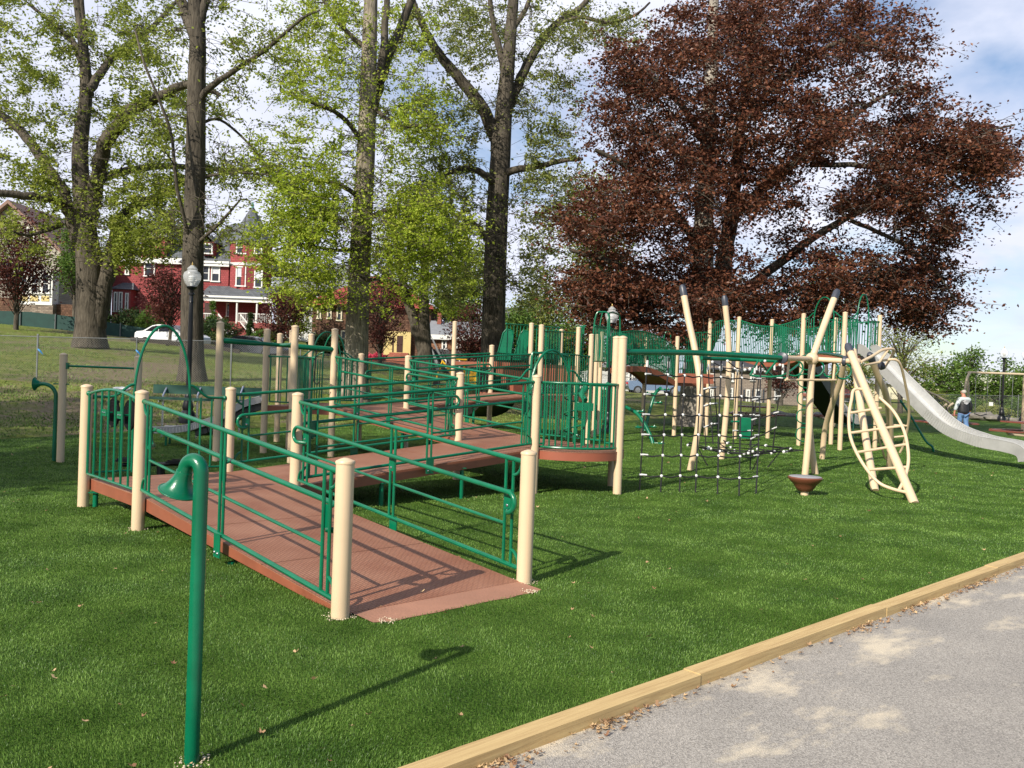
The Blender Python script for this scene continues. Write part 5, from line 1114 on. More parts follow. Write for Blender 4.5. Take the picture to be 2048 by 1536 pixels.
PALE = siding('pale_siding', (.62, .62, .60)); TAUPE = siding('taupe_brick', (.27, .22, .18), kind='brick'); WHT = mat('white_trim', (.68, .67, .63), .6, var=.06); GLASS = mat('window_glass', (.03, .035, .045), .08, var=.3, vscale=.7); BLIND = mat('window_blind', (.5, .52, .55), .5, var=.1)
BRSH2 = siding('tan_brick', (.26, .13, .075), kind='brick', var=.3); DOORY = mat('yellow_door_trim', (.55, .43, .17), .6, var=.08); COPPER = mat('copper_patina', (.13, .36, .30), .6, var=.15); CHIM = siding('chimney_brick', (.30, .10, .07), kind='brick')
def rect(x0, x1, y0, y1, Y):
    a = W(x0, y1, Y); b = W(x1, y0, Y); return min(a.x, b.x), max(a.x, b.x), min(a.z, b.z), max(a.z, b.z)
def pbox(mb, x0, x1, y0, y1, Y, dep, mi=0, down=0):
    a, b, c, d = rect(x0, x1, y0, y1, Y); c -= down; mb.box(((a+b)/2, Y+dep/2, (c+d)/2), (b-a, dep, d-c), mi=mi)
def windows(lst, parent, m=None, Y0=None, blind=()):
    for i, (x0, x1, y0, y1, Y) in enumerate(lst):
        a, b, c, d = rect(x0, x1, y0, y1, Y); f = .11; mb = MB(); y = Y-.03
        mb.box(((a+b)/2, y, d-f/2), (b-a, .1, f)); mb.box(((a+b)/2, y-.02, c+f/2), (b-a+.1, .14, f)); mb.box((a+f/2, y, (c+d)/2), (f, .1, d-c-2*f)); mb.box((b-f/2, y, (c+d)/2), (f, .1, d-c-2*f))
        mb.box(((a+b)/2, y+.01, (c+d)/2), (b-a-2*f, .06, .05)); w = mb.build('window', m or WHT, parent, smooth=False)
        g = MB(); g.box(((a+b)/2, Y-.012, (c+d)/2), (b-a-2*f, .02, d-c-2*f)); g.build('pane', GLASS, w, smooth=False)
        if i in blind: g = MB(); g.box(((a+b)/2, Y-.026, d-(d-c)*.3), (b-a-2*f, .008, (d-c)*.4)); g.build('blind', BLIND, w, smooth=False)
def hip_roof(mb, x0, x1, y0, y1, z0, z1, inset=.35, over=.4, mi=0, ridge='x'):
    x0 -= over; x1 += over; y0 -= over; y1 += over; w, d = x1-x0, y1-y0
    if ridge == 'x': r0, r1 = (x0+min(w*inset, d/2), (y0+y1)/2), (x1-min(w*inset, d/2), (y0+y1)/2)
    else: r0, r1 = ((x0+x1)/2, y0+d*inset), ((x0+x1)/2, y1-d*inset)
    vs = [(x0, y0, z0), (x1, y0, z0), (x1, y1, z0), (x0, y1, z0), (*r0, z1), (*r1, z1)]
    fs = [(0, 1, 5, 4), (1, 2, 5), (2, 3, 4, 5), (3, 0, 4), (3, 2, 1, 0)] if ridge == 'x' else [(0, 1, 4), (1, 2, 5, 4), (2, 3, 5), (3, 0, 4, 5), (3, 2, 1, 0)]
    mb.add(vs, fs, mi)
def gable_roof(mb, x0, x1, y0, y1, z0, z1, over=.4, th=.2, mi=0, ridge='x'):
    x0 -= over; x1 += over; y0 -= over; y1 += over
    if ridge == 'x': ym = (y0+y1)/2; vs = [(x0, y0, z0), (x1, y0, z0), (x1, ym, z1), (x0, ym, z1), (x1, y1, z0), (x0, y1, z0)]; 
    else: xm = (x0+x1)/2; vs = [(x0, y1, z0), (x0, y0, z0), (xm, y0, z1), (xm, y1, z1), (x1, y0, z0), (x1, y1, z0)]
    vs2 = [(a, b, c-th) for a, b, c in vs]
    mb.add(vs+vs2, [(0, 1, 2, 3), (3, 2, 4, 5), (7, 6, 9, 8), (8, 9, 11, 10), (0, 6, 7, 1), (1, 7, 8, 2), (2, 8, 10, 4), (4, 10, 11, 5), (5, 11, 9, 3), (3, 9, 6, 0)], mi)
def gable_wall(mb, x0, x1, y, dep, z0, z1, mi=0):
    xm = (x0+x1)/2; vs = [(x0, y, z0), (x1, y, z0), (xm, y, z1), (x0, y+dep, z0), (x1, y+dep, z0), (xm, y+dep, z1)]; mb.add(vs, [(0, 1, 2), (5, 4, 3), (0, 3, 4, 1), (1, 4, 5, 2), (2, 5, 3, 0)], mi)

# --- red Victorian
Y = 78.0; b0 = W(440, 655, Y)
A = empty('victorian_house', b0, 'red Victorian house with grey slate roofs, corner turret and white porch', 'house')
mb = MB(); pbox(mb, 372, 458, 526, 655, Y, 9, down=3); mb.build('wall', RED, A, smooth=False)
mb = MB(); pbox(mb, 222, 371.5, 520, 655, Y+1.5, 8, down=3); mb.build('wall', RED, A, smooth=False)
a_, b_, c_, d_ = rect(282, 330, 470, 520, Y+1.2); mb = MB(); mb.box(((a_+b_)/2, Y+3.5, (c_+d_)/2), (b_-a_, 4.6, d_-c_)); mb.build('wall', RED, A, smooth=False)
x0, x1, z0, z1 = rect(372, 458, 438, 526, Y); mb = MB(); hip_roof(mb, x0-.2, x1+3, Y, Y+9, z0, z1+.3, .4); mb.build('roof', SLATE, A, smooth=False)
x0, x1, z0, z1 = rect(222, 371, 440, 520, Y+1.5); mb = MB(); hip_roof(mb, x0, x1+1, Y+1.5, Y+9.5, z0, z1, .3); mb.build('roof', SLATE, A, smooth=False)
x0, x1, z0, z1 = rect(280, 332, 452, 470, Y+1.0); mb = MB(); gable_roof(mb, x0, x1, Y+1.2, Y+5.5, z0, z1, .25, ridge='y'); rf = mb.build('roof', SLATE, A, smooth=False)
mb = MB(); gable_wall(mb, x0+.1, x1-.1, Y+1.25, .2, z0-.2, z1-.25); mb.build('gable', RED, A, smooth=False)
# white cornices
mb = MB(); pbox(mb, 366, 458, 523, 530, Y-.35, .3); pbox(mb, 218, 366, 517, 523, Y+1.1, .3); pbox(mb, 279, 333, 467, 471, Y+.9, .25); mb.build('cornice', WHT, A, smooth=False)
# turret
tc_ = W(497, 655, Y+1.2); rt = 1.95; zt_ = W(497, 483, Y).z
mb = MB(); mb.lathe((tc_.x, tc_.y, tc_.z-3), [(rt, 0), (rt, zt_-tc_.z+3)], 8, axis=V(0, 0, 1)); tu = mb.build('turret', RED, A, smooth=False)
za = W(502, 408, Y).z; mb = MB(); mb.lathe((tc_.x, tc_.y, zt_), [(rt+.45, -.05), (rt+.4, .05), (rt*.62, (za-zt_)*.45), (.08, za-zt_)], 8); mb.build('turret_roof', SLATE, tu, smooth=False)
mb = MB(); mb.lathe((tc_.x, tc_.y, za-.9), [(.5, 0), (.3, .35), (.12, .9), (.16, 1.0), (.03, 1.35)], 8); mb.build('finial', COPPER, tu)
mb = MB(); mb.lathe((tc_.x, tc_.y, zt_-.25), [(rt+.12, 0), (rt+.3, .2)], 8); mb.lathe((tc_.x, tc_.y, W(497, 528, Y).z-.2), [(rt+.05, 0), (rt+.12, .25)], 8); mb.build('cornice', WHT, tu, smooth=False)
Yt = Y+1.2-rt*.925
windows([(472, 493, 482, 508, Yt-.02), (471, 493, 533, 573, Yt-.02), (508, 525, 488, 508, Yt+.25), (508, 526, 541, 576, Yt+.25), (405, 420, 530, 562, Y), (422, 441, 530, 564, Y), (288, 311, 521, 553, Y+1.45), (250, 259, 527, 550, Y+1.45), (286, 300, 474, 500, Y+1.15), (376, 392, 532, 562, Y)], A, blind=(1, 3, 5))
mb = MB(); pbox(mb, 404, 428, 484, 510, Y-.1, 2.2); dm = mb.build('dormer', RED, A, smooth=False); windows([(406, 426, 487, 508, Y-.12)], dm)
x0, x1, z0, z1 = rect(402, 430, 472, 484, Y); mb = MB(); gable_roof(mb, x0, x1, Y-.1, Y+2.5, z0, z1+.1, .15, .1, ridge='y'); mb.build('dormer_roof', SLATE, dm, smooth=False)
# side bay
mb = MB(); pbox(mb, 222, 262, 577, 655, Y+.3, 1.2, down=2); by_ = mb.build('bay', RED, A, smooth=False); windows([(227, 236, 584, 624, Y+.28), (237, 246, 584, 624, Y+.28), (250, 258, 586, 620, Y+.28)], by_)
x0, x1, z0, z1 = rect(222, 262, 561, 577, Y); mb = MB(); hip_roof(mb, x0, x1, Y+.3, Y+3, z0, z1, .3, .2); mb.build('bay_roof', SLATE, by_, smooth=False)
# porch
x0, x1, z0, z1 = rect(397, 542, 574, 594, Y-2.6); mb = MB(); mb.add([(x0, Y-2.8, z0), (x1, Y-2.8, z0), (x1+.2, Y+.2, z1+.25), (x0, Y+.2, z1+.25), (x0, Y-2.8, z0-.1), (x1, Y-2.8, z0-.1), (x1+.2, Y+.2, z0-.1), (x0, Y+.2, z0-.1)], [(0, 1, 2, 3), (7, 6, 5, 4), (0, 4, 5, 1), (1, 5, 6, 2), (3, 2, 6, 7), (0, 3, 7, 4)])
PR = mb.build('porch_roof', SLATE, A, smooth=False)
mb = MB(); pbox(mb, 397, 545, 595, 601, Y-2.75, .2); mb.build('porch_fascia', WHT, PR, smooth=False)
mb = MB(); pbox(mb, 392, 545, 646, 652, Y-2.6, 2.5); pbox(mb, 392, 545, 652, 672, Y-2.4, 2.2, down=1); mb.build('porch_floor', mat('red_brown_paint', (.20, .03, .025), .6, var=.1), A, smooth=False)
for px in (400, 428, 473, 513, 541):
    mb = MB(); a = W(px, 647, Y-2.55); b = W(px, 600, Y-2.55); mb.tube([a, (a.x, a.y, b.z)], .09, 8); mb.build('porch_post', WHT, A)
for x0, x1 in ((402, 426), (476, 541)):
    mb = MB(); p0, p1 = W(x0, 646, Y-2.55), W(x1, 646, Y-2.55); p1.z = p0.z
    for h in (.12, .85): mb.beam(p0+V(0, 0, h), p1+V(0, 0, h), .08, .07)
    n = int((p1-p0).length/.16)
    for k in range(n+1): q = p0.lerp(p1, k/n); mb.tube([q+V(0, 0, .12), q+V(0, 0, .85)], .03, 4)
    mb.build('porch_railing', WHT, A, smooth=False)
mb = MB(); s0_ = W(455, 648, Y-2.7); s1_ = W(484, 686, Y-5.2)
for k in range(10):
    t = k/9; q = s0_.lerp(s1_, t); mb.box((q.x+.2, q.y, q.z-.5), (1.9, .30, 1.0))
st = mb.build('front_steps', mat('red_brown_paint', (.2, .03, .025)), A, smooth=False)
for dx_ in (-.8, 1.15):
    mb = MB(); p, q = s0_+V(dx_, -.1, .85), s1_+V(dx_, 0, .85); mb.beam(p, q, .08, .08); mb.beam(p-V(0, 0, .65), q-V(0, 0, .65), .07, .07)
    for k in range(14): r_ = p.lerp(q, k/13); mb.tube([r_, r_-V(0, 0, .7)], .03, 4)
    mb.build('step_railing', WHT, st, smooth=False)
windows([(452, 472, 607, 634, Y-.02), (484, 500, 607, 632, Y+.0)], A); mb = MB(); pbox(mb, 408, 423, 606, 646, Y-.08, .1); mb.build('front_door', mat('dark_door', (.05, .02, .015), .4), A, smooth=False)
mb = MB(); pbox(mb, 334, 342, 424, 450, Y+5, 1); mb.build('chimney', CHIM, A, smooth=False)
# --- cream house at far left
Y = 70.0; B = empty('cream_house', W(60, 640, Y), 'cream sided house with white bay windows on a rough stone base at the left edge', 'house')
mb = MB(); pbox(mb, -80, 122, 500, 645, Y, 9, down=3); mb.build('wall', CREAM, B, smooth=False)
x0, x1, z0, z1 = rect(-80, 122, 405, 492, Y); mb = MB(); gable_wall(mb, x0, x1, Y+.02, 8.9, z0-.3, z1-.3); mb.build('gable', CREAM, B, smooth=False)
mb = MB(); gable_roof(mb, x0, x1, Y, Y+9, z0-.15, z1, .5, .3, ridge='y'); mb.build('roof', mat('brown_roof_edge', (.22, .13, .10), .8, var=.1), B, smooth=False)
mb = MB(); pbox(mb, 34, 106, 541, 608, Y-1.0, .98); bay = mb.build('bay', WHT, B, smooth=False)
windows([(39, 57, 547, 588, Y-1.02), (61, 79, 547, 588, Y-1.02), (83, 101, 547, 588, Y-1.02)], bay)
mb = MB()
for x in (39, 60, 82): pbox(mb, x, x+16, 592, 602, Y-1.04, .03)
mb.build('yellow_panel', DOORY, bay, smooth=False)
mb = MB(); pbox(mb, 34, 106, 608.5, 645, Y-.95, .95, down=2.5); mb.build('stone_base', STONE, B, smooth=False)
mb = MB(); pbox(mb, -80, 33.5, 596, 645, Y-.6, .6, down=2.5); mb.build('brick_base', BRSH, B, smooth=False); mb = MB(); pbox(mb, 106.5, 160, 610, 650, Y-.4, .5, down=2.5); mb.build('brick_base', BRSH, B, smooth=False)
windows([(52, 70, 455, 487, Y-.02), (5, 26, 520, 560, Y-.02)], B)
# --- pale house between
Y = 98.0; C_ = empty('pale_house', W(590, 660, Y), 'pale cream house with a grey roof glimpsed behind the foliage beside the turret', 'house')
mb = MB(); pbox(mb, 550, 700, 580, 690, Y, 8, down=3); mb.build('wall', PALE, C_, smooth=False)
x0, x1, z0, z1 = rect(550, 700, 540, 580, Y); mb = MB(); gable_roof(mb, x0, x1, Y, Y+8, z0, z1+1, .4, .2, ridge='x'); mb.build('roof', mat('grey_roof', (.2, .21, .22), .8, var=.12), C_, smooth=False)
mb = MB(); pbox(mb, 652, 660, 540, 562, Y+2, 1); mb.build('chimney', WHT, C_, smooth=False); windows([(570, 582, 600, 625, Y-.02), (604, 616, 600, 625, Y-.02)], C_)
# --- brown shingle house, red hipped roof
Y = 74.0; D_ = empty('brown_shingle_house', W(740, 705, Y), 'dark brown shingled house with a red hipped roof and yellow porch behind the pale trunk', 'house')
mb = MB(); pbox(mb, 622, 862, 610, 705, Y, 10, down=2); mb.build('wall', BRSH, D_, smooth=False)
x0, x1, z0, z1 = rect(622, 862, 545, 610, Y); mb = MB(); hip_roof(mb, x0, x1, Y, Y+10, z0, z1, .42, .7); mb.build('roof', REDROOF, D_, smooth=False)
windows([(634, 643, 612, 638, Y-.02), (654, 664, 612, 638, Y-.02), (673, 685, 612, 642, Y-.02), (681, 695, 661, 693, Y-.02), (823, 829, 640, 662, Y-.02), (622, 632, 664, 690, Y-.02)], D_, m=mat('cream_trim', (.55, .5, .36), .6))
mb = MB(); pbox(mb, 767, 822, 664, 705, Y-.5, .48, down=.2); pc = mb.build('porch', DOORY, D_, smooth=False); mb = MB(); pbox(mb, 784, 788, 672, 704, Y-.53, .02); pbox(mb, 793, 806, 672, 704, Y-.53, .02); mb.build('door', mat('dark_door', (.05, .02, .015), .4), pc, smooth=False)
mb = MB()
for k in range(4): pbox(mb, 778-k*2, 816+k*4, 706+k*4, 711+k*4+6, Y-.8-k*.35, .35)
mb.build('brick_steps', siding('red_brick', (.34, .12, .08), kind='brick'), D_, smooth=False)
# --- small brick and shingle house
Y = 66.0; E_ = empty('small_brick_house', W(930, 760, Y), 'small reddish-brown house with white windows, grey roof and outside metal stair', 'house')
mb = MB(); pbox(mb, 860, 1000, 675, 706, Y, 8); mb.build('wall', BRSH2, E_, smooth=False); mb = MB(); pbox(mb, 860, 1095, 706.5, 765, Y-.2, 8, down=1); mb.build('lower_wall', mat('dark_grey_wall', (.05, .05, .052), .8, var=.2), E_, smooth=False)
x0, x1, z0, z1 = rect(860, 1000, 640, 674, Y); mb = MB(); gable_roof(mb, x0, x1, Y, Y+8, z0, z1, .35, .2, ridge='x'); mb.build('roof', mat('grey_roof', (.2, .21, .22)), E_, smooth=False)
mb = MB(); pbox(mb, 857, 1003, 674, 678, Y-.38, .2); mb.build('eaves_board', WHT, E_, smooth=False)
windows([(883, 894, 679, 700, Y-.02), (912, 923, 679, 697, Y-.02), (968, 979, 680, 698, Y-.02), (882, 893, 717, 736, Y-.22), (909, 921, 717, 738, Y-.22), (938, 957, 718, 734, Y-.22), (1060, 1070, 733, 750, Y-.22), (1041, 1053, 731, 750, Y-.22)], E_)
mb = MB(); p, q = W(860, 694, Y-1.2), W(884, 748, Y-1.6)
for o_ in (0, .9): mb.beam(p+V(0, o_, 0), q+V(0, o_, 0), .05, .2); mb.beam(p+V(0, o_, .9), q+V(0, o_, .9), .04, .05)
for k in range(14): r_ = p.lerp(q, k/13); mb.box(r_+V(0, .45, 0), (.25, .9, .04))
mb.build('outside_stair', GALV, E_, smooth=False)
mb = MB(); pbox(mb, 874, 883, 626, 648, Y+3, 1); mb.build('chimney', CHIM, E_, smooth=False)
# --- roofs beyond
Y = 90.0; F_ = empty('gabled_house', W(1030, 700, Y), 'half hidden house with a dark gable roof behind the green tree right of the trunk', 'house')
mb = MB(); pbox(mb, 985, 1060, 645, 720, Y, 7, down=2); mb.build('wall', PALE, F_, smooth=False); x0, x1, z0, z1 = rect(985, 1060, 612, 645, Y); mb = MB(); gable_roof(mb, x0, x1, Y, Y+7, z0, z1, .3, .2, ridge='x'); mb.build('roof', SLATE, F_, smooth=False)
windows([(1005, 1015, 655, 675, Y-.02), (1032, 1042, 655, 675, Y-.02)], F_)
# --- white house with car, seen under the bridge
Y = 74.0; Gh = empty('white_house', W(1290, 785, Y), 'low white sided house seen beneath the arched red bridge', 'house')
mb = MB(); pbox(mb, 1150, 1334, 728, 790, Y, 7, down=2); mb.build('wall', PALE, Gh, smooth=False); x0, x1, z0, z1 = rect(1150, 1334, 690, 728, Y); mb = MB(); gable_roof(mb, x0, x1, Y, Y+7, z0, z1, .4, .2, ridge='x'); mb.build('roof', mat('grey_roof', (.2, .21, .22)), Gh, smooth=False)
windows([(1256, 1266, 745, 764, Y-.02), (1275, 1285, 745, 764, Y-.02), (1310, 1322, 745, 764, Y-.02), (1180, 1192, 745, 764, Y-.02)], Gh)
# --- taupe building behind the net
Y = 70.0; Hh = empty('taupe_building', W(1480, 825, Y), 'two storey taupe brick building with dark shutters behind the rope nets', 'house')
mb = MB(); pbox(mb, 1404, 1602, 738, 826, Y, 8, down=1); mb.build('wall', TAUPE, Hh, smooth=False); x0, x1, z0, z1 = rect(1404, 1602, 706, 738, Y); mb = MB(); hip_roof(mb, x0, x1, Y, Y+8, z0, z1, .3, .4); mb.build('roof', mat('dark_roof', (.04, .04, .045), .8, var=.15), Hh, smooth=False)
windows([(1419, 1428, 747, 762, Y-.02), (1459, 1467, 746, 764, Y-.02), (1419, 1427, 778, 796, Y-.02), (1457, 1466, 776, 798, Y-.02), (1491, 1500, 779, 806, Y-.02), (1510, 1522, 779, 806, Y-.02), (1548, 1558, 779, 800, Y-.02), (1500, 1509, 747, 762, Y-.02)], Hh)
for x in (1486, 1503, 1525): mb = MB(); pbox(mb, x, x+4, 779, 806, Y-.08, .06); mb.build('shutter', mat('dark_shutter', (.03, .035, .045), .5), Hh, smooth=False)
# --- garage
Y = 84.0; Ih = empty('garage', W(1660, 822, Y), 'low pale garage with a small dark window seen under the slides', 'garage')
mb = MB(); pbox(mb, 1606, 1706, 788, 826, Y, 7, down=1); mb.build('wall', PALE, Ih, smooth=False); x0, x1, z0, z1 = rect(1606, 1706, 770, 788, Y); mb = MB(); gable_roof(mb, x0, x1, Y, Y+7, z0, z1, .3, .2, ridge='x'); mb.build('roof', CHIM, Ih, smooth=False)
windows([(1640, 1649, 799, 808, Y-.02), (1620, 1628, 800, 812, Y-.02)], Ih)
# --- house with grey roof, right
Y = 96.0; Jh = empty('grey_roofed_house', W(1820, 820, Y), 'house with a broad grey roof and brick chimney behind the trees at the right', 'house')
mb = MB(); pbox(mb, 1775, 1880, 768, 822, Y, 8, down=1); mb.build('wall', mat('pale_yellow_wall', (.58, .54, .38), .8, var=.08), Jh, smooth=False); x0, x1, z0, z1 = rect(1775, 1880, 744, 768, Y); mb = MB(); hip_roof(mb, x0, x1, Y, Y+8, z0, z1+.4, .3, .4); mb.build('roof', mat('light_grey_roof', (.26, .26, .27), .8, var=.1), Jh, smooth=False)
mb = MB(); pbox(mb, 1811, 1817, 736, 752, Y+3, 1); mb.build('chimney', CHIM, Jh, smooth=False); windows([(1795, 1804, 776, 790, Y-.02), (1850, 1860, 776, 790, Y-.02)], Jh)
# --- dark green screen fence below the houses and low timber rail
def strip(name, pts, h, th, m, label, cat, down=.3):
    t = empty(name, pts[0], label, cat); mb = MB()
    for p, q in zip(pts, pts[1:]):
        d = (q-p); d.z = 0; d.normalize(); n_ = V(-d.y, d.x, 0)*th/2; D = V(0, 0, -down); Hh_ = V(0, 0, h)
        vs = [p-n_+D, q-n_+D, q+n_+D, p+n_+D, p-n_+Hh_, q-n_+Hh_, q+n_+Hh_, p+n_+Hh_]; mb.add(vs, [(3, 2, 1, 0), (4, 5, 6, 7), (0, 1, 5, 4), (1, 2, 6, 5), (2, 3, 7, 6), (3, 0, 4, 7)])
    mb.build('panel', m, t, smooth=False); 
    pb = MB()
    return t
SCREEN = mat('dark_green_screen', (.010, .045, .038), .8, var=.2, vscale=2)
sf = strip('screen_fence', [W(-60, 648, 58), W(60, 652, 58), W(150, 662, 58), W(272, 682, 58), W(330, 690, 58)], .95, .06, SCREEN, 'dark green fabric screen fence along the slope below the houses', 'fence')
for px, py in ((-30, 650), (40, 652), (110, 659), (180, 668), (240, 677), (300, 686)):
    p = W(px, py, 57.9); mb = MB(); mb.tube([p-V(0, 0, .3), p+V(0, 0, 1.05)], .035, 6); mb.build('post', GALV, sf)
tr_ = strip('guard_rail', [W(262, 678, 51), W(330, 684, 51), W(420, 694, 51), W(480, 703, 51)], .12, .12, mat('dark_weathered_timber', (.035, .028, .022), .85, var=.2), 'low dark timber guard rail in front of the parked white car', 'guard rail', down=.12)
for px, py in ((275, 680), (335, 686), (400, 693), (460, 701)):
    p = W(px, py, 51.1); mb = MB(); mb.box(p-V(0, 0, .25), (.14, .14, .6)); mb.build('post', mat('dark_weathered_timber', (.035, .028, .022)), tr_, smooth=False)


# ================================================================== background planting
def pt(label, px, pyb, Y, hpx, rpx, n, per, ls, lm, seed, **kw):
    b = W(px, pyb, Y); s = Y/FPX; return plain_tree(label, b.x, b.y, hpx*s, rpx*s, n, per, ls, lm, seed, z=b.z, **kw)
pt('young dark red maple on the slope in front of the cream house', 32, 652, 53, 235, 80, 100, 75, .17, LF_MAPLE, 31, name='maple_tree', trunk=.16, low=.22)
pt('young dark red maple behind the parked white car', 340, 684, 53, 165, 62, 70, 70, .16, LF_MAPLE, 32, name='maple_tree', trunk=.13, low=.25)
pt('dark red maple beside the porch of the turreted house', 562, 700, 58, 140, 50, 60, 60, .16, LF_MAPLE, 33, name='maple_tree', trunk=.14, low=.2)
pt('dark red maple in front of the brown shingled house', 760, 725, 57, 190, 62, 90, 60, .16, LF_MAPLE, 34, name='maple_tree', trunk=.16, low=.2)
pt('dark maple beside the small brick house', 940, 760, 55, 165, 55, 80, 60, .16, LF_MAPLE, 35, name='maple_tree', trunk=.14, low=.2)
pt('bright green tree between the cream house and the red house', 150, 650, 66, 220, 50, 60, 70, .22, LF_GREEN, 36)
pt('bright green tree behind the small brick house roof', 920, 700, 100, 160, 60, 60, 60, .35, LF_GREEN, 37)
pt('wide olive green tree behind the upper decks', 1090, 770, 62, 220, 80, 130, 80, .2, LF_OLIVE, 38, low=.12)
pt('yellow-green tree just left of the copper beech', 1185, 790, 50, 470, 75, 130, 80, .17, LF_OAK, 39, low=.3)
pt('pale spring tree behind the brown shingled house', 640, 700, 84, 190, 60, 50, 50, .2, LF_OLIVE, 40)
pt('sparse tree with thin leaves behind the long slide', 1800, 825, 60, 190, 75, 70, 45, .16, LF_OLIVE, 41, low=.3, group=None)
pt('leafy tree behind the rope arch at the right', 1880, 828, 68, 120, 52, 60, 60, .24, LF_GREEN, 42, low=.05)
pt('feathery tree behind the swing set', 1935, 828, 72, 150, 42, 60, 60, .22, LF_GREEN, 43, low=.08)
pt('green tree behind the far street lamp', 2005, 830, 70, 118, 45, 55, 60, .24, LF_GREEN, 44, low=.05)
pt('green tree at the right edge behind the swings', 2065, 832, 66, 125, 45, 55, 60, .24, LF_GREEN, 45, low=.05)
pt('dark small-leaved tree behind the net climber', 1560, 822, 62, 150, 50, 50, 55, .18, LF_MAPLE, 46, name='maple_tree', low=.25)
pt('green tree behind the pale garage', 1700, 825, 92, 130, 55, 60, 60, .3, LF_OLIVE, 47, low=.1)
pt('pale green tree showing through the lower branches of the beech', 1650, 820, 75, 330, 60, 60, 60, .24, LF_OLIVE, 48, low=.45)
# shade trees standing outside the picture on the left
plain_tree('large shade tree standing left of the playground, its shadow over the short tower', -15.5, 2.0, 15.5, 4.6, 110, 60, .28, LF_OAK, 61, trunk=.45, low=.45, z=0)
plain_tree('second shade tree left of the playground near the fence', -23.0, 4.5, 17, 6.0, 110, 60, .3, LF_OAK, 62, trunk=.5, low=.35, z=.6)
pt('rounded green tree behind the fourth ramp and the dark trunk', 1030, 775, 56, 175, 60, 90, 80, .2, LF_GREEN, 49, low=.12)
pt('green tree filling the gap left of the beech trunk', 1140, 780, 58, 150, 60, 90, 80, .2, LF_GREEN, 50, low=.12)
pt('light green tree between the pale house and the brown shingled house', 590, 690, 70, 130, 45, 60, 70, .2, LF_OAK, 51, low=.15)
pt('green tree behind the small brick house, right of its chimney', 915, 745, 78, 150, 48, 60, 80, .25, LF_GREEN, 52, low=.35)
# bushes
def bush(label, px, pyb, Y, wpx, hpx, lm, seed, n=26, ls=.14, cone=False, name='bush', group=None):
    global RNG
    keep = RNG; RNG = np.random.default_rng(seed); b = W(px, pyb, Y); s = Y/FPX; t = empty(name, b, label, 'bush', group); h = hpx*s; r = wpx*s/2
    mb = MB(); pts = []
    for k in range(n*3):
        v = RNG.normal(size=3); v /= np.linalg.norm(v); q = RNG.uniform(.5, 1)**.5; u_ = RNG.uniform(0, 1)
        if cone: c = np.array([b.x+v[0]*r*(1-u_)*q, b.y+v[1]*r*(1-u_)*q, b.z+u_*h])
        else: c = np.array([b.x+v[0]*r*q, b.y+v[1]*r*q, b.z+h*.42+v[2]*h*.5*q])
        pts.append(c+RNG.normal(size=(70, 3))*np.array([.16, .16, .12])*max(.6, r))
        if k % 6 == 0: mb.tube([b-V(0, 0, .1), Vector(c)], [.03, .008], 4, caps=False)
    mb.build('stem', BARK, t); leaf_mesh('foliage', np.concatenate(pts), ls, lm, t); RNG = keep; return t
bush('dark hedge shrub beneath the left bay of the red house', 262, 665, 66, 70, 48, LF_CONIF, 71); bush('green shrub behind the trunk of the white car', 300, 672, 62, 46, 62, LF_GREEN, 72)
bush('rounded green hedge below the porch railing', 430, 692, 62, 90, 56, LF_CONIF, 73, n=34); bush('cone-shaped evergreen left of the porch steps', 424, 650, 72, 24, 46, LF_GREEN, 74, cone=True, n=14)
bush('narrow dark evergreen right of the porch steps', 499, 690, 68, 24, 62, LF_CONIF, 75, cone=True, n=14); bush('low light green shrub right of the porch steps', 530, 700, 64, 56, 44, LF_GREEN, 76)
bush('rounded dark bush in front of the brown shingled house', 655, 706, 62, 74, 38, LF_CONIF, 77); bush('dark evergreen beside the cream house wall', 205, 660, 64, 40, 70, LF_CONIF, 78, cone=True)
LF_PINK = leaf_material('pink_flowers', (.45, .03, .07), (.65, .06, .12), (.8, .15, .22), .2)
bush('larger pink flowering bush by the brown house lawn', 756, 722, 60, 26, 15, LF_PINK, 79, n=10, ls=.1); bush('smaller pink flowering bush by the brown house lawn', 737, 720, 60, 12, 11, LF_PINK, 80, n=5, ls=.1)
bush('scrubby light undergrowth along the far right fence', 1985, 838, 58, 60, 26, LF_OLIVE, 81, n=16); bush('pale blossoming scrub behind the rope arch', 1868, 832, 60, 60, 50, LF_OLIVE, 82, n=18)
bush('low green undergrowth behind the fence at the far right', 2040, 838, 62, 60, 45, LF_GREEN, 83, n=20); bush('thicket behind the picnic tables at the right', 1920, 836, 64, 70, 50, LF_GREEN, 84, n=24)
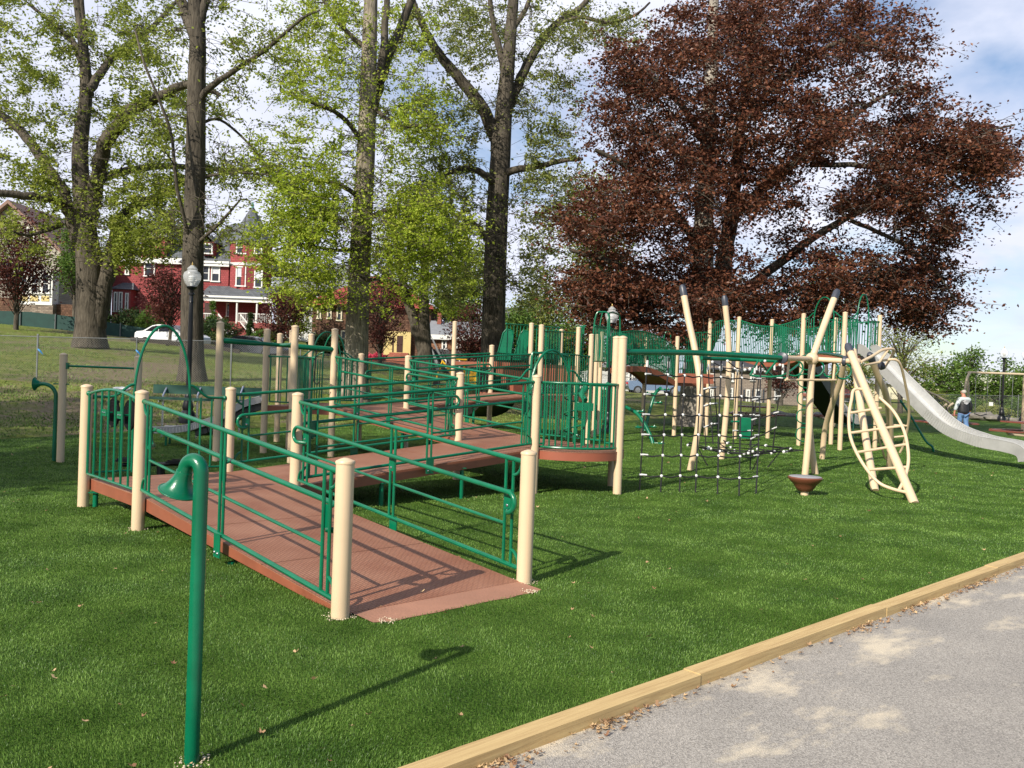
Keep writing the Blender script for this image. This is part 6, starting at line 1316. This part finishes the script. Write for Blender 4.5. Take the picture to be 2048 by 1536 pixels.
# ================================================================== street lamps
def lamp_post(base, h, label):
    t = empty('street_lamp', base, label, 'street lamp', None); b = Vector(base); s = h/3.9
    mb = MB(); mb.lathe(b, [(.21, -.1), (.21, .06), (.19, .1), (.17, .16), (.12, .22), (.14, .3), (.11, .42), (.085, .52), (.09, .56), (.065, .62)], 16); mb.build('lamp_base', BLACKM, t)
    mb = MB(); mb.lathe(b, [(.065, .6), (.055, h*.62), (.048, h-.98), (.06, h-.97), (.05, h-.93), (.045, h-.80), (.075, h-.78), (.075, h-.74), (.05, h-.72), (.06, h-.66), (.12, h-.62), (.135, h-.585), (.12, h-.57)], 14); mb.build('pole', BLACKM, t)
    g = bpy.data.materials.get('globe_glass')
    if not g:
        g = bpy.data.materials.new('globe_glass'); g.use_nodes = True; tt = g.node_tree; bs = tt.nodes['Principled BSDF']; bs.inputs['Base Color'].default_value = (.86, .88, .88, 1); bs.inputs['Roughness'].default_value = .25
        tp = N(tt, 'ShaderNodeBsdfTransparent'); ms = N(tt, 'ShaderNodeMixShader'); ms.inputs[0].default_value = .30; tt.links.new(tp.outputs[0], ms.inputs[1]); tt.links.new(bs.outputs[0], ms.inputs[2]); tt.links.new(ms.outputs[0], tt.nodes['Material Output'].inputs[0])
    mb = MB(); mb.lathe(b+V(0, 0, h-.57), [(.11, 0), (.16, .06), (.205, .17), (.215, .26), (.19, .34), (.13, .38), (.11, .40), (.13, .43), (.10, .47), (.06, .50), (.05, .52)], 24); gl = mb.build('globe', g, t)
    mb = MB(); mb.lathe(b+V(0, 0, h-.56), [(.04, 0), (.04, .1), (.09, .11), (.09, .13), (.045, .14), (.09, .16), (.09, .18), (.045, .19), (.085, .21), (.08, .24), (.03, .26)], 14); mb.build('lamp_core', WHITEP, gl)
    mb = MB(); mb.lathe(b+V(0, 0, h-.05), [(.03, 0), (.015, .02), (.02, .04), (.004, .09)], 8); mb.build('finial', mat('brass_finial', (.5, .35, .12), .4, .5), gl); return t
b = W(375, 838, 21.5); lamp_post(b, W(386, 527, 21.5).z-b.z, 'nearest black street lamp with a clear acorn globe, in front of the dark trunk')
b = W(1217, 806, 27.4); b.z = .02; lamp_post(b, W(1225, 610, 27.4).z-b.z, 'black street lamp with acorn globe behind the upper decks and entry arches')
b = W(2003, 838, 46); lamp_post(b, W(2012, 694, 46).z-b.z, 'black street lamp with acorn globe standing beside the swings'); b = W(2046, 840, 48); lamp_post(b, W(2056, 697, 48).z-b.z, 'black street lamp cut by the right edge of the picture')
# tall light pole behind the beech
b = W(1474, 760, 62); t = empty('light_pole', b, 'thin grey pole with a square floodlight behind the copper beech', 'light pole'); mb = MB(); mb.tube([b-V(0, 0, 3), V(b.x, b.y, W(1485, 545, 62).z)], .11, 8); mb.build('pole', GALV, t)
q = W(1466, 574, 62); mb = MB(); mb.beam(V(b.x, b.y, q.z), q, .06, .06); mb.build('arm', GALV, t, smooth=False); mb = MB(); mb.box(q, (.5, .3, .3)); mb.build('floodlight', mat('floodlight_lens', (.35, .38, .38), .3), t, smooth=False)
# ================================================================== chain-link fences
def chain_fence(pts, h, label, sp=2.8, pitch=.075, wr=.0034, lean=None, rr=.02):
    t = empty('chain_link_fence', pts[0], label, 'fence'); tot = 0
    wb = MB(); 
    for p, q in zip(pts, pts[1:]):
        L = (V(q.x-p.x, q.y-p.y, 0)).length; u_ = (q-p)/L; n = int(L/pitch/1.0); k = -int(h/pitch)
        while k*pitch < L:
            for sg in (1, -1):
                s0, s1 = k*pitch, k*pitch+h; z0, z1 = (0, h)
                if s0 < 0: z0 = -s0; s0 = 0
                if s1 > L: z1 = h-(s1-L); s1 = L
                if z1 > z0:
                    if sg == 1: a, b = p+u_*s0+V(0, 0, z0), p+u_*s1+V(0, 0, z1)
                    else: a, b = p+u_*s0+V(0, 0, h-z0), p+u_*s1+V(0, 0, h-z1)
                    wb.beam(a, b, wr, wr*1.4, up=V(0, 1, 0)) if False else wb.tube([a, b], wr, 3, caps=False)
            k += 1
        tr2 = MB(); tr2.tube([p+V(0, 0, h), q+V(0, 0, h)], rr*.7, 6); tr2.build('top_rail', GALV, t)
        m_ = max(1, round(L/sp))
        for j in range(m_+1):
            c = p+u_*(L*j/m_); mb = MB(); ln = random.uniform(-.04, .04)*h if lean else 0; mb.tube([c-V(0, 0, .4), c+V(ln, 0, h+.05)], rr, 8); mb.sphere(c+V(ln, 0, h+.06), rr*1.3, 8); mb.build('post', GALV, t)
    wb.build('mesh', GALV, t, smooth=False); return t
fp = [W(-260, 758, 26), W(73, 764, 27), W(461, 769, 28.5), W(720, 795, 31.5), W(1010, 806, 36)]
chain_fence(fp, 1.42, 'chain-link fence with leaning grey posts along the foot of the slope', lean=True)
chain_fence([W(1010, 806, 36)+V(.3, .3, 0), W(1230, 812, 46), W(1450, 828, 52), W(1700, 834, 54)], 1.6, 'chain-link fence behind the upper decks and the beech trunk', pitch=.15, wr=.003)
chain_fence([W(1780, 836, 55), W(1950, 839, 55), W(2120, 842, 55)], 1.55, 'green-tinted chain-link fence behind the swings', pitch=.12, wr=.004)
t = empty('notice_board', W(1982, 812, 54.8), 'small white notice on the far fence by the swings', 'sign'); mb = MB(); mb.box(W(1982, 808, 54.8), (.26, .02, .24)); mb.build('plate', WHITEP, t, smooth=False)
for px, py, Y, lab in ((76, 698, 26.9, 'left'), (272, 700, 27.7, 'right')):
    p = W(px, py, Y); o = MB().tube([p, p+V(.08, -.03, -.06), p+V(.16, 0, -.16)], [.02, .03, .012], 6).build('ribbon', mat('blue_ribbon', (.03, .22, .5), .6)); tag(o, 'blue ribbon tied to the chain-link fence post farther '+lab, 'ribbon', 'blue ribbons on the fence')
# ================================================================== bench, bag, rocks
c = W(412, 800, 19.5); bz = 0.12
t = empty('park_bench', V(c.x, c.y, bz), 'long dark green bench with silver legs in front of the fence', 'bench'); BG = mat('dark_green_boards', (.008, .06, .04), .5, var=.15)
x0, x1 = W(300, 780, 19.5).x, W(520, 785, 19.5).x
mb = MB(); mb.box(((x0+x1)/2, 19.7, W(412, 781, 19.7).z), (x1-x0, .05, .2)); mb.build('backrest', BG, t, smooth=False)
mb = MB(); mb.box(((x0+x1)/2, 19.35, W(412, 797, 19.3).z-.03), (x1-x0, .30, .05)); mb.build('seat', BG, t, smooth=False)
for px in (326, 395, 480):
    p = W(px, 800, 19.5); mb = MB(); mb.tube([V(p.x, 19.5, -.05), V(p.x, 19.5, p.z+.1), V(p.x, 19.72, p.z+.3)], .025, 8); mb.tube([V(p.x, 19.25, p.z-.02), V(p.x, 19.6, p.z-.02)], .02, 6); mb.build('leg', BOLT, t)
def rock(mb, c, r, sc=(1, 1, .6), n=10):
    c = Vector(c); b0 = len(mb.v); mb.sphere(c, r, n, sc=sc)
    for i in range(b0, len(mb.v)):
        p = Vector(mb.v[i])-c; f = 1+.25*math.sin(p.x/r*3.1+c.x)*math.cos(p.y/r*2.7+c.y*2)+.14*math.sin(p.z/r*7+p.x/r*5); mb.v[i] = tuple(c+p*f)
b = W(245, 780, 24); o = MB(); rock(o, b+V(0, 0, .03), .15, (1.5, .8, .42), 16); rock(o, b+V(-.2, 0, .0), .09, (1.2, .8, .5), 12); o = o.build('plastic_sheet', mat('white_sheet', (.6, .6, .6), .5, var=.15)); tag(o, 'crumpled white plastic sheet lying at the foot of the fence', 'plastic sheet')
ROCK = mat('pale_rock', (.17, .155, .13), .9, var=.3, vscale=6, bump=.8, bscale=12)
for i, (px, py, Y, r, sc) in enumerate(((1965, 834, 52, .5, (1.6, .8, .6)), (1990, 836, 51, .32, (1.5, 1, .6)), (1985, 836, 49, .35, (1.3, 1, .6)), (1475, 830, 46, .35, (1.6, .8, .6)), (1560, 832, 47, .5, (1.8, .8, .5)), (1640, 834, 48, .5, (1.9, .9, .5)), (2025, 840, 50, .3, (1.6, .8, .5)))):
    o = MB(); rock(o, W(px, py, Y), r, sc, 14); o = o.build('boulder', ROCK); tag(o, ['largest pale boulder behind the swings', 'boulder right of the largest one by the far fence', 'small boulder in front of the others behind the swings', 'small boulder left of the picnic tables under the net', 'flat boulder behind the red picnic table', 'flat boulder beneath the dark slide', 'boulder right of the far street lamp'][i], 'boulder', 'boulders along the far fence')
# ================================================================== cars
def car(px, py, Y, heading, col, label, L=4.5):
    b = W(px, py, Y); t = empty('car', b, label, 'car'); H = Vector((math.cos(heading), math.sin(heading), 0)); S = V(-H.y, H.x, 0); P = lambda x, y, z: b+H*x+S*y+V(0, 0, z)
    prof = [(-2.22, .42), (-2.27, .62), (-2.24, .88), (-2.12, .97), (-1.62, 1.02), (-1.02, 1.36), (-.6, 1.43), (.1, 1.42), (.55, 1.33), (1.25, .98), (1.9, .86), (2.2, .72), (2.27, .5), (2.22, .32), (-2.1, .30)]
    prof = [(x*L/4.5, z) for x, z in prof]; m = CARM(col); mb = MB(); wd = lambda z: .86-(max(0, z-.9))*.38; n = len(prof)
    rows = [(-1, 1.0, 1), (-.98, .985, 1), (0, 0, 1), (.98, .985, 1), (1, 1, 1)]
    vs = [P(x, -wd(z), z) for x, z in prof]+[P(x*.995, -wd(z)*.72, z+(.02 if z > .9 else 0)) for x, z in prof]+[P(x*1.0, 0, z+(.03 if z > .9 else 0)) for x, z in prof]+[P(x*.995, wd(z)*.72, z+(.02 if z > .9 else 0)) for x, z in prof]+[P(x, wd(z), z) for x, z in prof]
    fs = [(r*n+k, r*n+(k+1) % n, (r+1)*n+(k+1) % n, (r+1)*n+k) for r in range(4) for k in range(n)]+[tuple(range(n-1, -1, -1)), tuple(4*n+k for k in range(n))]
    mb.add(vs, fs); mb.build('body', m, t)
    gl = mat('car_glass', (.012, .014, .018), .06)
    for sg in (-1, 1):
        for pts in ([(-1.45, 1.0), (-.98, 1.30), (-.45, 1.36), (-.42, .98)], [(-.36, .98), (-.39, 1.36), (.1, 1.35), (.5, 1.27), (.95, .98)]):
            mb = MB(); f = [P(x, sg*(wd(z)+.012), z) for x, z in pts]; mb.add(f, [(0, 1, 2, 3, 4)[:len(f)]]) if False else mb.add(f+[p-S*sg*.03 for p in f], [tuple(range(len(f))), tuple(range(2*len(f)-1, len(f)-1, -1))]); mb.build('side_window', gl, t, smooth=False)
    mb = MB(); f = [P(-1.66, -.62, 1.07), P(-1.66, .62, 1.07), P(-1.08, .55, 1.395), P(-1.08, -.55, 1.395)]; mb.add(f, [(0, 1, 2, 3)]); mb.build('rear_window', gl, t, smooth=False)
    mb = MB(); f = [P(1.22, -.64, 1.05), P(1.22, .64, 1.05), P(.56, .55, 1.385), P(.56, -.55, 1.385)]; mb.add(f, [(3, 2, 1, 0)]); mb.build('windscreen', gl, t, smooth=False)
    for sg in (-1, 1):
        mb = MB(); mb.box(P(-2.22, sg*.66, .82), (.1, .34, .16), heading); mb.build('tail_light', mat('tail_light_red', (.45, .01, .015), .2), t)
        for x in (-1.4, 1.38):
            mb = MB(); mb.lathe(P(x, sg*.80-(.1 if sg > 0 else -.1)*0, .31)-S*(sg*.1), [(.31, 0), (.33, .03), (.33, .17), (.27, .19)], 18, axis=S*sg); w_ = mb.build('wheel', mat('tyre_rubber', (.012, .012, .012), .8), t)
            mb = MB(); mb.lathe(P(x, sg*.80, .31)+S*(sg*.075), [(.21, 0), (.2, .02), (.05, .03)], 14, axis=S*sg); mb.build('rim', mat('wheel_rim', (.4, .4, .42), .3, .8), w_)
    mb = MB(); mb.box(P(-2.27, 0, .66), (.02, .4, .12), heading); mb.build('number_plate', WHITEP, t, smooth=False)
    return t
def CARM(c): return mat('car_paint_%s' % c, {'white': (.66, .67, .68), 'dark': (.02, .024, .03), 'blue': (.14, .2, .3)}[c], .25, 0, coat=.8)
car(345, 696, 54, R(-22), 'white', 'white saloon car parked nose-right beside the road below the red house')
car(505, 716, 57, R(-12), 'dark', 'dark car parked half behind the tan posts of the short tower')
car(1306, 789, 66, R(5), 'blue', 'blue-grey car in front of the white house seen through the bridge', L=4.2)
car(1040, 784, 58, R(5), 'white', 'white car glimpsed behind the third ramp and the yellow-painted digger')
# yellow digger
b = W(915, 790, 40); t = empty('yellow_digger', b, 'small yellow digger parked beyond the chain-link fence', 'digger'); YL = mat('yellow_paint', (.72, .42, .02), .4, var=.08)
mb = MB(); mb.box(b+V(.35, 0, .75), (1.1, .9, .45)); mb.box(b+V(.75, 0, 1.05), (.35, .8, .2)); mb.build('body', YL, t, smooth=False)
mb = MB(); 
for x in (-.2, .28):
    for y in (-.38, .38): mb.tube([b+V(x, y, .95), b+V(x, y, 1.62)], .03, 6)
mb.box(b+V(.04, 0, 1.65), (.7, .95, .06)); mb.build('cab', YL, t, smooth=False)
mb = MB(); mb.tube([b+V(-.1, -.1, .8), b+V(-.75, -.1, 1.55), b+V(-1.0, -.1, .65)], [.09, .08, .06], 8); mb.build('arm', YL, t); mb = MB(); mb.box(b+V(-.98, -.1, .5), (.3, .4, .3)); mb.build('bucket', BLACKP, t, smooth=False)
for y in (-.45, .45):
    mb = MB(); mb.tube([b+V(-.5, y, .22), b+V(.8, y, .22)], .2, 12); mb.build('track', BLACKP, t)
# ================================================================== swings, rope arch, tables
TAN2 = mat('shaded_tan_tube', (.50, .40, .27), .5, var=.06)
def WD(px, py, Y): return W(px, py, Y)
Ys = 44; a = W(1903, 838, Ys); t = empty('swing_set', V(a.x, Ys, 0), 'tan arched swing frame with belt swings on chains at the far right', 'swing set')
zt2 = W(1925, 744, Ys).z; xa = a.x+.9; xb = xa+6.2
def arch_leg(x, y0, y1):
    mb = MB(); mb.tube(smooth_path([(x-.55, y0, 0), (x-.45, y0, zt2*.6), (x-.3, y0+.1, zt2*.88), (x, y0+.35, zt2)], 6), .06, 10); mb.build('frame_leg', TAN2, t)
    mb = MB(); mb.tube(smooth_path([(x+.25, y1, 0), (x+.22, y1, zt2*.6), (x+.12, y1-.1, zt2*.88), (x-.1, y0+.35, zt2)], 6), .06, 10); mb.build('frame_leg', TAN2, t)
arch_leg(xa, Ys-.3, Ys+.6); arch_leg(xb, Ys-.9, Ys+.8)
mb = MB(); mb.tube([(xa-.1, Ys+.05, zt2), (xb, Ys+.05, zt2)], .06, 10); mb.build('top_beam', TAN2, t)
for k, (u1, u2) in enumerate(((1953, 1977), (2002, 2027))):
    p, q = W(u1, 760, Ys), W(u2, 760, Ys); mb = MB()
    for s in (p, q): mb.tube([(s.x, Ys+.05, zt2-.05), (s.x, Ys+.05, .62)], .012, 5)
    mb.tube(smooth_path([(p.x, Ys+.05, .62), ((p.x+q.x)/2, Ys+.05, .48), (q.x, Ys+.05, .62)], 4), .03, 6) if False else None
    sw = mb.build('swing_chain', GALV, t); mb = MB(); mb.beam((p.x, Ys+.05, .60), ((p.x+q.x)/2, Ys+.05, .5), .16, .025); mb.beam(((p.x+q.x)/2, Ys+.05, .5), (q.x, Ys+.05, .60), .16, .025); mb.build('seat', BLACKP, sw, smooth=False)
p = W(2046, 838, 39); t3 = empty('tan_post', V(p.x, p.y, 0), 'single tan post at the right edge behind the picnic table', 'post'); post(V(p.x, p.y, 0), W(2048, 752, 39).z, t3, r=.07)
b = W(1862, 834, 46); t = empty('rope_arch', V(b.x, b.y, 0), 'curved tan and black rope arch climber beyond the slide', 'climber')
mb = MB(); up1 = smooth_path(pxp([(1818, 790, 46), (1824, 779, 46), (1838, 777, 46), (1860, 785, 46), (1882, 796, 46), (1901, 808, 46)]), 5); lo1 = smooth_path(pxp([(1822, 780, 45), (1836, 795, 45), (1855, 810, 45), (1875, 820, 45), (1890, 826, 45), (1902, 830, 45)]), 5)
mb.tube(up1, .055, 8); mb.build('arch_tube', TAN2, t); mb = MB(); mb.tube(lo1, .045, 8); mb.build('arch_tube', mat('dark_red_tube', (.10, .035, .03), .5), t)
mb = MB()
for k in range(0, len(up1), 3): mb.tube([up1[k], lo1[min(k+2, len(lo1)-1)]], .015, 5); mb.tube([up1[k], lo1[max(k-4, 0)]], .015, 5)
mb.build('rope_net', ROPE, t)
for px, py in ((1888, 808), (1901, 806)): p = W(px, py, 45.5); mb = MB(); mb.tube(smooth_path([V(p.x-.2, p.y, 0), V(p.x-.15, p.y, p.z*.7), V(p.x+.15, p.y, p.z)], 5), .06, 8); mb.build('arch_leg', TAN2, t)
TBL = mat('red_brown_table_plank', (.20, .06, .04), .5, var=.12)
def table(px, Y, rot, label):
    p = W(px, 830, Y); c = V(p.x, Y, 0); t = empty('picnic_table', c, label, 'picnic table', 'brown picnic tables', 0); X = V(math.cos(rot), math.sin(rot), 0); Yv = V(-X.y, X.x, 0)
    mb = MB()
    for k in range(5): mb.box(c+Yv*((k-2)*.25)+V(0, 0, .75), (1.25, .235, .05), ax=(X, Yv, V(0, 0, 1)))
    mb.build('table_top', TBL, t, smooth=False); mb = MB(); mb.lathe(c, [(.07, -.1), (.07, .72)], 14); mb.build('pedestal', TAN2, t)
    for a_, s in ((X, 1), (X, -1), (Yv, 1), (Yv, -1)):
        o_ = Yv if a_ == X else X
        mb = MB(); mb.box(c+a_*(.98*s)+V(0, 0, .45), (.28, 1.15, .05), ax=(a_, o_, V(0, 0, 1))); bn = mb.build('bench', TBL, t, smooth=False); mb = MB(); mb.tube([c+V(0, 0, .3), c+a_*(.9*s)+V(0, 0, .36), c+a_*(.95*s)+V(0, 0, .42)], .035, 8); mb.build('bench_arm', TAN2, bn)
table(1890, 34.5, R(20), 'brown picnic table standing behind the long slide, left of the man'); table(2062, 28.6, R(15), 'brown picnic table cut by the right edge of the picture'); table(1508, 36, R(5), 'red-brown picnic table behind the rope nets'); table(1668, 37, R(30), 'brown picnic table behind the tan posts of the tall tower')
# ================================================================== man walking
b = W(1925, 867, 33.0); b.z = 0
man = empty('person', b, 'grey-haired man walking away in a black and grey jacket and blue jeans', 'person'); F_ = V(-.1, 1, 0).normalized(); Rv = V(F_.y, -F_.x, 0)
def MP(x, y, z): return b+Rv*x+F_*y+V(0, 0, z)
def skin_mesh(name, nodes, edges, m, sub=2, parent=man):
    me = bpy.data.meshes.new(name); me.from_pydata([tuple(n[0]) for n in nodes], edges, []); me.materials.append(m); o = bpy.data.objects.new(name, me); COL.objects.link(o)
    sm = o.modifiers.new('skin', 'SKIN'); sm.use_smooth_shade = True; o.modifiers.new('sub', 'SUBSURF').levels = sub; o.modifiers['sub'].render_levels = sub
    if not me.skin_vertices: me.skin_vertices.new() if hasattr(me.skin_vertices, 'new') else None
    for i, n in enumerate(nodes): me.skin_vertices[0].data[i].radius = (n[1], n[2] if len(n) > 2 else n[1])
    me.skin_vertices[0].data[0].use_root = True
    # freeze the modifiers into a plain mesh
    dg = bpy.context.evaluated_depsgraph_get(); ev = o.evaluated_get(dg); me2 = bpy.data.meshes.new_from_object(ev); o.modifiers.clear(); o.data = me2; me2.polygons.foreach_set('use_smooth', [True]*len(me2.polygons))
    if parent: o.parent = parent; o.matrix_parent_inverse = parent.matrix_basis.inverted()
    return o
SKINM = mat('skin', (.48, .20, .13), .55, var=.06); JEANS = mat('blue_denim', (.10, .19, .36), .8, var=.2, vscale=12); JBLK = mat('black_jacket', (.014, .014, .017), .55, var=.2, vscale=8); JGRY = mat('grey_jacket', (.50, .54, .55), .7, var=.08)
HAIRM = mat('grey_hair', (.42, .38, .33), .8, var=.15, vscale=40)
nodes = [(MP(0, 0, .98), .12, .09), (MP(0, 0, 1.18), .12, .09), (MP(0, 0, 1.40), .13, .09), (MP(0, .01, 1.50), .07), (MP(-.01, .03, 1.57), .055), (MP(-.02, .05, 1.66), .085, .10), (MP(-.02, .05, 1.75), .075, .09),
         (MP(-.2, 0, 1.42), .06), (MP(-.28, -.02, 1.16), .048), (MP(-.32, .05, .93), .035), (MP(-.33, .06, .86), .03), (MP(.2, 0, 1.42), .06), (MP(.29, 0, 1.16), .048), (MP(.30, .08, .93), .035), (MP(.30, .09, .86), .03),
         (MP(-.10, 0, .86), .095), (MP(-.12, .06, .5), .06), (MP(-.14, -.04, .12), .042), (MP(-.14, .08, .05), .04), (MP(.10, 0, .86), .095), (MP(.10, -.02, .5), .06), (MP(.12, -.20, .17), .042), (MP(.12, -.1, .05), .04)]
edges = [(0, 1), (1, 2), (2, 3), (3, 4), (4, 5), (5, 6), (2, 7), (7, 8), (8, 9), (9, 10), (2, 11), (11, 12), (12, 13), (13, 14), (0, 15), (15, 16), (16, 17), (17, 18), (0, 19), (19, 20), (20, 21), (21, 22)]
for hx, base in ((-1, 10), (1, 14)):
    hp = nodes[base][0]
    for k in range(4): nodes.append((hp+Rv*(.0)+F_*((k-1.5)*.022)+V(0, 0, -.045), .010)); nodes.append((hp+Rv*(-hx*.012)+F_*((k-1.5)*.022)+V(0, 0, -.10+abs(k-1.5)*.008), .008)); edges += [(base, len(nodes)-2), (len(nodes)-2, len(nodes)-1)]
    nodes.append((hp+F_*.045+V(0, 0, -.03), .011)); edges.append((base, len(nodes)-1))
nodes.append((MP(-.03, .155, 1.665), .018)); edges.append((5, len(nodes)-1))
skin_mesh('body', nodes, edges, SKINM)
jn = [(MP(0, 0, .96), .17, .14), (MP(-.105, 0, .82), .115), (MP(-.12, .06, .5), .088), (MP(-.14, -.04, .12), .072), (MP(-.14, -.04, .07), .075), (MP(.105, 0, .82), .115), (MP(.10, -.02, .5), .088), (MP(.12, -.18, .17), .072), (MP(.12, -.19, .12), .075)]
skin_mesh('jeans', jn, [(0, 1), (1, 2), (2, 3), (3, 4), (0, 5), (5, 6), (6, 7), (7, 8)], JEANS)
jn = [(MP(0, 0, .84), .21, .17), (MP(0, 0, .95), .225, .18), (MP(0, 0, 1.15), .225, .175), (MP(0, 0, 1.36), .20, .14), (MP(0, .01, 1.47), .11, .09), (MP(0, .01, 1.50), .085)]
jk = skin_mesh('jacket', jn, [(0, 1), (1, 2), (2, 3), (3, 4), (4, 5)], JBLK)
yk = [(MP(0, .0, 1.44), .13, .10), (MP(-.17, 0, 1.40), .095), (MP(-.29, -.02, 1.16), .075), (MP(-.325, .04, .97), .06), (MP(.19, 0, 1.40), .105), (MP(.24, 0, 1.33), .085)]
skin_mesh('jacket_sleeve', yk, [(0, 1), (1, 2), (2, 3), (0, 4), (4, 5)], JGRY, parent=jk)
yk = [(MP(.20, 0, 1.36), .088), (MP(.295, 0, 1.16), .08), (MP(.305, .06, .97), .062)]; skin_mesh('jacket_sleeve', yk, [(0, 1), (1, 2)], JBLK, parent=jk)
def shield(mb, c, w, h, th, off):   # winged badge on the back
    o = [(-.5, .15), (-.28, .28), (-.22, .5), (.0, .42), (.22, .5), (.28, .28), (.5, .15), (.3, -.05), (.26, -.3), (0, -.5), (-.26, -.3), (-.3, -.05)]
    f = [c+Rv*(x*w)+V(0, 0, y*h)-F_*(off-abs(x)*.09) for x, y in o]; k = [p+F_*th for p in f]; n = len(o); mb.add(f+k, [tuple(range(n)), tuple(range(2*n-1, n-1, -1))]+[(i, (i+1) % n, (i+1) % n+n, i+n) for i in range(n)])
mb = MB(); shield(mb, MP(0, 0, 1.30), .30, .18, .03, .185); mb.build('jacket_badge', mat('silver_badge', (.36, .36, .37), .6, var=.25, vscale=30), jk, smooth=False)
mb = MB(); mb.sphere(MP(.0, .02, 1.695), .098, 16, sc=(.95, 1.0, .8)); vs = [v for v in mb.v]; mb.build('hair', HAIRM, man)
for s, (x, y, z) in (('l', (-.14, .05, .045)), ('r', (.12, -.12, .07))):
    mb = MB(); mb.sphere(MP(x, y, z), .06, 12, sc=(.85, 2.1, .85)); mb.build('shoe', BLACKP, man)
